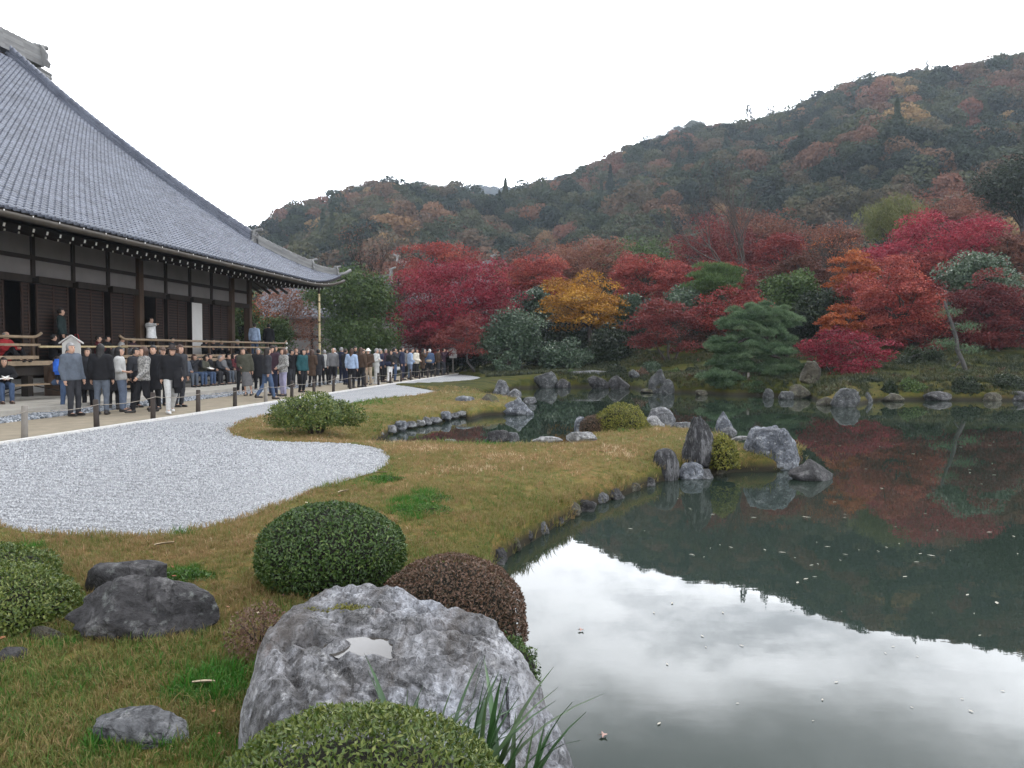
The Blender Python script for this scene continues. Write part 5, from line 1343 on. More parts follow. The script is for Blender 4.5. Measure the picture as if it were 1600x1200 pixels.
TR = [
    # label, x0,x1,yt,yb, d, mat, seed, kwargs
    ('dark broad evergreen with a forked trunk right of the temple eave', 478, 622, 408, 520, 56, L_EVG, 1, dict(kind='camellia', n=12000, L=.20, trunk=548, bark=m_barkd, trunk_r=.22)),
    ('clipped dark evergreen mass behind the crowd, below the forked tree', 482, 640, 488, 566, 54, L_EVG, 2, dict(kind='camellia', n=12000, L=.17, trunk=560, name='evergreen_shrub')),
    ('huge crimson maple behind the far end of the crowd', 622, 806, 394, 545, 57, L_CRIM, 3, dict(n=26000, L=.16, trunk=690, npads=110, trunk_r=.2)),
    ('orange-red maple crown rising behind the huge crimson maple', 628, 752, 374, 452, 66, L_RED, 4, dict(n=9000, L=.18, trunk=690)),
    ('low dark red maple skirt below the huge crimson maple', 628, 742, 492, 560, 56, L_DRED, 5, dict(n=8000, L=.16, trunk=668)),
    ('bright red maple behind the camellias, right of the huge crimson maple', 776, 888, 398, 462, 66, L_RED, 6, dict(n=12000, L=.17, trunk=840, tint0=.6)),
    ('glossy dark evergreen under the bright red maple', 796, 866, 446, 505, 60, L_CAM, 7, dict(kind='camellia', n=6000, L=.20, trunk=826)),
    ('rounded glossy green camellia behind the craggy far shore boulder', 748, 852, 482, 578, 51, L_CAM, 8, dict(kind='camellia', n=11000, L=.18, trunk=812, bark=m_barkp, trunk_r=.10, multi=2)),
    ('slender leaning maple with thin pinkish leaves beside the notice post', 672, 764, 490, 556, 51, L_DRED, 9, dict(n=3600, L=.14, trunk=744, lean=-.3, bark=m_barkp, tint0=.85, trunk_r=.075)),
    ('low glossy shrub below the rounded camellia', 770, 816, 548, 592, 49, L_CAM, 10, dict(kind='camellia', n=2600, L=.16, trunk=795, name='evergreen_shrub')),
    ('golden orange maple above the far shore', 846, 986, 430, 518, 56, L_GOLD, 11, dict(n=15000, L=.16, trunk=925, npads=80)),
    ('spreading green shrub under the golden maple, left part', 834, 930, 528, 584, 50, L_CAM, 12, dict(kind='camellia', n=7000, L=.17, trunk=880, name='evergreen_shrub')),
    ('dark evergreen mass under the golden maple, right part', 905, 1000, 508, 588, 51, L_DRK, 13, dict(kind='camellia', n=8000, L=.20, trunk=955, bark=m_barkp)),
    ('dark evergreen right of the golden maple', 958, 1010, 450, 520, 56, L_CAM, 14, dict(kind='camellia', n=5000, L=.20, trunk=985)),
    ('orange-red maple above the evergreens left of the round pine', 950, 1064, 388, 462, 62, L_RED, 15, dict(n=10000, L=.17, trunk=1005, tint0=.55)),
    ('dark red maple mass behind the round pine', 1048, 1206, 342, 462, 70, L_DRED, 16, dict(n=15000, L=.21, trunk=1120, tint0=.6)),
    ('round fresh green pine rising above the maples', 1076, 1160, 400, 478, 52, L_PINE2, 17, dict(kind='pine', n=14000, L=.26, trunk=1118, padr=.42)),
    ('glossy dark evergreen below the round pine', 1030, 1150, 440, 500, 53, L_CAM, 18, dict(kind='camellia', n=6000, L=.19, trunk=1085)),
    ('dusky pink maple with slender trunks left of the shore pine', 986, 1092, 458, 552, 47, L_DRED, 19, dict(n=7500, L=.14, trunk=1048, tint0=.72, multi=3, trunk_r=.07)),
    ('rusty red maple spray above the shore pine', 1078, 1200, 446, 520, 49, L_RED, 20, dict(n=7000, L=.14, trunk=1140, tint0=.35)),
    ('shadowed rusty maple behind the shore pine at left', 1040, 1140, 498, 570, 50, L_RUST, 21, dict(n=6000, L=.15, trunk=1090, tint0=.25, multi=2)),
    ('evergreen with light new tips behind the shore pine', 1192, 1288, 424, 500, 50, L_EVG, 22, dict(kind='camellia', n=8000, L=.20, trunk=1240, tint0=.38)),
    ('dark evergreen between the shore pine and the orange maple', 1240, 1330, 448, 520, 47, L_DRK, 23, dict(kind='camellia', n=6000, L=.18, trunk=1275)),
    ('pointed orange maple left of the big orange-red maple', 1296, 1368, 384, 470, 50, L_ORG, 24, dict(n=7500, L=.15, trunk=1335)),
    ('small orange maple above the crimson shore maple', 1276, 1352, 470, 532, 42, L_ORG, 25, dict(n=5000, L=.12, trunk=1318, tint0=.35)),
    ('big orange-red maple on the mossy far bank', 1346, 1484, 408, 530, 42, L_RED, 26, dict(n=18000, L=.13, trunk=1400, npads=90, tint0=.62)),
    ('dusky red maple branch below the big orange-red maple', 1380, 1476, 506, 552, 41, L_DRED, 27, dict(n=4000, L=.12, trunk=1430, tint0=.6)),
    ('small crimson maple with three thin trunks above the pale shore rock', 1244, 1388, 516, 592, 36, L_CRIM, 28, dict(n=11000, L=.10, trunk=1306, multi=3, trunk_r=.05, tint0=.42)),
    ('wide scarlet maple high on the right', 1366, 1560, 334, 428, 58, L_CRIM, 29, dict(n=18000, L=.17, trunk=1470, npads=90, tint0=.55)),
    ('round glossy evergreen dome at the right', 1462, 1606, 398, 462, 46, L_CAM, 30, dict(kind='camellia', n=13000, L=.16, trunk=1540, tint0=.62)),
    ('dark wine red maple at the right edge above the moss', 1478, 1606, 426, 546, 41, L_DRED, 31, dict(n=15000, L=.13, trunk=1552, npads=80, tint0=.42)),
    ('rusty maple at the right edge behind the evergreen dome', 1540, 1640, 362, 432, 56, L_RUST, 32, dict(n=8000, L=.17, trunk=1590, tint0=.55)),
    ('tall dark evergreen at the right edge below the hill', 1516, 1680, 244, 345, 85, L_DRK, 33, dict(kind='camellia', n=12000, L=.30, trunk=1590, tint0=.3)),
    ('pale green bamboo clump on the hill foot right of the bare tree', 1335, 1450, 312, 380, 76, L_BMB, 34, dict(kind='bamboo', n=9000, L=.34, trunk=1390)),
    ('dull red maple behind the tall bare tree', 1180, 1260, 356, 430, 64, L_RED, 35, dict(n=6000, L=.17, trunk=1220, tint0=.3)),
    ('rusty thin maple right of the tall bare tree', 1250, 1350, 338, 430, 66, L_RUST, 36, dict(n=6500, L=.18, trunk=1300, tint0=.6)),
    ('dark mixed thicket between the pointed orange maple and the evergreens', 1200, 1300, 392, 452, 58, L_RUST, 37, dict(n=7000, L=.17, trunk=1250, tint0=.25)),
    ('green pruned shrub on the moss right of the crimson maple', 1392, 1494, 544, 590, 37, L_DRK, 38, dict(kind='camellia', n=5000, L=.12, trunk=1440, name='evergreen_shrub', tint0=.55)),
    ('thin orange-leaved maple behind the temple veranda end', 398, 500, 438, 545, 60, L_RUST, 39, dict(n=5000, L=.16, trunk=432, tint0=.8, trunk_r=.10)),
    ('small green shrub seen below the temple eave', 390, 470, 486, 560, 57, L_EVG, 40, dict(kind='camellia', n=4500, L=.18, trunk=430, name='evergreen_shrub')),
    ('green shrub between the temple corner columns', 350, 410, 440, 552, 58, L_EVG, 41, dict(kind='camellia', n=5000, L=.20, trunk=380)),
    ('dark evergreen hedge tree behind the notice post', 640, 780, 520, 592, 58, L_DRK, 42, dict(kind='camellia', n=8000, L=.20, trunk=700, tint0=.35)),
    ('dark evergreen hedge tree behind the far camellias', 780, 960, 495, 592, 58, L_DRK, 43, dict(kind='camellia', n=9000, L=.22, trunk=870, tint0=.35)),
    ('dark evergreen hedge tree behind the dusky pink maple', 940, 1130, 480, 590, 56, L_DRK, 44, dict(kind='camellia', n=9000, L=.22, trunk=1030, tint0=.3)),
    ('dark evergreen thicket behind the shore pine and crimson maple', 1190, 1360, 470, 575, 50, L_DRK, 45, dict(kind='camellia', n=9000, L=.20, trunk=1270, tint0=.3)),
    ('dark evergreen thicket behind the big orange-red maple', 1340, 1500, 455, 560, 50, L_DRK, 46, dict(kind='camellia', n=8000, L=.20, trunk=1420, tint0=.35)),
    ('dark evergreen thicket at the right edge behind the wine red maple', 1470, 1640, 440, 560, 50, L_DRK, 47, dict(kind='camellia', n=8000, L=.20, trunk=1560, tint0=.35)),
    ('brownish leafless thicket above the huge crimson maple', 560, 690, 392, 470, 78, L_RUST, 48, dict(n=6000, L=.22, trunk=620, tint0=.5)),
    ('rust coloured tree at the hill foot behind the bright red maple', 760, 960, 380, 470, 84, L_RUST, 49, dict(n=9000, L=.26, trunk=860, tint0=.4)),
    ('dark green tree at the hill foot above the orange-red maple', 900, 1080, 376, 470, 84, L_EVG, 50, dict(kind='camellia', n=9000, L=.28, trunk=980, tint0=.35)),
]
TR += [
    ('deep red maple filling in behind the dusky pink maple', 1050, 1190, 402, 490, 60, L_RED, 61, dict(n=10000, L=.17, trunk=1130, tint0=.4)),
    ('rosy red maple between the crimson shore maple and the pointed orange maple', 1290, 1400, 432, 520, 46, L_RED, 62, dict(n=9000, L=.14, trunk=1350, tint0=.5)),
    ('russet maple under the wide scarlet maple', 1380, 1500, 392, 452, 54, L_RED, 63, dict(n=8000, L=.16, trunk=1440, tint0=.35)),
    ('russet maple at the right edge above the wine red maple', 1490, 1620, 420, 490, 47, L_RUST, 64, dict(n=8000, L=.15, trunk=1570, tint0=.6)),
    ('wine red low maple on the moss at the right edge', 1500, 1590, 488, 556, 40, L_DRED, 65, dict(n=6000, L=.12, trunk=1560, tint0=.6)),
    ('rust brown maple at the hill foot behind the golden maple', 860, 1000, 372, 440, 78, L_RUST, 66, dict(n=9000, L=.22, trunk=930, tint0=.65)),
    ('russet maple left of the round pine', 1020, 1100, 410, 480, 58, L_RED, 67, dict(n=6000, L=.16, trunk=1060, tint0=.45)),
    ('mixed rust tree at the hill foot above the dark red maple mass', 1100, 1260, 318, 420, 84, L_RUST, 68, dict(n=10000, L=.24, trunk=1180, tint0=.5)),
    ('rust tree at the hill foot above the wide scarlet maple', 1400, 1560, 300, 390, 82, L_RUST, 69, dict(n=10000, L=.24, trunk=1480, tint0=.55)),
]
for a in TR:
    lab, x0, x1, yt, yb, d, mt, sd_, kw = a
    tree(lab, x0, x1, yt, yb, d, mt, 500 + sd_, **kw)
bare_tree('tall leafless grey tree standing above the maples before the hill', 1188, 246, 440, 62, 150, 3, m_bark)
bare_tree('thin bare tree with few brown leaves left of the huge crimson maple', 606, 352, 470, 62, 70, 4, m_barkd, leaves=(L_RUST, 700, .14))
bare_tree('leafless small tree right of the tall bare one', 1262, 350, 440, 60, 90, 6, m_bark, leaves=(L_ORG, 500, .13))
bare_tree('dead slim tree in front of the side roof', 420, 462, 560, 58, 60, 8, m_bark, leaves=(L_ORG, 900, .14))
# the cloud-pruned pine on the far shore: flat tiers of needles on bent limbs
def cloud_pine():
    d = 36.5; r = np.random.default_rng(77)
    b0 = P(1236, 606, d); g = gz(b0[0], d)
    t_ = thing('pine_tree', 'cloud-pruned green pine leaning over the far shore on a prop', 'tree', (b0[0], d, g))
    off = np.array((b0[0], d, g))
    tiers = [(1120, 1256, 472, 506, 0, 1.0), (1112, 1190, 492, 522, -.5, .8), (1190, 1262, 478, 520, .7, .8), (1100, 1165, 524, 556, -.6, .9), (1145, 1240, 530, 566, -1.0, .9),
             (1195, 1250, 540, 575, .2, .8), (1160, 1262, 560, 592, -.4, .9), (1090, 1170, 574, 612, -1.0, 1.0), (1120, 1215, 582, 606, -.2, .9), (1215, 1262, 560, 590, .9, .7), (1130, 1232, 505, 546, -.2, .9), (1108, 1184, 545, 586, -.5, .9), (1180, 1256, 516, 560, .4, .9), (1098, 1240, 590, 620, -.8, .9), (1150, 1250, 485, 520, .3, .9)]
    C_, A_, N_, T_, cen_ = [], [], [], [], []
    for x0, x1, yt, yb, dy, w in tiers:
        a, b_ = P(x0 - 4, yb + 3, d + dy), P(x1 + 4, yt - 2, d + dy); c = (a + b_) / 2 - off; rx = (b_[0] - a[0]) / 2; rz_ = (b_[2] - a[2]) / 2; cen_.append(c)
        for k in range(int(9 + 12 * rx)):
            e = rand_unit(1, r)[0] * r.uniform(.25, .95); pc = c + e * np.array((rx * .9, rx * .7, rz_ * .75)); R_ = r.uniform(.26, .46)
            n = int(520 * w); q = rand_unit(n, r) * (r.uniform(size=n) ** .45)[:, None]; q[:, 2] = np.abs(q[:, 2]) * .55 - .16 * (q[:, 0] ** 2 + q[:, 1] ** 2)
            C_.append(pc + q * R_); A_.append(q * 1.1 + np.array((0, 0, .55)) + rand_unit(n, r) * .35); N_.append(rand_unit(n, r)); T_.append(.5 + r.normal() * .16 + .16 * r.normal(size=n))
    C_, A_, N_, T_ = map(np.concatenate, (C_, A_, N_, T_)); n = len(C_)
    link('crown', leaves_mesh('crown', C_, A_, N_, .15 * r.uniform(.7, 1.3, n), .020, T_, L_PINE), t_)
    mb = MB()
    tp = [np.array((0, 0, -.2)), P(1232, 572, d) - off, P(1222, 545, d) - off, P(1206, 520, d) - off, P(1190, 496, d) - off]
    mb.tube(tp, [.20, .17, .15, .12, .07], 8)
    for i, c in enumerate(cen_):
        st = tp[min(1 + i % 4, 3)]; mb.tube([st, st * .6 + c * .4 + (0, 0, .12), c * .8 + st * .2 + (0, 0, -.05), c], [.075, .06, .045, .02], 6, 0, False)
    mb.build('trunk', m_bark, t_, True)
    pr = P(1169, 618, d - .9); mb = MB(); mb.tube([(0, 0, -.6), (0, 0, .95)], .055, 8); o = mb.build('prop_post', m_pg, None, True); o.location = (pr[0], d - .9, WZ)
    tag(o, 'upright timber prop standing in the water under the pine', 'post')
    mb = MB(); mb.tube([(0, 0, -.6), (0, 0, .9)], .05, 8); o = mb.build('prop_post', m_pd, None, True); pr = P(1166, 618, d - .5); o.location = (pr[0] - .12, d - .5, WZ)
    tag(o, 'darker timber prop just behind the pale pine prop', 'post')
cloud_pine()
# leaning pale trunk on the right bank with a little pine spray
d = 35.0; b0 = P(1519, 610, d); g = gz(b0[0], d)
lt = thing('pine_tree', 'thin leaning pale-barked pine on the mossy bank at the right', 'tree', (b0[0], d, g)); off = np.array((b0[0], d, g)); mb = MB()
tp = [np.array((0, 0, -.2))] + [P(x, y, d) - off for x, y in ((1511, 585), (1503, 562), (1496, 548), (1494, 528), (1487, 505), (1480, 486), (1476, 470))]
mb.tube(tp, [.115, .10, .095, .09, .08, .07, .06, .04], 8)
for a_, b_ in ((3, (1514, 548)), (4, (1478, 536)), (5, (1508, 512)), (2, (1486, 584))): e = P(*b_, d) - off; mb.tube([tp[a_], (tp[a_] + e) / 2 + (0, 0, .05), e], [.04, .03, .012], 5)
mb.build('trunk', m_barkp, lt, True)
r = np.random.default_rng(5); cs = [P(x, y, d) - off for x, y in ((1516, 545), (1476, 536), (1510, 510), (1484, 488), (1484, 582))]
k = r.integers(0, len(cs), 1500); c = np.array(cs)[k] + r.normal(size=(1500, 3)) * np.array((.28, .25, .10)); link('crown', leaves_mesh('crown', c, rand_unit(1500, r) * .6 + (0, 0, .6), rand_unit(1500, r), .16, .022, r.uniform(0, .8, 1500), L_PINE), lt)
# shore shrubs on the far bank
for k, (x0, x1, yt, yb, d, mt, lab) in enumerate([
    (872, 912, 582, 606, 44.5, L_EVG, 'green shrub at the waterline right of the craggy boulder'),
    (896, 924, 588, 607, 43.5, L_DRK, 'low dark shrub under the left end of the bridge slab'),
    (940, 990, 572, 606, 43.8, L_DRK, 'dark overhanging shrub right of the bridge slab'),
    (984, 1020, 578, 606, 42.5, L_BRN, 'brown round shrub before the tall grey far rock'),
    (1000, 1034, 564, 584, 43.5, L_CAM, 'pale-tipped plant above the brown round far shrub'),
    (1036, 1070, 580, 612, 41.8, L_EVG, 'green shrub behind the upright pale shore stone'),
    (1066, 1094, 573, 598, 41.5, L_DRK, 'clipped round dark shrub on the moss left of the pine'),
    (1376, 1404, 596, 626, 31.2, L_DRK, 'dark shrub at the far waterline right of the pointed pale rock'),
    (1334, 1384, 590, 622, 32.2, L_DRK, 'dark shrub behind the big pale shore rock'),
    (1400, 1450, 594, 626, 31.6, L_EVG, 'leafy shrub at the waterline left of the whitish rock group'),
    (1482, 1540, 590, 626, 31.4, L_DRK, 'dark shrub at the foot of the leaning pale trunk'),
    (1540, 1616, 588, 626, 31.6, L_DRK, 'dark shrub along the far shore at the right edge'),
    (748, 800, 570, 588, 50.0, L_DRK, 'low dark plants behind the end of the gravel')]):
    a, b_ = P(x0, yb, d), P(x1, yt, d); rx = (b_[0] - a[0]) / 2; zz_ = b_[2] - a[2]
    bush(lab, ((a[0] + b_[0]) / 2, d, max(a[2], WZ) - .05), rx, rx * .7, zz_ * 1.02, int(1800 + 1100 * rx), .12, mt, 700 + k, .05, -.3, .25, .35, wr=.55)

# moss hummocks, ferns and fallen leaves over the far bank
r = np.random.default_rng(61)
cov = [tuft(40 + k, 14, .16, .02, .10) for k in range(4)]
m, t, p, o = new_mat('ground_cover_leaf'); a = nd(t, 'ShaderNodeAttribute', attribute_name='tint', attribute_type='INSTANCER')
t.links.new(ramp(t, a.outputs['Fac'], [(0, (.012, .022, .008)), (.4, (.034, .046, .010)), (.65, (.070, .066, .014)), (.85, (.060, .034, .018)), (1, (.15, .05, .03))]), p.inputs['Base Color']); p.inputs['Roughness'].default_value = .7
for me in cov: me.materials.append(m)
q = r.uniform((-12, 28), (28, 60), size=(52000, 2)); ps = poly_sd(q, POND); u_, v_ = uv_of(q[:, 0], q[:, 1]); k = (ps > .02) & ((v_ < FV - 1) | (u_ > 55)) & (poly_sd(q, GRAVEL) > .3) & (q[:, 1] > 29 + .0 * q[:, 0]) & (fbm(q * .7, 3, 66) > -.22) & ((q[:, 1] > 44) | (q[:, 0] > 2.5)); q = q[k]; n = len(q); s = r.uniform(.5, 1.5, n)
rt = np.zeros((n, 3)); rt[:, 2] = r.uniform(0, 6.28, n)
scatter('bank_ground_cover', np.column_stack([q, ground_z(q[:, 0], q[:, 1])]), rt, np.repeat(s[:, None], 3, 1), np.clip(.34 + .4 * fbm(q * .5, 3, 67) + r.normal(size=n) * .18, 0, 1), cov, r.integers(0, 4, n), 'moss, ferns and fallen leaves covering the far bank', 'ground cover')
# ------------------------------------------------------------------ wooded hills
def az_of(px): return np.arctan((np.asarray(px, float) - 800) / F)
def ridge(px_y, D):
    """skyline as heights at distance D(az)"""
    px = np.array([a for a, _ in px_y], float); y = np.array([b for _, b in px_y], float)
    az = az_of(px); el = (HZ - y) / F * np.cos(az)              # tan of elevation on the slant distance
    return az, el
HILLS = [
    ('hill_front', [(250, 430), (400, 372), (440, 352), (470, 332), (520, 316), (600, 293), (680, 297), (720, 303), (760, 316), (830, 345), (900, 372), (960, 385)], 330, 130, 1.0),
    ('hill_main', [(560, 450), (640, 405), (700, 362), (760, 330), (830, 303), (880, 288), (930, 268), (1000, 238), (1060, 222), (1110, 210), (1170, 202), (1210, 192), (1250, 174), (1320, 143), (1400, 122), (1500, 114), (1560, 106), (1600, 104), (1800, 62), (2100, 20), (2600, 10)], 400, 92, 1.05),
    ('hill_peak', [(780, 330), (860, 300), (930, 258), (1000, 222), (1040, 203), (1080, 190), (1110, 196), (1150, 215), (1250, 260)], 640, 430, 1.0),
    ('hill_distant', [(480, 330), (600, 300), (680, 293), (750, 291), (800, 293), (850, 283), (900, 270), (1000, 255), (1150, 250)], 1000, 720, 1.0),
]
m, t, p, o = new_mat('hill_floor'); c = coords(t, 'Object')
t.links.new(ramp(t, noise(t, .06, 5, .6, c), [(.3, (.012, .016, .008)), (.6, (.026, .022, .014))]), p.inputs['Base Color']); p.inputs['Roughness'].default_value = 1
HM = m
def crown_mesh(seed, n, L, kind):
    r = np.random.default_rng(seed)
    if kind == 'round':
        k = 8; pc = rand_unit(k, r) * np.array((.56, .56, .40)) + (0, 0, .15); pr = r.uniform(.36, .52, k)
        j = r.integers(0, k, n); q = rand_unit(n, r); c = pc[j] + q * pr[j][:, None] * np.array((1, 1, .75)) * (r.uniform(size=n) ** .15)[:, None]
        nm = q + rand_unit(n, r) * .5
    else:
        z = r.uniform(0, 1, n) ** 1.3; a = r.uniform(0, 6.28, n); rr = (1 - z) * .62 * (.75 + .25 * np.sin(z * 22)) * r.uniform(.6, 1, n)
        c = np.stack([rr * np.cos(a), rr * np.sin(a), z * 2.2 - .7], 1); q = np.stack([np.cos(a), np.sin(a), .4 + 0 * a], 1); nm = q + rand_unit(n, r) * .5
    v, f = leaf_geo(c, rand_unit(n, r), nm, L * r.uniform(.6, 1.3, n), L * .75, .2)
    return mesh_from('hill_crown', v, f, [HCM], fattr={'shade': np.repeat(r.uniform(0, 1, n), 2)})
m, t, p, o = new_mat('hill_foliage')
a = nd(t, 'ShaderNodeAttribute', attribute_name='tint', attribute_type='INSTANCER'); a2 = nd(t, 'ShaderNodeAttribute', attribute_name='shade', attribute_type='GEOMETRY')
f_ = nd(t, 'ShaderNodeMath', operation='MULTIPLY_ADD'); t.links.new(a2.outputs['Fac'], f_.inputs[0]); f_.inputs[1].default_value = .04; t.links.new(a.outputs['Fac'], f_.inputs[2])
hc = ramp(t, f_.outputs[0], [(.04, (.020, .030, .022)), (.22, (.036, .050, .030)), (.40, (.066, .072, .038)), (.52, (.092, .070, .044)), (.66, (.130, .078, .050)), (.80, (.150, .066, .045)), (.90, (.21, .125, .065)), (1.0, (.26, .185, .08))])
hc = mixc(t, 1.0, hc, ramp(t, a2.outputs['Fac'], [(0, .88), (1, 1.12)]), 'MULTIPLY')
t.links.new(hc, p.inputs['Base Color']); p.inputs['Roughness'].default_value = .7; p.inputs['Specular IOR Level'].default_value = .15
tr = nd(t, 'ShaderNodeBsdfTranslucent'); t.links.new(hc, tr.inputs[0]); ms = nd(t, 'ShaderNodeMixShader'); ms.inputs[0].default_value = .2
t.links.new(p.outputs[0], ms.inputs[1]); t.links.new(tr.outputs[0], ms.inputs[2]); t.links.new(ms.outputs[0], o.inputs[0])
HCM = m
CROWNS = [crown_mesh(800 + k, 1500, .135, 'round') for k in range(5)] + [crown_mesh(810, 1200, .13, 'cone')]
hill_pts = []
for hi, (nm_, prof_, D0, r0, pw) in enumerate(HILLS):
    az, el = ridge(prof_, D0)
    A0, A1 = az.min(), az.max()
    na = int(80 + 160 * (A1 - A0)); nr_ = 70
    def hz(a, rr):
        e = np.interp(a, az, el); D = D0 * (1 + .10 * fbm(np.stack([a * 5, a * 0 + hi], -1), 2, 60 + hi))
        t_ = (rr - r0) / (D - r0)
        q = np.stack([rr * np.sin(a), rr * np.cos(a)], -1)
        hgt = CAMZ + e * D - [5.5, 7.5, 7, 7][hi]
        s_ = np.where(t_ < 1, smooth01(np.clip(t_, 0, 1)) * .45 + .55 * np.clip(t_, 0, 1) ** .95, 1 - .55 * (t_ - 1))
        bump_ = fbm(q * (9.0 / D0), 4, 71 + hi) * D0 * .034 * np.clip(np.sin(np.clip(t_, 0, 1) * math.pi), 0, 1)
        return hgt * s_ + bump_ - .3
    AA, RR = np.meshgrid(np.linspace(A0, A1, na), np.linspace(r0 * .96, D0 * 1.13, nr_), indexing='ij')
    ZZ = hz(AA, RR)
    v = np.stack([RR * np.sin(AA), RR * np.cos(AA), ZZ], -1).reshape(-1, 3)
    ix = np.arange(na * nr_).reshape(na, nr_); f = np.stack([ix[:-1, :-1], ix[:-1, 1:], ix[1:, 1:], ix[1:, :-1]], -1).reshape(-1, 4)
    struct(nm_, mesh_from(nm_, v, f, [HM], smooth=True))
    r = np.random.default_rng(90 + hi)
    size = [7.6, 7.2, 8.5, 10][hi]
    area = .5 * ((D0 * 1.1) ** 2 - r0 ** 2) * (A1 - A0)
    cell = size * [.78, .74, .80, .80][hi]
    aa = []; ra = []
    for r_k in np.arange(r0 * .97, D0 * 1.12, cell):
        m_ = max(1, int(r_k * (A1 - A0) / cell)); aa.append(A0 + (np.arange(m_) + r.uniform(-.15, 1.15, m_)) / m_ * (A1 - A0)); ra.append(r_k + r.uniform(-.55, .55, m_) * cell)
    a = np.concatenate(aa); rr = np.concatenate(ra); n = len(a)
    z = hz(a, rr); x, y = rr * np.sin(a), rr * np.cos(a)
    vis = np.ones(n, bool)
    s = size * r.uniform(.55, 1.05, n) * (.75 + .3 * sstep(rr, r0, D0 * .6)); 
    q = np.stack([x, y], -1)
    tone = .33 + .40 * fbm(q * (13 / D0), 3, 40 + hi) + .20 * fbm(q * (60 / D0), 2, 45 + hi) + r.normal(size=n) * .26
    if hi >= 2: tone = tone * .6 + .10
    cone = (r.uniform(size=n) < .06) & (tone < .4) & (rr < D0 * .75)
    pick = np.where(cone, 5, r.integers(0, 5, n))
    rt = np.zeros((n, 3)); rt[:, 2] = r.uniform(0, 6.28, n)
    scl = np.stack([s, s, s * r.uniform(.8, 1.15, n)], 1)
    scatter(nm_ + '_forest', np.stack([x, y, z + s * .35], 1), rt, scl, np.clip(tone, 0, .93), CROWNS, pick,
            ['mixed autumn wood covering the lower left hill', 'mixed green and rust wood covering the main hillside', 'dull green wood on the farther peak', 'blue hazy wood on the most distant ridge'][hi], 'woods')
    HILLS[hi] = HILLS[hi] + (hz,)
# single trees that stand out on the skyline
def sky_tree(label, px, yt, yb, wpx, seed, cone):
    hz = HILLS[1][5]; a = float(az_of(px)); D = 396.0
    for rr in np.linspace(300, 400, 60):
        z = float(hz(np.array([a]), np.array([rr]))[0])
    rr = 392.0; z = float(hz(np.array([a]), np.array([rr]))[0]); x, y = rr * math.sin(a), rr * math.cos(a)
    h = CAMZ + (HZ - yt) / F * y - z; w = wpx / F * y * 1.15
    r = np.random.default_rng(seed); t_ = thing('ridge_tree', label, 'tree', (x, y, z)); n = 1500 if cone else 900
    if cone: zz = r.uniform(.30, 1, n); rad_ = w * (1.06 - zz) ** .6 * (.7 + .3 * np.abs(np.sin(zz * 16))) * r.uniform(.2, 1, n) ** .6
    else:
        lv = r.integers(0, 6, n); zz = .35 + lv * .12 + r.normal(size=n) * .02; rad_ = w * (1.25 - zz) * r.uniform(0, 1, n) ** .5 * r.uniform(.5, 1.1, 6)[lv]
    an = r.uniform(0, 6.28, n)
    c = np.stack([rad_ * np.cos(an), rad_ * np.sin(an), zz * h], 1)
    link('crown', leaves_mesh('crown', c, rand_unit(n, r) + (0, 0, -.2), rand_unit(n, r) + (0, 0, .5), 1.1, .7, r.uniform(0, .5, n), L_DRK), t_)
    mb = MB(); mb.tube([(0, 0, -2), (0, 0, h * .96)], [.28, .06], 6)
    for k in range(7): mb.tube([(0, 0, h * (.4 + .08 * k)), (w * .7 * math.cos(k * 2.2), w * .7 * math.sin(k * 2.2), h * (.42 + .08 * k))], [.1, .03], 4)
    mb.build('trunk', m_barkd, t_)
sky_tree('dark conical cedar on the skyline left of the main ridge', 1165, 168, 192, 26, 1, True)
sky_tree('thin open pine on the skyline beside the dark cedar', 1199, 158, 190, 20, 2, False)
sky_tree('ragged pine on the skyline where the main ridge steepens', 1246, 152, 172, 16, 3, False)
sky_tree('small pine on the upper ridge line', 1352, 116, 135, 14, 4, False)
sky_tree('twin-topped pine on the upper ridge line toward the right', 1438, 96, 118, 16, 5, False)
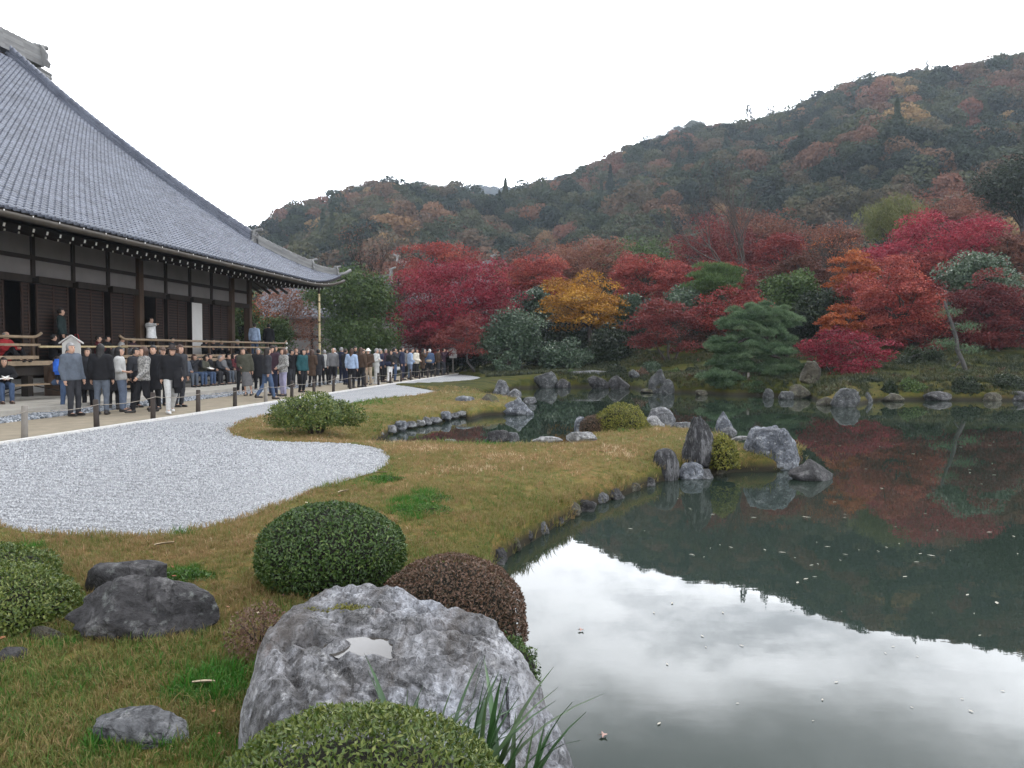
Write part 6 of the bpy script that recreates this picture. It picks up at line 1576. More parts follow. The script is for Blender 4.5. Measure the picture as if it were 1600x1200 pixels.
# ------------------------------------------------------------------ buildings beyond the garden
m_tile2 = tilemat('pale_grey_tile', (.055, .058, .066), (.13, .135, .15), .7, .2)
def hall(label, u0, u1, y, zr, ze, dep, seed, wall=True, rz0=0.0):
    """gabled tiled hall: ridge along x from u0 to u1 (metres) at distance y"""
    cx_ = (u0 + u1) / 2; t_ = thing('tiled_hall', label, 'building', (cx_, y, 0), rz0); L = (u1 - u0) / 2
    for sg in (-1, 1):
        mb = MB()
        prof = [(dep * k / 8, zr - (zr - ze) * (1.25 * k / 8 - .25 * (k / 8) ** 2)) for k in range(9)]
        for (a, za), (b_, zb) in zip(prof[:-1], prof[1:]):
            mb.add([(-L, sg * a, za), (L, sg * a, za), (L, sg * b_, zb), (-L, sg * b_, zb), (-L, sg * a, za - .18), (L, sg * a, za - .18), (L, sg * b_, zb - .18), (-L, sg * b_, zb - .18)],
                   [(0, 1, 2, 3), (7, 6, 5, 4), (0, 4, 5, 1), (2, 6, 7, 3), (1, 5, 6, 2), (0, 3, 7, 4)])
        rf = mb.build('roof', m_tile2, t_)
        tr_ = MB()
        for x in np.arange(-L + .1, L, .42): tr_.tube([(x, sg * a, z + .03) for a, z in prof], .075, 5, 0, False)
        tag(tr_.build('tile_rows', m_tile2, rf, True), kind='stuff')
    mb = MB(); n = 10
    pts = [np.array((x, 0, zr + .28 + .45 * (abs(x) / L) ** 3)) for x in np.linspace(-L, L, n)]
    for a, b_ in zip(pts[:-1], pts[1:]): mb.add([a + (0, -.2, -.45), a + (0, .2, -.45), a + (0, .2, .1), a + (0, -.2, .1), b_ + (0, -.2, -.45), b_ + (0, .2, -.45), b_ + (0, .2, .1), b_ + (0, -.2, .1)], [(0, 1, 2, 3), (7, 6, 5, 4), (0, 4, 5, 1), (1, 5, 6, 2), (2, 6, 7, 3), (3, 7, 4, 0)])
    rg = mb.build('ridge', m_ridge, t_)
    mb = MB(); mb.tube(pts, .14, 6); mb.build('ridge_cap', m_ridge, rg, True)
    for e_ in (pts[0], pts[-1]):
        mb = MB(); sg = 1 if e_[0] > 0 else -1
        mb.prism([(-.45, -.7), (-.5, -.1), (-.3, .2), (-.15, .55), (.15, .55), (.3, .2), (.5, -.1), (.45, -.7)], 0, .15 * sg, lambda a_, z_, t2: np.array((e_[0] + t2, a_, e_[2] + z_)))
        mb.tube([e_ + (-.1 * sg, 0, .45), e_ + (.5 * sg, 0, .7)], [.12, .10], 7); mb.build('ridge_end_tile', m_ridge, rg)
    mb = MB(); mb.prism([(-dep * .8, -.3), (dep * .8, -.3), (dep * .8, ze + .25), (0, zr - .4), (-dep * .8, ze + .25)], -L + .6, L - .6, lambda a_, z_, x_: np.array((x_, a_, z_))); wl_ = mb.build('wall', m_plas, t_)
    for k, x in enumerate(np.linspace(-L + .6, L - .6, max(3, int(L)))):
        mb = MB(); mb.box((x, -dep * .8 - .04, ze / 2), (.2, .08, ze)); mb.build('wall_post', m_wood, t_)
    for z in (.5, ze * .62):
        mb = MB(); mb.box((0, -dep * .8 - .03, z), (2 * L - 1.2, .06, .18)); mb.build('wall_beam', m_wood, t_)
    return t_
dd = 88.0
a, b_ = P(622, 412, dd), P(768, 412, dd)
hall('grey tiled temple building half hidden behind the huge crimson maple', a[0], b_[0], dd, a[2] - .4, a[2] - 4.6, 5.6, 1)
dd = 74.0
a, b_ = P(418, 438, dd), P(612, 438, dd)
hall('grey tiled side building seen under the temple eave', a[0], b_[0], dd, a[2] - .3, a[2] - 3.6, 6.0, 2, True, rad(-6))
dd = 66.0
a, b_ = P(905, 500, dd), P(985, 500, dd)
hall('low white walled building glimpsed under the golden maple', a[0], b_[0], dd, P(900, 492, dd)[2], P(900, 508, dd)[2], 2.6, 3)
# ------------------------------------------------------------------ people
def surfnets(f, org, h):
    """naive surface nets of the zero level of f (negative inside)"""
    s = f < 0; nx, ny, nz = f.shape
    cor = [(a, b, c) for a in (0, 1) for b in (0, 1) for c in (0, 1)]
    sub = lambda a, d: a[d[0]:nx - 1 + d[0], d[1]:ny - 1 + d[1], d[2]:nz - 1 + d[2]]
    cnt = sum(sub(s, d).astype(int) for d in cor); act = (cnt > 0) & (cnt < 8)
    acc = np.zeros(act.shape + (3,)); n = np.zeros(act.shape)
    for d in cor:
        for ax in range(3):
            if d[ax]: continue
            e = list(d); e[ax] = 1; e = tuple(e)
            fa, fb = sub(f, d), sub(f, e); cr = (fa < 0) != (fb < 0)
            t_ = np.where(cr, fa / np.where(cr, fa - fb, 1), 0)
            p = np.zeros(act.shape + (3,)); p += np.array(d); p[..., ax] = t_
            acc += p * cr[..., None]; n += cr
    ids = -np.ones(act.shape, int); ids[act] = np.arange(act.sum())
    gi = np.argwhere(act); v = (gi + acc[act] / n[act][:, None]) * h + org
    F_ = []
    for ax in range(3):
        u, w = (ax + 1) % 3, (ax + 2) % 3
        sl0 = [slice(None)] * 3; sl1 = [slice(None)] * 3; sl0[ax] = slice(0, -1); sl1[ax] = slice(1, None)
        cr = s[tuple(sl0)] != s[tuple(sl1)]; g = np.argwhere(cr)
        ok = (g[:, u] > 0) & (g[:, w] > 0) & (g[:, u] < f.shape[u] - 1) & (g[:, w] < f.shape[w] - 1); g = g[ok]
        q = []
        for du, dw in ((-1, -1), (0, -1), (0, 0), (-1, 0)):
            k = g.copy(); k[:, u] += du; k[:, w] += dw; q.append(ids[k[:, 0], k[:, 1], k[:, 2]])
        q = np.stack(q, 1); inside = s[g[:, 0], g[:, 1], g[:, 2]]; q[~inside] = q[~inside][:, ::-1]
        F_.append(q[(q >= 0).all(1)])
    return v, np.concatenate(F_)
A3 = lambda *a: np.array(a, float)
def cone_sd(Q, a, b, ra, rb, ky=1.0):
    P_ = Q if ky == 1 else Q * A3(1, 1 / ky, 1); a = a * A3(1, 1 / ky, 1); b = b * A3(1, 1 / ky, 1)
    ab = b - a; t_ = np.clip(((P_ - a) @ ab) / (ab @ ab + 1e-9), 0, 1)
    return np.linalg.norm(P_ - a - t_[..., None] * ab, axis=-1) - (ra + (rb - ra) * t_)
def smin(a, b, k=.03):
    h = np.clip(.5 + .5 * (b - a) / k, 0, 1); return b * (1 - h) + a * h - k * h * (1 - h)
def ell_sd(Q, c, r):
    q = (Q - c) / r; l = np.linalg.norm(q, axis=-1); return (l - 1) * min(r)
# figures face -Y, 1.70 m tall; L/R pairs
def pose(kind):
    j = dict(pel=A3(0, .0, .93), chest=A3(0, .0, 1.27), neck=A3(0, .01, 1.44), head=A3(0, -.02, 1.585))
    sh = [A3(s * .175, .01, 1.385) for s in (-1, 1)]; hip = [A3(s * .085, 0, .90) for s in (-1, 1)]
    el = [A3(s * .235, .03, 1.10) for s in (-1, 1)]; wr = [A3(s * .235, -.04, .86) for s in (-1, 1)]
    kn = [A3(s * .095, -.015, .49) for s in (-1, 1)]; an = [A3(s * .10, .02, .09) for s in (-1, 1)]
    if kind == 'bag': el = [A3(s * .23, .03, 1.11) for s in (-1, 1)]; wr = [A3(-.10, -.20, 1.04), A3(.235, -.03, .87)]
    if kind == 'cross': el = [A3(s * .24, -.03, 1.12) for s in (-1, 1)]; wr = [A3(.06, -.19, 1.13), A3(-.06, -.17, 1.17)]
    if kind == 'photo': el = [A3(s * .24, -.14, 1.22) for s in (-1, 1)]; wr = [A3(s * .07, -.26, 1.46) for s in (-1, 1)]; j['head'] = A3(0, -.03, 1.58)
    if kind == 'hands': el = [A3(s * .23, .02, 1.11) for s in (-1, 1)]; wr = [A3(s * .05, -.21, 1.00) for s in (-1, 1)]
    if kind == 'walk':
        kn = [A3(-.09, -.13, .50), A3(.09, .03, .49)]; an = [A3(-.09, -.22, .10), A3(.09, .27, .13)]
        el = [A3(-.235, .10, 1.12), A3(.235, -.02, 1.10)]; wr = [A3(-.22, .07, .88), A3(.21, -.20, .93)]
    if kind == 'reach': el = [A3(-.26, -.20, 1.36), A3(.235, .03, 1.10)]; wr = [A3(-.27, -.45, 1.40), A3(.23, -.04, .86)]
    if kind.startswith('sit'):
        dz = -.40; dy = .0
        for k_ in ('pel', 'chest', 'neck', 'head'): j[k_] = j[k_] + A3(0, 0, dz)
        sh = [q + A3(0, 0, dz) for q in sh]; hip = [A3(s * .09, -.02, .50) for s in (-1, 1)]
        kn = [A3(s * .11, -.44, .50) for s in (-1, 1)]; an = [A3(s * .11, -.45, .09) for s in (-1, 1)]
        el = [A3(s * .24, -.02, .72) for s in (-1, 1)]; wr = [A3(s * .07, -.26, .64) for s in (-1, 1)]
        j['pel'] = A3(0, .0, .55)
        if kind == 'sit_read':
            lean = A3(0, -.10, -.03)
            for k_, w_ in (('chest', .6), ('neck', 1), ('head', 1.5)): j[k_] = j[k_] + lean * w_
            sh = [q + lean * .9 for q in sh]; el = [A3(s * .25, -.16, .76) for s in (-1, 1)]; wr = [A3(s * .10, -.36, .70) for s in (-1, 1)]
        if kind == 'sit_photo': el = [A3(s * .24, -.14, .84) for s in (-1, 1)]; wr = [A3(s * .07, -.26, 1.06) for s in (-1, 1)]
        if kind == 'sit_floor':
            for k_ in ('pel', 'chest', 'neck', 'head'): j[k_] = j[k_] + A3(0, 0, -.40)
            sh = [q + A3(0, 0, -.40) for q in sh]; hip = [A3(s * .09, -.02, .11) for s in (-1, 1)]
            kn = [A3(s * .17, -.34, .38) for s in (-1, 1)]; an = [A3(s * .12, -.52, .07) for s in (-1, 1)]
            el = [A3(s * .25, -.12, .37) for s in (-1, 1)]; wr = [A3(s * .06, -.36, .40) for s in (-1, 1)]
    if kind == 'look': j['head'] = j['head'] + A3(.0, -.02, -.01)
    j.update(sh=sh, el=el, wr=wr, hip=hip, kn=kn, an=an); return j
def torso_sd(Q, j, g=0.0):
    d = cone_sd(Q, j['pel'], j['chest'], .150 + g, .160 + g, .66)
    d = smin(d, cone_sd(Q, j['pel'] + A3(-.05, 0, -.04), j['pel'] + A3(.05, 0, -.04), .115 + g, .115 + g, .85), .04)
    d = smin(d, cone_sd(Q, j['sh'][0] * .82 + j['chest'] * .18, j['sh'][1] * .82 + j['chest'] * .18, .075 + g, .075 + g, .85), .08)
    return d
def arms_sd(Q, j, g=0.0, cut=0.0):
    d = None
    for k in (0, 1):
        w = j['el'][k] + (j['wr'][k] - j['el'][k]) * (1 - cut)
        a = smin(cone_sd(Q, j['sh'][k], j['el'][k], .056 + g, .043 + g), cone_sd(Q, j['el'][k], w, .041 + g, .029 + g * 1.2), .015)
        d = a if d is None else np.minimum(d, a)
    return d
def legs_sd(Q, j, g=0.0, cut=0.0):
    d = None
    for k in (0, 1):
        a_ = j['kn'][k] + (j['an'][k] - j['kn'][k]) * (1 - cut)
        l = smin(cone_sd(Q, j['hip'][k], j['kn'][k], .088 + g, .060 + g), cone_sd(Q, j['kn'][k], a_, .057 + g, .037 + g * 1.6), .02)
        d = l if d is None else smin(d, l, .02)
    return d
def grid(j, h, pad=.14):
    pts = np.array([j['pel'], j['head'] + A3(0, 0, .13), *j['sh'], *j['el'], *j['wr'], *j['kn'], *j['an']])
    lo, hi = pts.min(0) - pad - .09, pts.max(0) + pad
    lo[2] = min(lo[2], -.02)
    ax = [np.arange(lo[k], hi[k] + h, h) for k in range(3)]
    return np.stack(np.meshgrid(*ax, indexing='ij'), -1), lo
def head_sd(Q, c):
    d = ell_sd(Q, c + A3(0, .008, .02), A3(.074, .094, .098))
    d = smin(d, ell_sd(Q, c + A3(0, -.026, -.055), A3(.053, .062, .062)), .035)
    d = smin(d, ell_sd(Q, c + A3(0, -.100, -.012), A3(.013, .018, .026)), .012)       # nose
    for s in (-1, 1): d = smin(d, ell_sd(Q, c + A3(s * .077, .012, -.005), A3(.010, .020, .032)), .008)   # ears
    return d
def add_tube(V, Fc, pts, rs, n=5):
    mb = MB(); mb.tube(pts, rs, n); o = len(V); V += mb.v; Fc += [tuple(i + o for i in f) for f in mb.f]
m_skin = simple('skin', (.46, .28, .20), .55, .08, 20, 0); m_eye = simple('eye_dark', (.012, .010, .009), .3, .1, 5, 0); m_lip = simple('lips', (.30, .12, .10), .5, .1, 5, 0)
_cache = {}
def body_mesh(kind, h):
    key = ('body', kind, h)
    if key in _cache: return _cache[key]
    j = pose(kind); Q, lo = grid(j, h)
    d = torso_sd(Q, j, -.012)
    d = smin(d, cone_sd(Q, j['neck'] - A3(0, 0, .06), j['head'] + A3(0, .02, -.05), .058, .052), .03)
    d = smin(d, head_sd(Q, j['head']), .018)
    d = smin(d, arms_sd(Q, j, -.006), .03); d = smin(d, legs_sd(Q, j, -.008), .04)
    palms = []
    for k in (0, 1):
        dr = j['wr'][k] - j['el'][k]; dr /= np.linalg.norm(dr); e = j['wr'][k] + dr * .075
        d = smin(d, cone_sd(Q, j['wr'][k] - dr * .01, e, .027, .030), .015); palms.append((e, dr))
        ft = j['an'][k] + A3(0, -.14, -.05); d = smin(d, cone_sd(Q, j['an'][k] - A3(0, 0, .03), ft, .036, .028), .02)
    v, q = surfnets(d, lo, h)
    V, Fc = [], []
    for k, (e, dr) in enumerate(palms):                # five fingers on each hand, bent at the knuckle
        sidev = np.cross(dr, A3(1, 0, 0)); sidev /= np.linalg.norm(sidev) + 1e-9; nrm = np.cross(sidev, dr)
        for i, ln in enumerate((.072, .082, .077, .060)):
            b0 = e + sidev * (.024 - .016 * i) - dr * .004; m_ = b0 + dr * ln * .5 + nrm * .006 * (1 if k else -1); t2 = m_ + dr * ln * .38 + nrm * ln * .28 * (1 if k == 0 else -1)
            add_tube(V, Fc, [b0 - dr * .02, b0, m_, t2], [.0095, .0095, .0085, .006])
        b0 = e - dr * .05 + sidev * .027; add_tube(V, Fc, [b0 - sidev * .012, b0 + sidev * .016 + dr * .018, b0 + sidev * .024 + dr * .045], [.011, .010, .007])
    nv = len(v); c = j['head']; mi = [0] * (len(q) + len(Fc))
    E, EF = [], []
    for s in (-1, 1): add_tube(E, EF, [c + A3(s * .030 - .012, -.082, .012), c + A3(s * .030, -.0885, .013), c + A3(s * .030 + .012, -.082, .012)], [.004, .007, .004], 6)
    for s in (-1, 1): add_tube(E, EF, [c + A3(s * .030 - .018, -.080, .033), c + A3(s * .030 + .018, -.080, .033)], [.0035, .0035], 4)
    ne = len(EF); add_tube(E, EF, [c + A3(-.022, -.078, -.060), c + A3(0, -.089, -.060), c + A3(.022, -.078, -.060)], [.003, .0065, .003], 5)
    mi += [1] * ne + [2] * (len(EF) - ne)
    allv = [tuple(a) for a in v] + V + E; fs = [tuple(a) for a in q] + [tuple(i + nv for i in f) for f in Fc] + [tuple(i + nv + len(V) for i in f) for f in EF]
    me = bpy.data.meshes.new('body'); me.from_pydata(allv, [], fs)
    for m_ in (m_skin, m_eye, m_lip): me.materials.append(m_)
    me.polygons.foreach_set('material_index', mi); me.polygons.foreach_set('use_smooth', [True] * len(fs)); me.update()
    _cache[key] = me; return me
def cloth_mesh(kind, part, h):
    key = (part, kind, h)
    if key in _cache: return _cache[key]
    j = pose(kind); Q, lo = grid(j, h); sit = kind.startswith('sit')
    folds = .006 * vnoise(Q * A3(14, 14, 7), 3) + .004 * vnoise(Q * 26, 4)
    if part in ('jacket', 'coat', 'vest'):
        d = torso_sd(Q, j, .032)
        if not sit:
            hem = .84 if part != 'coat' else .52
            d = smin(d, cone_sd(Q, j['pel'], A3(0, .01, hem - .04), .165, .185 if part != 'coat' else .20, .74), .03)
        elif part == 'coat': d = smin(d, cone_sd(Q, j['pel'], (j['kn'][0] + j['kn'][1]) / 2 * .6 + j['pel'] * .4, .16, .15, .8), .05)
        d = smin(d, arms_sd(Q, j, .024, 0.02 if part != 'vest' else .75), .025)
        d = smin(d, cone_sd(Q, j['neck'] - A3(0, 0, .05), j['neck'] + A3(0, .015, .012), .075, .068), .025)   # collar
        if not sit: d = np.maximum(d, hem - Q[..., 2])
    elif part == 'trousers':
        d = legs_sd(Q, j, .012, .02); d = smin(d, cone_sd(Q, j['pel'] + A3(-.05, 0, -.03), j['pel'] + A3(.05, 0, -.03), .125, .125, .85), .04)
        if not sit: d = np.maximum(d, Q[..., 2] - 1.0)
    else:                                             # skirt
        if sit: d = smin(cone_sd(Q, j['pel'], (j['kn'][0] + j['kn'][1]) / 2, .15, .14, .9), cone_sd(Q, (j['kn'][0] + j['kn'][1]) / 2, (j['kn'][0] + j['kn'][1]) / 2 - A3(0, 0, .18), .14, .14, .8), .03)
        else:
            d = cone_sd(Q, j['pel'], A3(0, .01, .26), .145, .19, .85); d = np.maximum(d, .34 - Q[..., 2]); d = np.maximum(d, Q[..., 2] - 1.0)
        # stockings below
    v, q = surfnets(d + folds, lo, h)
    me = mesh_from(part, v, q, [m_skin], smooth=True); _cache[key] = me; return me
def head_part(part):
    """hair and hats, head centre at the origin, facing -Y"""
    if part in _cache: return _cache[part]
    h = .011; ax = [np.arange(-.17, .17, h), np.arange(-.19, .19, h), np.arange(-.34, .20, h)]
    Q = np.stack(np.meshgrid(*ax, indexing='ij'), -1); lo = A3(-.17, -.19, -.34)
    n = .005 * vnoise(Q * 30, 2)
    shell = ell_sd(Q, A3(0, .012, .028), A3(.086, .107, .108))
    face = np.maximum(Q[..., 2] - (.052 + .25 * (Q[..., 1] + .06)), Q[..., 1] + .030)     # cut away the face
    face = -np.maximum(Q[..., 1] + .022 - .0 * Q[..., 0], Q[..., 2] - .060)
    if part == 'short_hair': d = np.maximum(np.maximum(shell, face), -(Q[..., 2] + .055 + .5 * np.minimum(Q[..., 1], 0)))
    elif part == 'bob_hair':
        s2 = smin(shell, cone_sd(Q, A3(0, .03, .0), A3(0, .035, -.10), .092, .088, 1.0), .03); d = np.maximum(s2, face); d = np.maximum(d, -(Q[..., 2] + .125))
    elif part == 'long_hair':
        s2 = smin(shell, cone_sd(Q, A3(0, .04, .0), A3(0, .085, -.27), .092, .080, .75), .03); d = np.maximum(s2, face); d = np.maximum(d, -(Q[..., 2] + .31))
    elif part == 'thin_hair':
        d = np.maximum(np.maximum(shell + .006, face), -(Q[..., 2] + .055)); d = np.maximum(d, Q[..., 2] - .055 - .4 * np.abs(Q[..., 0]))
    elif part == 'bun_hair':
        d = np.maximum(np.maximum(shell, face), -(Q[..., 2] + .06)); d = smin(d, ell_sd(Q, A3(0, .115, .02), A3(.045, .045, .045)), .02)
    elif part == 'brim_hat':
        d = np.maximum(ell_sd(Q, A3(0, .008, .045), A3(.092, .112, .110)), .035 - Q[..., 2]); d = smin(d, np.maximum(ell_sd(Q, A3(0, .0, .035), A3(.142, .160, .5)), np.abs(Q[..., 2] - .035 - .0 * Q[..., 0]) - .010), .012)
    else:                                              # cap
        d = np.maximum(ell_sd(Q, A3(0, .008, .038), A3(.090, .111, .102)), .040 - Q[..., 2]); d = smin(d, np.maximum(ell_sd(Q, A3(0, -.11, .045), A3(.07, .075, .5)), np.abs(Q[..., 2] - .048) - .009), .01)
    v, q = surfnets(d + n, lo, h); me = mesh_from('hair' if 'hair' in part else 'hat', v, q, [m_skin], smooth=True); _cache[part] = me; return me
def shoe_mesh():
    if 'shoe' in _cache: return _cache['shoe']
    h = .014; ax = [np.arange(-.08, .08, h), np.arange(-.25, .11, h), np.arange(-.04, .14, h)]; Q = np.stack(np.meshgrid(*ax, indexing='ij'), -1)
    d = smin(cone_sd(Q, A3(0, .02, .035), A3(0, -.155, .022), .050, .042, 1), cone_sd(Q, A3(0, .02, .05), A3(0, .02, .095), .048, .045), .03); d = np.maximum(d, -Q[..., 2])
    v, q = surfnets(d, A3(-.08, -.25, -.04), h); me = mesh_from('shoe', v, q, [m_skin], smooth=True); _cache['shoe'] = me; return me
CLOTH = {}
PAL = dict(black=(.012, .012, .014), charcoal=(.030, .031, .036), navy=(.018, .022, .045), slate=(.085, .10, .125), grey=(.14, .14, .145), pale=(.40, .40, .39), white=(.66, .66, .66),
           denim=(.055, .085, .15), ldenim=(.12, .15, .21), brown=(.060, .038, .026), beige=(.33, .27, .20), maroon=(.085, .018, .022), red=(.36, .030, .035), teal=(.016, .062, .070), olive=(.065, .065, .048),
           lblue=(.28, .36, .50), lavender=(.26, .25, .35), blue=(.035, .13, .55), dgreen=(.018, .030, .030), cream=(.52, .48, .40), plum=(.045, .025, .035), tweed=(.20, .19, .18), check=(.20, .19, .20), skinstk=(.10, .07, .055))
HAIRC = dict(black=(.010, .009, .009), dark=(.020, .014, .011), brown=(.055, .028, .018), grey=(.22, .22, .22), white=(.50, .50, .49), hat_white=(.70, .68, .64), hat_dark=(.03, .022, .02), hat_brown=(.09, .06, .045))
def cloth(c):
    if c not in CLOTH:
        sc_ = 60; col = PAL[c]
        if c in ('tweed', 'check'):
            m, t, p, o = new_mat('patterned_cloth_' + c); co = coords(t, 'Object'); n = noise(t, 26 if c == 'tweed' else 34, 4, .7, co)
            t.links.new(ramp(t, n, [(.42, (.08, .08, .08)), (.58, (.36, .35, .33))]), p.inputs['Base Color']); p.inputs['Roughness'].default_value = .9; CLOTH[c] = m
        else: CLOTH[c] = simple('cloth_' + c, col, .88, .22, 9, .25, .01, None, .2)
    return CLOTH[c]
_hm = {}
def hairmat(c):
    if c not in _hm: _hm[c] = simple('hair_' + c, HAIRC[c], .55 if 'hat' not in c else .85, .25, 40, .3, .004, None, .35)
    return _hm[c]
m_shoes = simple('dark_shoe', (.016, .013, .012), .45, .2, 10, 0); m_shoew = simple('white_shoe', (.55, .55, .54), .6, .1, 10, 0); m_shoeb = simple('brown_shoe', (.06, .035, .022), .5, .2, 10, 0)
def own(o, mat):
    o.material_slots[0].link = 'OBJECT'; o.material_slots[0].material = mat
PEOPLE = []
def person(label, at, face, pz, top, topc, bot, botc, hair, hairc, H=1.62, shoes=None, hat=None, group=None, turn=0):
    d = at[1]; h = .021 if d < 24 else .025 if d < 34 else .031
    t_ = thing('person', label, 'person', at, rad(face), group)
    s = H / 1.70
    j = pose(pz)
    def part(nm, me, loc=None):
        o = link(nm, me, t_); o.scale = (s * 1.04, s * 1.04, s)
        if loc is not None: o.location = [float(a * s * w_) for a, w_ in zip(loc, (1.04, 1.04, 1))]
        return o
    part('body', body_mesh(pz, h))
    o = part('skirt' if bot == 'skirt' else 'trousers', cloth_mesh(pz, bot, h)); own(o, cloth(botc))
    o = part(top, cloth_mesh(pz, top, h)); own(o, cloth(topc))
    if hair:
        o = part('hair', head_part(hair), j['head']); own(o, hairmat(hairc)); o.rotation_euler = (0, 0, rad(turn))
    if hat:
        o = part('hat', head_part(hat[0]), j['head'] + A3(0, 0, .004)); own(o, hairmat(hat[1]))
    for k in (0, 1):
        o = part('shoe', shoe_mesh(), j['an'][k] - A3(0, 0, .09)); own(o, {None: m_shoes, 'w': m_shoew, 'b': m_shoeb}[shoes])
    if not pz.startswith('sit'): rr = np.random.default_rng(len(PEOPLE) + 5); t_.rotation_euler = (rad(rr.normal() * 1.8), rad(rr.normal() * 1.8), rad(face + rr.normal() * 12))
    PEOPLE.append(t_); return t_
def on_path(px, yf): q = G(px, yf, 0.0); return (q[0], q[1], 0.004)
def on_terr(px, v, z=.15): d = d_at_v(px, v); return ((px - 800) / F * d, d, z)
FO = math.degrees(ROT_U)                    # facing the pond from the hall = -v direction
POND_F = math.degrees(math.atan2(-VV[1], -VV[0])) + 90
WALK = 'visitors standing along the rope fence'
SITB = 'visitors seated on the benches before the veranda'
VER = 'visitors on the temple veranda'
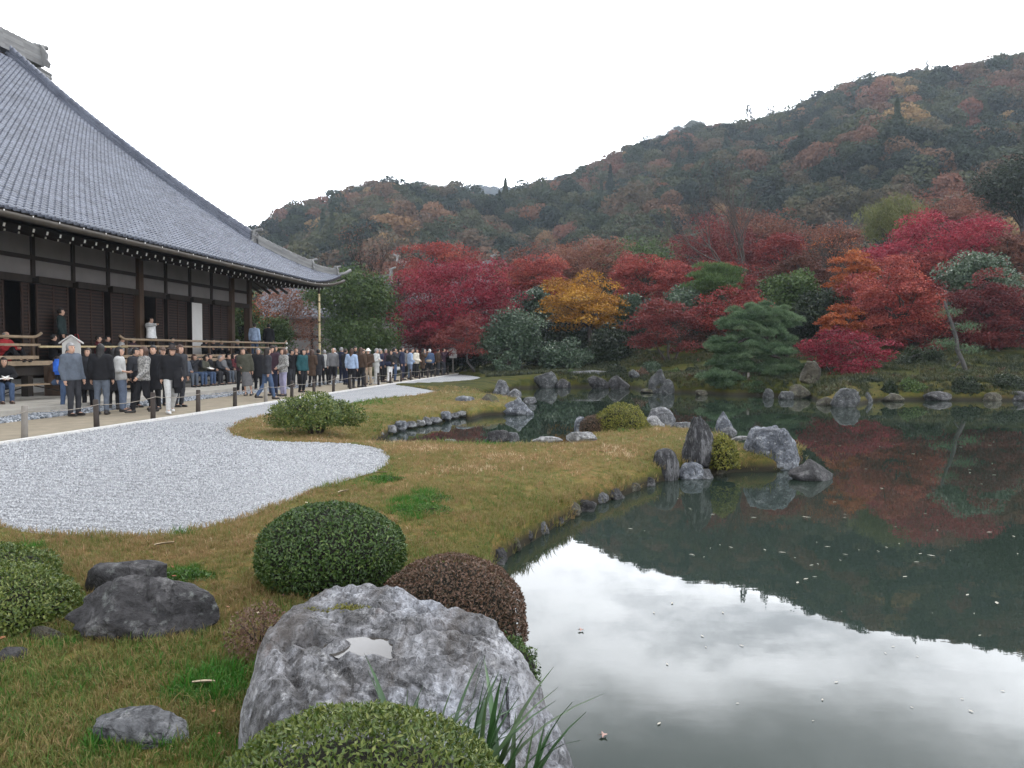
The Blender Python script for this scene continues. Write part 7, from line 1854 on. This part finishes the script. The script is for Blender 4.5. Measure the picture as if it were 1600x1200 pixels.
# -- walkers on the path: label, px, foot y, facing (0 towards camera, 90 right, 180 away), pose, top, colour, bottom, colour, hair, colour, height, extras
for a in [
    ('grey-haired man in a slate blue blazer and dark trousers, nearest of the path crowd', 118, 650, 70, 'stand', 'jacket', 'slate', 'trousers', 'charcoal', 'short_hair', 'grey', 1.68, {}),
    ('person in dark clothes half hidden behind the man in the blazer', 104, 641, 60, 'stand', 'jacket', 'black', 'trousers', 'denim', 'short_hair', 'dark', 1.55, {}),
    ('woman with long black hair in a long black coat seen from behind', 160, 648, 195, 'stand', 'jacket', 'black', 'trousers', 'slate', 'long_hair', 'black', 1.66, {}),
    ('person in a pale quilted jacket with dark hair facing right', 194, 643, 120, 'bag', 'vest', 'pale', 'trousers', 'ldenim', 'bob_hair', 'black', 1.60, {}),
    ('woman in a mottled grey jacket over black trousers', 224, 646, -25, 'walk', 'jacket', 'tweed', 'trousers', 'black', 'bob_hair', 'brown', 1.60, {}),
    ('pale-faced man in a black coat behind the mottled grey jacket', 242, 640, 10, 'stand', 'coat', 'black', 'trousers', 'black', 'short_hair', 'black', 1.64, {}),
    ('woman in a dark hat and black top with pale grey trousers walking forward', 266, 646, 20, 'walk', 'jacket', 'black', 'trousers', 'pale', 'bob_hair', 'dark', 1.62, dict(shoes='w', hat=('brim_hat', 'hat_dark'))),
    ('brown-haired woman in a dark jacket behind the woman in the dark hat', 280, 636, 60, 'stand', 'jacket', 'charcoal', 'trousers', 'charcoal', 'bob_hair', 'brown', 1.66, {}),
    ('woman in an olive grey suit jacket and long grey skirt with a pale scarf', 389, 618, -10, 'bag', 'jacket', 'olive', 'skirt', 'grey', 'bun_hair', 'dark', 1.62, {}),
    ('woman with long hair in a black jacket and blue jeans striding away', 416, 624, 150, 'walk', 'jacket', 'charcoal', 'trousers', 'denim', 'long_hair', 'dark', 1.60, {}),
    ('person in a dark red top and black hat beside the checked jacket', 427, 618, -20, 'stand', 'jacket', 'plum', 'trousers', 'navy', 'bob_hair', 'dark', 1.68, dict(hat=('cap', 'hat_dark'))),
    ('woman in a checked grey jacket and lavender trousers looking left', 442, 619, -60, 'hands', 'jacket', 'check', 'trousers', 'lavender', 'bob_hair', 'brown', 1.60, {}),
    ('woman in a dark teal sweater and black trousers turning right', 472, 613, 70, 'stand', 'jacket', 'teal', 'trousers', 'black', 'bob_hair', 'black', 1.58, {}),
    ('person with dark hair and a charcoal coat seen from behind beyond the teal sweater', 496, 604, 175, 'stand', 'coat', 'charcoal', 'trousers', 'black', 'short_hair', 'black', 1.58, {}),
    ('person in a pale grey jacket with back turned beside the bald man', 509, 601, 190, 'stand', 'jacket', 'pale', 'trousers', 'black', 'short_hair', 'grey', 1.55, {}),
    ('bald man in a dark jacket over a pale blue shirt facing the camera', 519, 601, 10, 'stand', 'jacket', 'grey', 'trousers', 'black', 'thin_hair', 'white', 1.64, dict(shoes='w')),
    ('man in a dark suit with grey hair seen from behind', 535, 597, 170, 'stand', 'jacket', 'navy', 'trousers', 'navy', 'short_hair', 'grey', 1.68, {}),
    ('woman with long dark hair in a pale blue sweater', 549, 606, 185, 'stand', 'jacket', 'lblue', 'trousers', 'black', 'long_hair', 'brown', 1.60, {}),
    ('woman with reddish hair in a brown jacket near the pale blue sweater', 564, 605, 160, 'stand', 'jacket', 'brown', 'trousers', 'black', 'long_hair', 'brown', 1.64, {}),
    ('person in a white sun hat and beige trousers facing the camera', 576, 601, 5, 'hands', 'jacket', 'brown', 'trousers', 'beige', 'bob_hair', 'grey', 1.60, dict(hat=('brim_hat', 'hat_white'))),
    ('man in a white sweatshirt and pale trousers with arms folded', 588, 600, 80, 'cross', 'jacket', 'pale', 'trousers', 'pale', 'short_hair', 'grey', 1.62, dict(shoes='w')),
    ('person in dark clothes between the white sweatshirt and the white trousers', 599, 597, 60, 'stand', 'jacket', 'navy', 'trousers', 'black', 'short_hair', 'grey', 1.60, {}),
    ('woman in a black top and white trousers with a shoulder bag', 608, 598, 50, 'bag', 'jacket', 'black', 'trousers', 'white', 'bob_hair', 'dark', 1.55, {}),
    ('man in a dark jacket and blue jeans holding up a camera', 618, 596, 100, 'photo', 'jacket', 'charcoal', 'trousers', 'denim', 'short_hair', 'black', 1.68, {}),
    ('man in a navy suit standing right of the man with the camera', 629, 594, 80, 'stand', 'jacket', 'navy', 'trousers', 'navy', 'short_hair', 'dark', 1.70, {}),
    ('person in a light blue shirt and grey blue jeans near the fence', 640, 593, 130, 'hands', 'jacket', 'lblue', 'trousers', 'ldenim', 'short_hair', 'black', 1.62, {}),
    ('woman in a cream jacket and black trousers', 651, 591, 60, 'hands', 'jacket', 'cream', 'trousers', 'black', 'bob_hair', 'dark', 1.64, {}),
    ('person in a brown coat beside the cream jacket', 660, 590, 100, 'photo', 'coat', 'brown', 'trousers', 'black', 'bob_hair', 'black', 1.66, {}),
    ('grey-haired person in a blue jacket and black trousers seen from behind', 671, 589, 190, 'stand', 'jacket', 'denim', 'trousers', 'black', 'short_hair', 'white', 1.62, {}),
    ('person in a brown jacket leaning on the rope near the end of the row', 684, 587, 90, 'hands', 'jacket', 'brown', 'trousers', 'charcoal', 'short_hair', 'black', 1.64, {}),
    ('last person of the row, in dark brown, by the notice post', 694, 586.5, 60, 'photo', 'jacket', 'plum', 'trousers', 'charcoal', 'short_hair', 'dark', 1.68, {}),
    ('balding man in a dark jacket behind the teal sweater, left of two', 474, 600, 30, 'stand', 'jacket', 'charcoal', 'trousers', 'charcoal', 'thin_hair', 'white', 1.62, {}),
    ('capped man in a dark suit behind the teal sweater, right of two', 482, 599, 20, 'stand', 'jacket', 'navy', 'trousers', 'charcoal', 'short_hair', 'grey', 1.64, dict(hat=('cap', 'hat_brown'))),
    ('person with dark hair standing tall behind the long-haired women', 554, 594, 40, 'stand', 'jacket', 'black', 'trousers', 'black', 'short_hair', 'black', 1.74, {}),
    ('reddish-faced man behind the woman with the white hat', 568, 594, 60, 'stand', 'jacket', 'brown', 'trousers', 'brown', 'thin_hair', 'grey', 1.62, {}),
    ('person in white half hidden behind the dark suited man', 523, 593, 150, 'stand', 'jacket', 'white', 'trousers', 'navy', 'short_hair', 'grey', 1.66, {}),
    ('older person in a dark coat behind the olive suit woman', 404, 610, 30, 'stand', 'coat', 'black', 'trousers', 'black', 'short_hair', 'grey', 1.60, {}),
    ('person with a white collar behind the checked jacket', 456, 606, 60, 'photo', 'jacket', 'black', 'trousers', 'charcoal', 'short_hair', 'black', 1.56, {}),
    ('person in grey half hidden between the navy suit and the light blue shirt', 634, 590, 90, 'stand', 'jacket', 'grey', 'trousers', 'black', 'bob_hair', 'dark', 1.60, {}),
    ('person in dark clothes behind the blue jacket', 677, 585.5, 100, 'stand', 'jacket', 'charcoal', 'trousers', 'black', 'short_hair', 'dark', 1.62, {}),
    ('person in a plum jacket behind the white trousers woman', 604, 592, 40, 'stand', 'jacket', 'plum', 'trousers', 'black', 'short_hair', 'grey', 1.62, {}),
    ('person in charcoal behind the mottled jacket woman, mostly hidden', 212, 637, 80, 'stand', 'jacket', 'charcoal', 'trousers', 'black', 'short_hair', 'black', 1.58, {}),
    ('person in a charcoal coat between the blazer and the long black coat, set back', 138, 638, 30, 'stand', 'coat', 'charcoal', 'trousers', 'black', 'bob_hair', 'dark', 1.58, {}),
    ('capped person in olive standing behind the black-coated man', 252, 634, 40, 'stand', 'jacket', 'olive', 'trousers', 'charcoal', 'short_hair', 'grey', 1.60, dict(hat=('cap', 'hat_brown'))),
    ('person in plum with a phone raised, behind the olive suit woman', 376, 613, 30, 'photo', 'jacket', 'plum', 'trousers', 'black', 'bob_hair', 'dark', 1.56, {}),
    ('tall man in black behind the dark red top and black hat', 432, 607, 10, 'stand', 'coat', 'black', 'trousers', 'black', 'short_hair', 'black', 1.72, {}),
    ('person in slate grey behind the checked jacket, right side', 448, 605, 50, 'stand', 'jacket', 'slate', 'trousers', 'charcoal', 'short_hair', 'grey', 1.62, {}),
    ('person in black with arms folded left of the teal sweater', 463, 604, 20, 'cross', 'jacket', 'black', 'trousers', 'black', 'short_hair', 'dark', 1.66, {}),
    ('woman in a brown coat right of the teal sweater', 487, 605, 150, 'bag', 'coat', 'brown', 'trousers', 'black', 'bob_hair', 'brown', 1.56, {}),
    ('person in charcoal leaning toward the fence beside the pale blue sweater', 541, 601, 120, 'hands', 'jacket', 'charcoal', 'trousers', 'navy', 'short_hair', 'dark', 1.60, {}),
    ('person in black between the reddish hair and the white sun hat', 571, 597, 40, 'stand', 'coat', 'black', 'trousers', 'black', 'bob_hair', 'black', 1.58, {}),
    ('person in olive between the white sweatshirt and the dark jacket', 594, 594, 30, 'stand', 'jacket', 'olive', 'trousers', 'charcoal', 'short_hair', 'grey', 1.62, {}),
    ('person in a maroon scarf colour jacket behind the man with the camera', 613, 591, 60, 'photo', 'jacket', 'maroon', 'trousers', 'black', 'bob_hair', 'dark', 1.60, {}),
    ('person in black left of the cream jacket', 645, 589, 90, 'stand', 'jacket', 'black', 'trousers', 'black', 'short_hair', 'black', 1.66, {}),
    ('person in slate between the brown coat and the blue jacket', 666, 587, 110, 'hands', 'jacket', 'slate', 'trousers', 'black', 'short_hair', 'grey', 1.60, {}),
    ('person in black behind the pale quilted jacket', 178, 640, 200, 'stand', 'coat', 'black', 'trousers', 'black', 'bob_hair', 'black', 1.56, {}),
]:
    lab, px, yf, fc, pz, top, tc_, bot, bc_, hr, hc_, H, kw = a
    person(lab, on_path(px, yf), fc, pz, top, tc_, bot, bc_, hr, hc_, H, group=WALK, **kw)
# -- seated along the terrace benches
for k, (px, pz, tc_, bc_, hr, hc_, lab) in enumerate([
    (290, 'sit', 'slate', 'slate', 'short_hair', 'grey', 'seated man in slate grey at the near end of the bench row'),
    (303, 'sit_photo', 'charcoal', 'denim', 'bob_hair', 'brown', 'seated woman in charcoal with hands raised to her face'),
    (316, 'sit_read', 'olive', 'denim', 'bob_hair', 'dark', 'seated woman in olive leaning over a leaflet'),
    (327, 'sit', 'black', 'charcoal', 'short_hair', 'dark', 'seated man in black with a white collar'),
    (338, 'sit_read', 'charcoal', 'black', 'short_hair', 'grey', 'seated grey-haired man in charcoal bending forward'),
    (347, 'sit', 'grey', 'slate', 'thin_hair', 'grey', 'seated balding man in a grey jacket with slate trousers'),
    (356, 'sit', 'black', 'grey', 'short_hair', 'black', 'seated man in black with grey trousers'),
    (365, 'sit', 'maroon', 'black', 'bob_hair', 'black', 'seated woman in a maroon jacket and black trousers'),
    (374, 'sit', 'maroon', 'charcoal', 'bob_hair', 'brown', 'second seated woman in maroon with charcoal trousers'),
    (382, 'sit', 'black', 'black', 'short_hair', 'grey', 'seated older man in black beside the olive suit woman'),
    (397, 'sit', 'brown', 'black', 'bob_hair', 'dark', 'seated woman in brown at the far end of the bench row')]):
    person(lab, on_terr(px, BV + .0), POND_F + (k * 37 % 30 - 15), pz, 'jacket', tc_, 'trousers', bc_, hr, hc_, 1.58 + .02 * (k % 4), group=SITB)
person('woman in black with blue jeans seated at the left edge with a bright leaflet', on_terr(4, BV - .15), POND_F - 40, 'sit_read', 'jacket', 'black', 'trousers', 'denim', 'bob_hair', 'dark', 1.6, 'b')
person('woman in a brown shirt and jeans reading on the pale bench below the stair', on_terr(80, BV - .1), POND_F + 25, 'sit_read', 'jacket', 'brown', 'trousers', 'denim', 'bob_hair', 'dark', 1.62, 'w')
# -- on the veranda
def on_ver(px, v=17.6): return on_terr(px, v, FZ)
for a in [
    ('man in a bright red jacket seated on the veranda at the left edge', 10, 17.6, POND_F, 'sit_floor', 'red', 'black', 'thin_hair', 'grey', 1.66),
    ('dark-clothed man seated by the veranda stair facing right', 84, 18.0, POND_F + 60, 'sit_floor', 'black', 'black', 'short_hair', 'black', 1.62),
    ('woman with dark hair in maroon seated by the veranda door', 106, 18.0, POND_F - 10, 'sit_floor', 'maroon', 'black', 'bob_hair', 'black', 1.66),
    ('person in wine red seated on the veranda leaning to a neighbour', 154, 17.7, POND_F + 30, 'sit_floor', 'maroon', 'black', 'short_hair', 'dark', 1.60),
    ('person in black seated on the veranda beside the wine red jacket', 168, 17.8, POND_F + 10, 'sit_floor', 'black', 'navy', 'short_hair', 'black', 1.62),
    ('person in a pale jacket seated on the veranda by the rail end', 191, 17.6, POND_F + 20, 'sit_floor', 'pale', 'grey', 'short_hair', 'dark', 1.60),
    ('dim figure seated on the veranda right of the pale jacket', 208, 18.0, POND_F, 'sit_floor', 'plum', 'black', 'bob_hair', 'dark', 1.58),
    ('person in a dark jacket with a pale collar seated before the brown door', 269, 17.8, POND_F + 10, 'sit_floor', 'charcoal', 'black', 'short_hair', 'black', 1.66),
    ('pale-faced person in black seated right of the white screen', 321, 17.9, POND_F - 5, 'sit_floor', 'black', 'black', 'bob_hair', 'black', 1.62),
    ('second pale-faced person in black seated right of the white screen', 333, 17.9, POND_F + 15, 'sit_floor', 'black', 'black', 'short_hair', 'black', 1.64),
    ('grey-haired person seated between the corner columns', 371, 17.8, POND_F + 20, 'sit_floor', 'charcoal', 'black', 'short_hair', 'grey', 1.62),
    ('dim figure seated on the veranda left of the corner column', 346, 18.1, POND_F, 'sit_floor', 'charcoal', 'black', 'short_hair', 'dark', 1.60)]:
    lab, px, v_, fc, pz, tc_, bc_, hr, hc_, H = a
    person(lab, on_ver(px, v_), fc, pz, 'jacket', tc_, 'trousers', bc_, hr, hc_, H, group=VER)
person('tall man in a dark green jacket standing in the dim temple doorway', on_ver(101, 18.1), POND_F + 20, 'stand', 'jacket', 'dgreen', 'trousers', 'black', 'short_hair', 'dark', 1.74, group=VER)
person('person in a white shirt with one arm stretched out at the dark doorway', on_ver(236, 18.15), 70, 'reach', 'jacket', 'white', 'trousers', 'black', 'short_hair', 'black', 1.66, group=VER)
person('person in a lavender shirt standing at the veranda corner seen from behind', on_ver(398, 17.5), 190, 'stand', 'jacket', 'lblue', 'trousers', 'denim', 'short_hair', 'dark', 1.70, group=VER)
person('person in a dark jacket standing at the veranda corner seen from behind', on_ver(420, 17.4), 185, 'stand', 'jacket', 'black', 'trousers', 'charcoal', 'short_hair', 'black', 1.72, group=VER)
# -- things they carry
def bag(label, at, sz, colr, rotz=0, strap=True, cat='bag', name='bag'):
    t_ = thing(name, label, cat, at, rotz); mat_ = cloth(colr)
    bm = bmesh.new(); bmesh.ops.create_cube(bm, size=1); bmesh.ops.bevel(bm, geom=bm.edges[:] + bm.verts[:], offset=.18, segments=3, affect='EDGES')
    for v in bm.verts: v.co = (v.co.x * sz[0], v.co.y * sz[1], v.co.z * sz[2] * (1 - .12 * v.co.z))
    me = bpy.data.meshes.new('pouch'); bm.to_mesh(me); bm.free(); me.materials.append(mat_); me.polygons.foreach_set('use_smooth', [True] * len(me.polygons)); link('pouch', me, t_)
    if strap:
        mb = MB(); mb.tube([(-sz[0] * .4, 0, sz[2] * .4), (-sz[0] * .2, .0, sz[2] * .4 + .18), (sz[0] * .2, 0, sz[2] * .4 + .18), (sz[0] * .4, 0, sz[2] * .4)], .010, 5); mb.build('strap', mat_, t_, True)
    mb = MB(); mb.box((0, -sz[1] * .5, -sz[2] * .12), (sz[0] * .6, sz[1] * .16, sz[2] * .35)); mb.build('pocket', mat_, t_)
    return t_
q = on_path(104, 641); bag('bright blue rucksack on the back of the half hidden person behind the blazer', (q[0] - .06, q[1] - .19, 1.12), (.28, .15, .40), 'blue', rad(-15), False, 'rucksack', 'rucksack')
q = on_ver(122, 17.95); bag('red cloth bag hanging beside the woman in maroon on the veranda', (q[0], q[1] - .05, FZ + .62), (.20, .08, .22), 'red', .6)
q = on_path(608, 598); bag('dark blue shoulder bag with a white band at the white-trousered woman', (q[0] - .02, q[1] - .24, .92), (.30, .12, .22), 'navy', .1)
q = on_path(629, 594); bag('white handbag carried low by the navy suited man', (q[0] - .22, q[1] - .05, .62), (.22, .10, .18), 'white', .1)
q = on_path(671, 589); bag('beige waist bag across the blue jacket back', (q[0] - .0, q[1] - .22, .95), (.34, .10, .16), 'beige', 0, False)
q = on_path(280, 646); bag('black coat bundled over the arm of the woman in the dark hat', (q[0] - .02, q[1] + .02, .82), (.24, .22, .62), 'black', .2, False, 'coat', 'folded_coat')
q = on_path(216, 643); bag('black shoulder bag hanging right of the pale quilted jacket', (q[0] - .02, q[1] + .0, .86), (.24, .14, .34), 'black', .4)
def leaflet(label, at, rotz):
    mb = MB(); mb.prism([(-.15, .012), (-.07, .03), (0, .004), (.07, .03), (.15, .012), (.15, .006), (.07, .024), (0, -.002), (-.07, .024), (-.15, .006)], -.11, .11, lambda x, z, y: np.array((x, y, z)))
    o = mb.build('leaflet', m_white, None); o.location = at; o.rotation_euler = (rad(18), 0, rotz); tag(o, label, 'leaflet')
def front(px, v, fc, dist, z):
    q = on_terr(px, v); a = rad(fc); return (q[0] + math.sin(a) * dist, q[1] - math.cos(a) * dist, z)
leaflet('white leaflet spread on the lap of the woman at the left edge', front(4, BV - .15, POND_F - 40, .36, .15 + .66), rad(POND_F - 40))
leaflet('open pale booklet held by the woman in the brown shirt on the bench', front(80, BV - .1, POND_F + 25, .38, .15 + .69), rad(POND_F + 25))
leaflet('small white leaflet held by the seated woman in olive', front(316, BV, POND_F - 9, .38, .15 + .68), rad(POND_F))
# ------------------------------------------------------------------ air
HAZE_D = .00027
bm = bmesh.new(); bmesh.ops.create_cube(bm, size=1); me = bpy.data.meshes.new('haze'); bm.to_mesh(me); bm.free()
m = bpy.data.materials.new('haze_air'); m.use_nodes = True; t = m.node_tree; t.nodes.clear()
o = t.nodes.new('ShaderNodeOutputMaterial'); pv = t.nodes.new('ShaderNodeVolumePrincipled')
pv.inputs['Color'].default_value = (.74, .85, 1.0, 1); pv.inputs['Density'].default_value = HAZE_D; pv.inputs['Anisotropy'].default_value = .3
t.links.new(pv.outputs[0], o.inputs['Volume']); me.materials.append(m)
hz_o = link('haze', me, None, (100, 560, 121)); hz_o.scale = (1700, 1300, 262)
tag(hz_o, 'thin pale haze in the air over garden and hills', 'haze', kind='stuff')
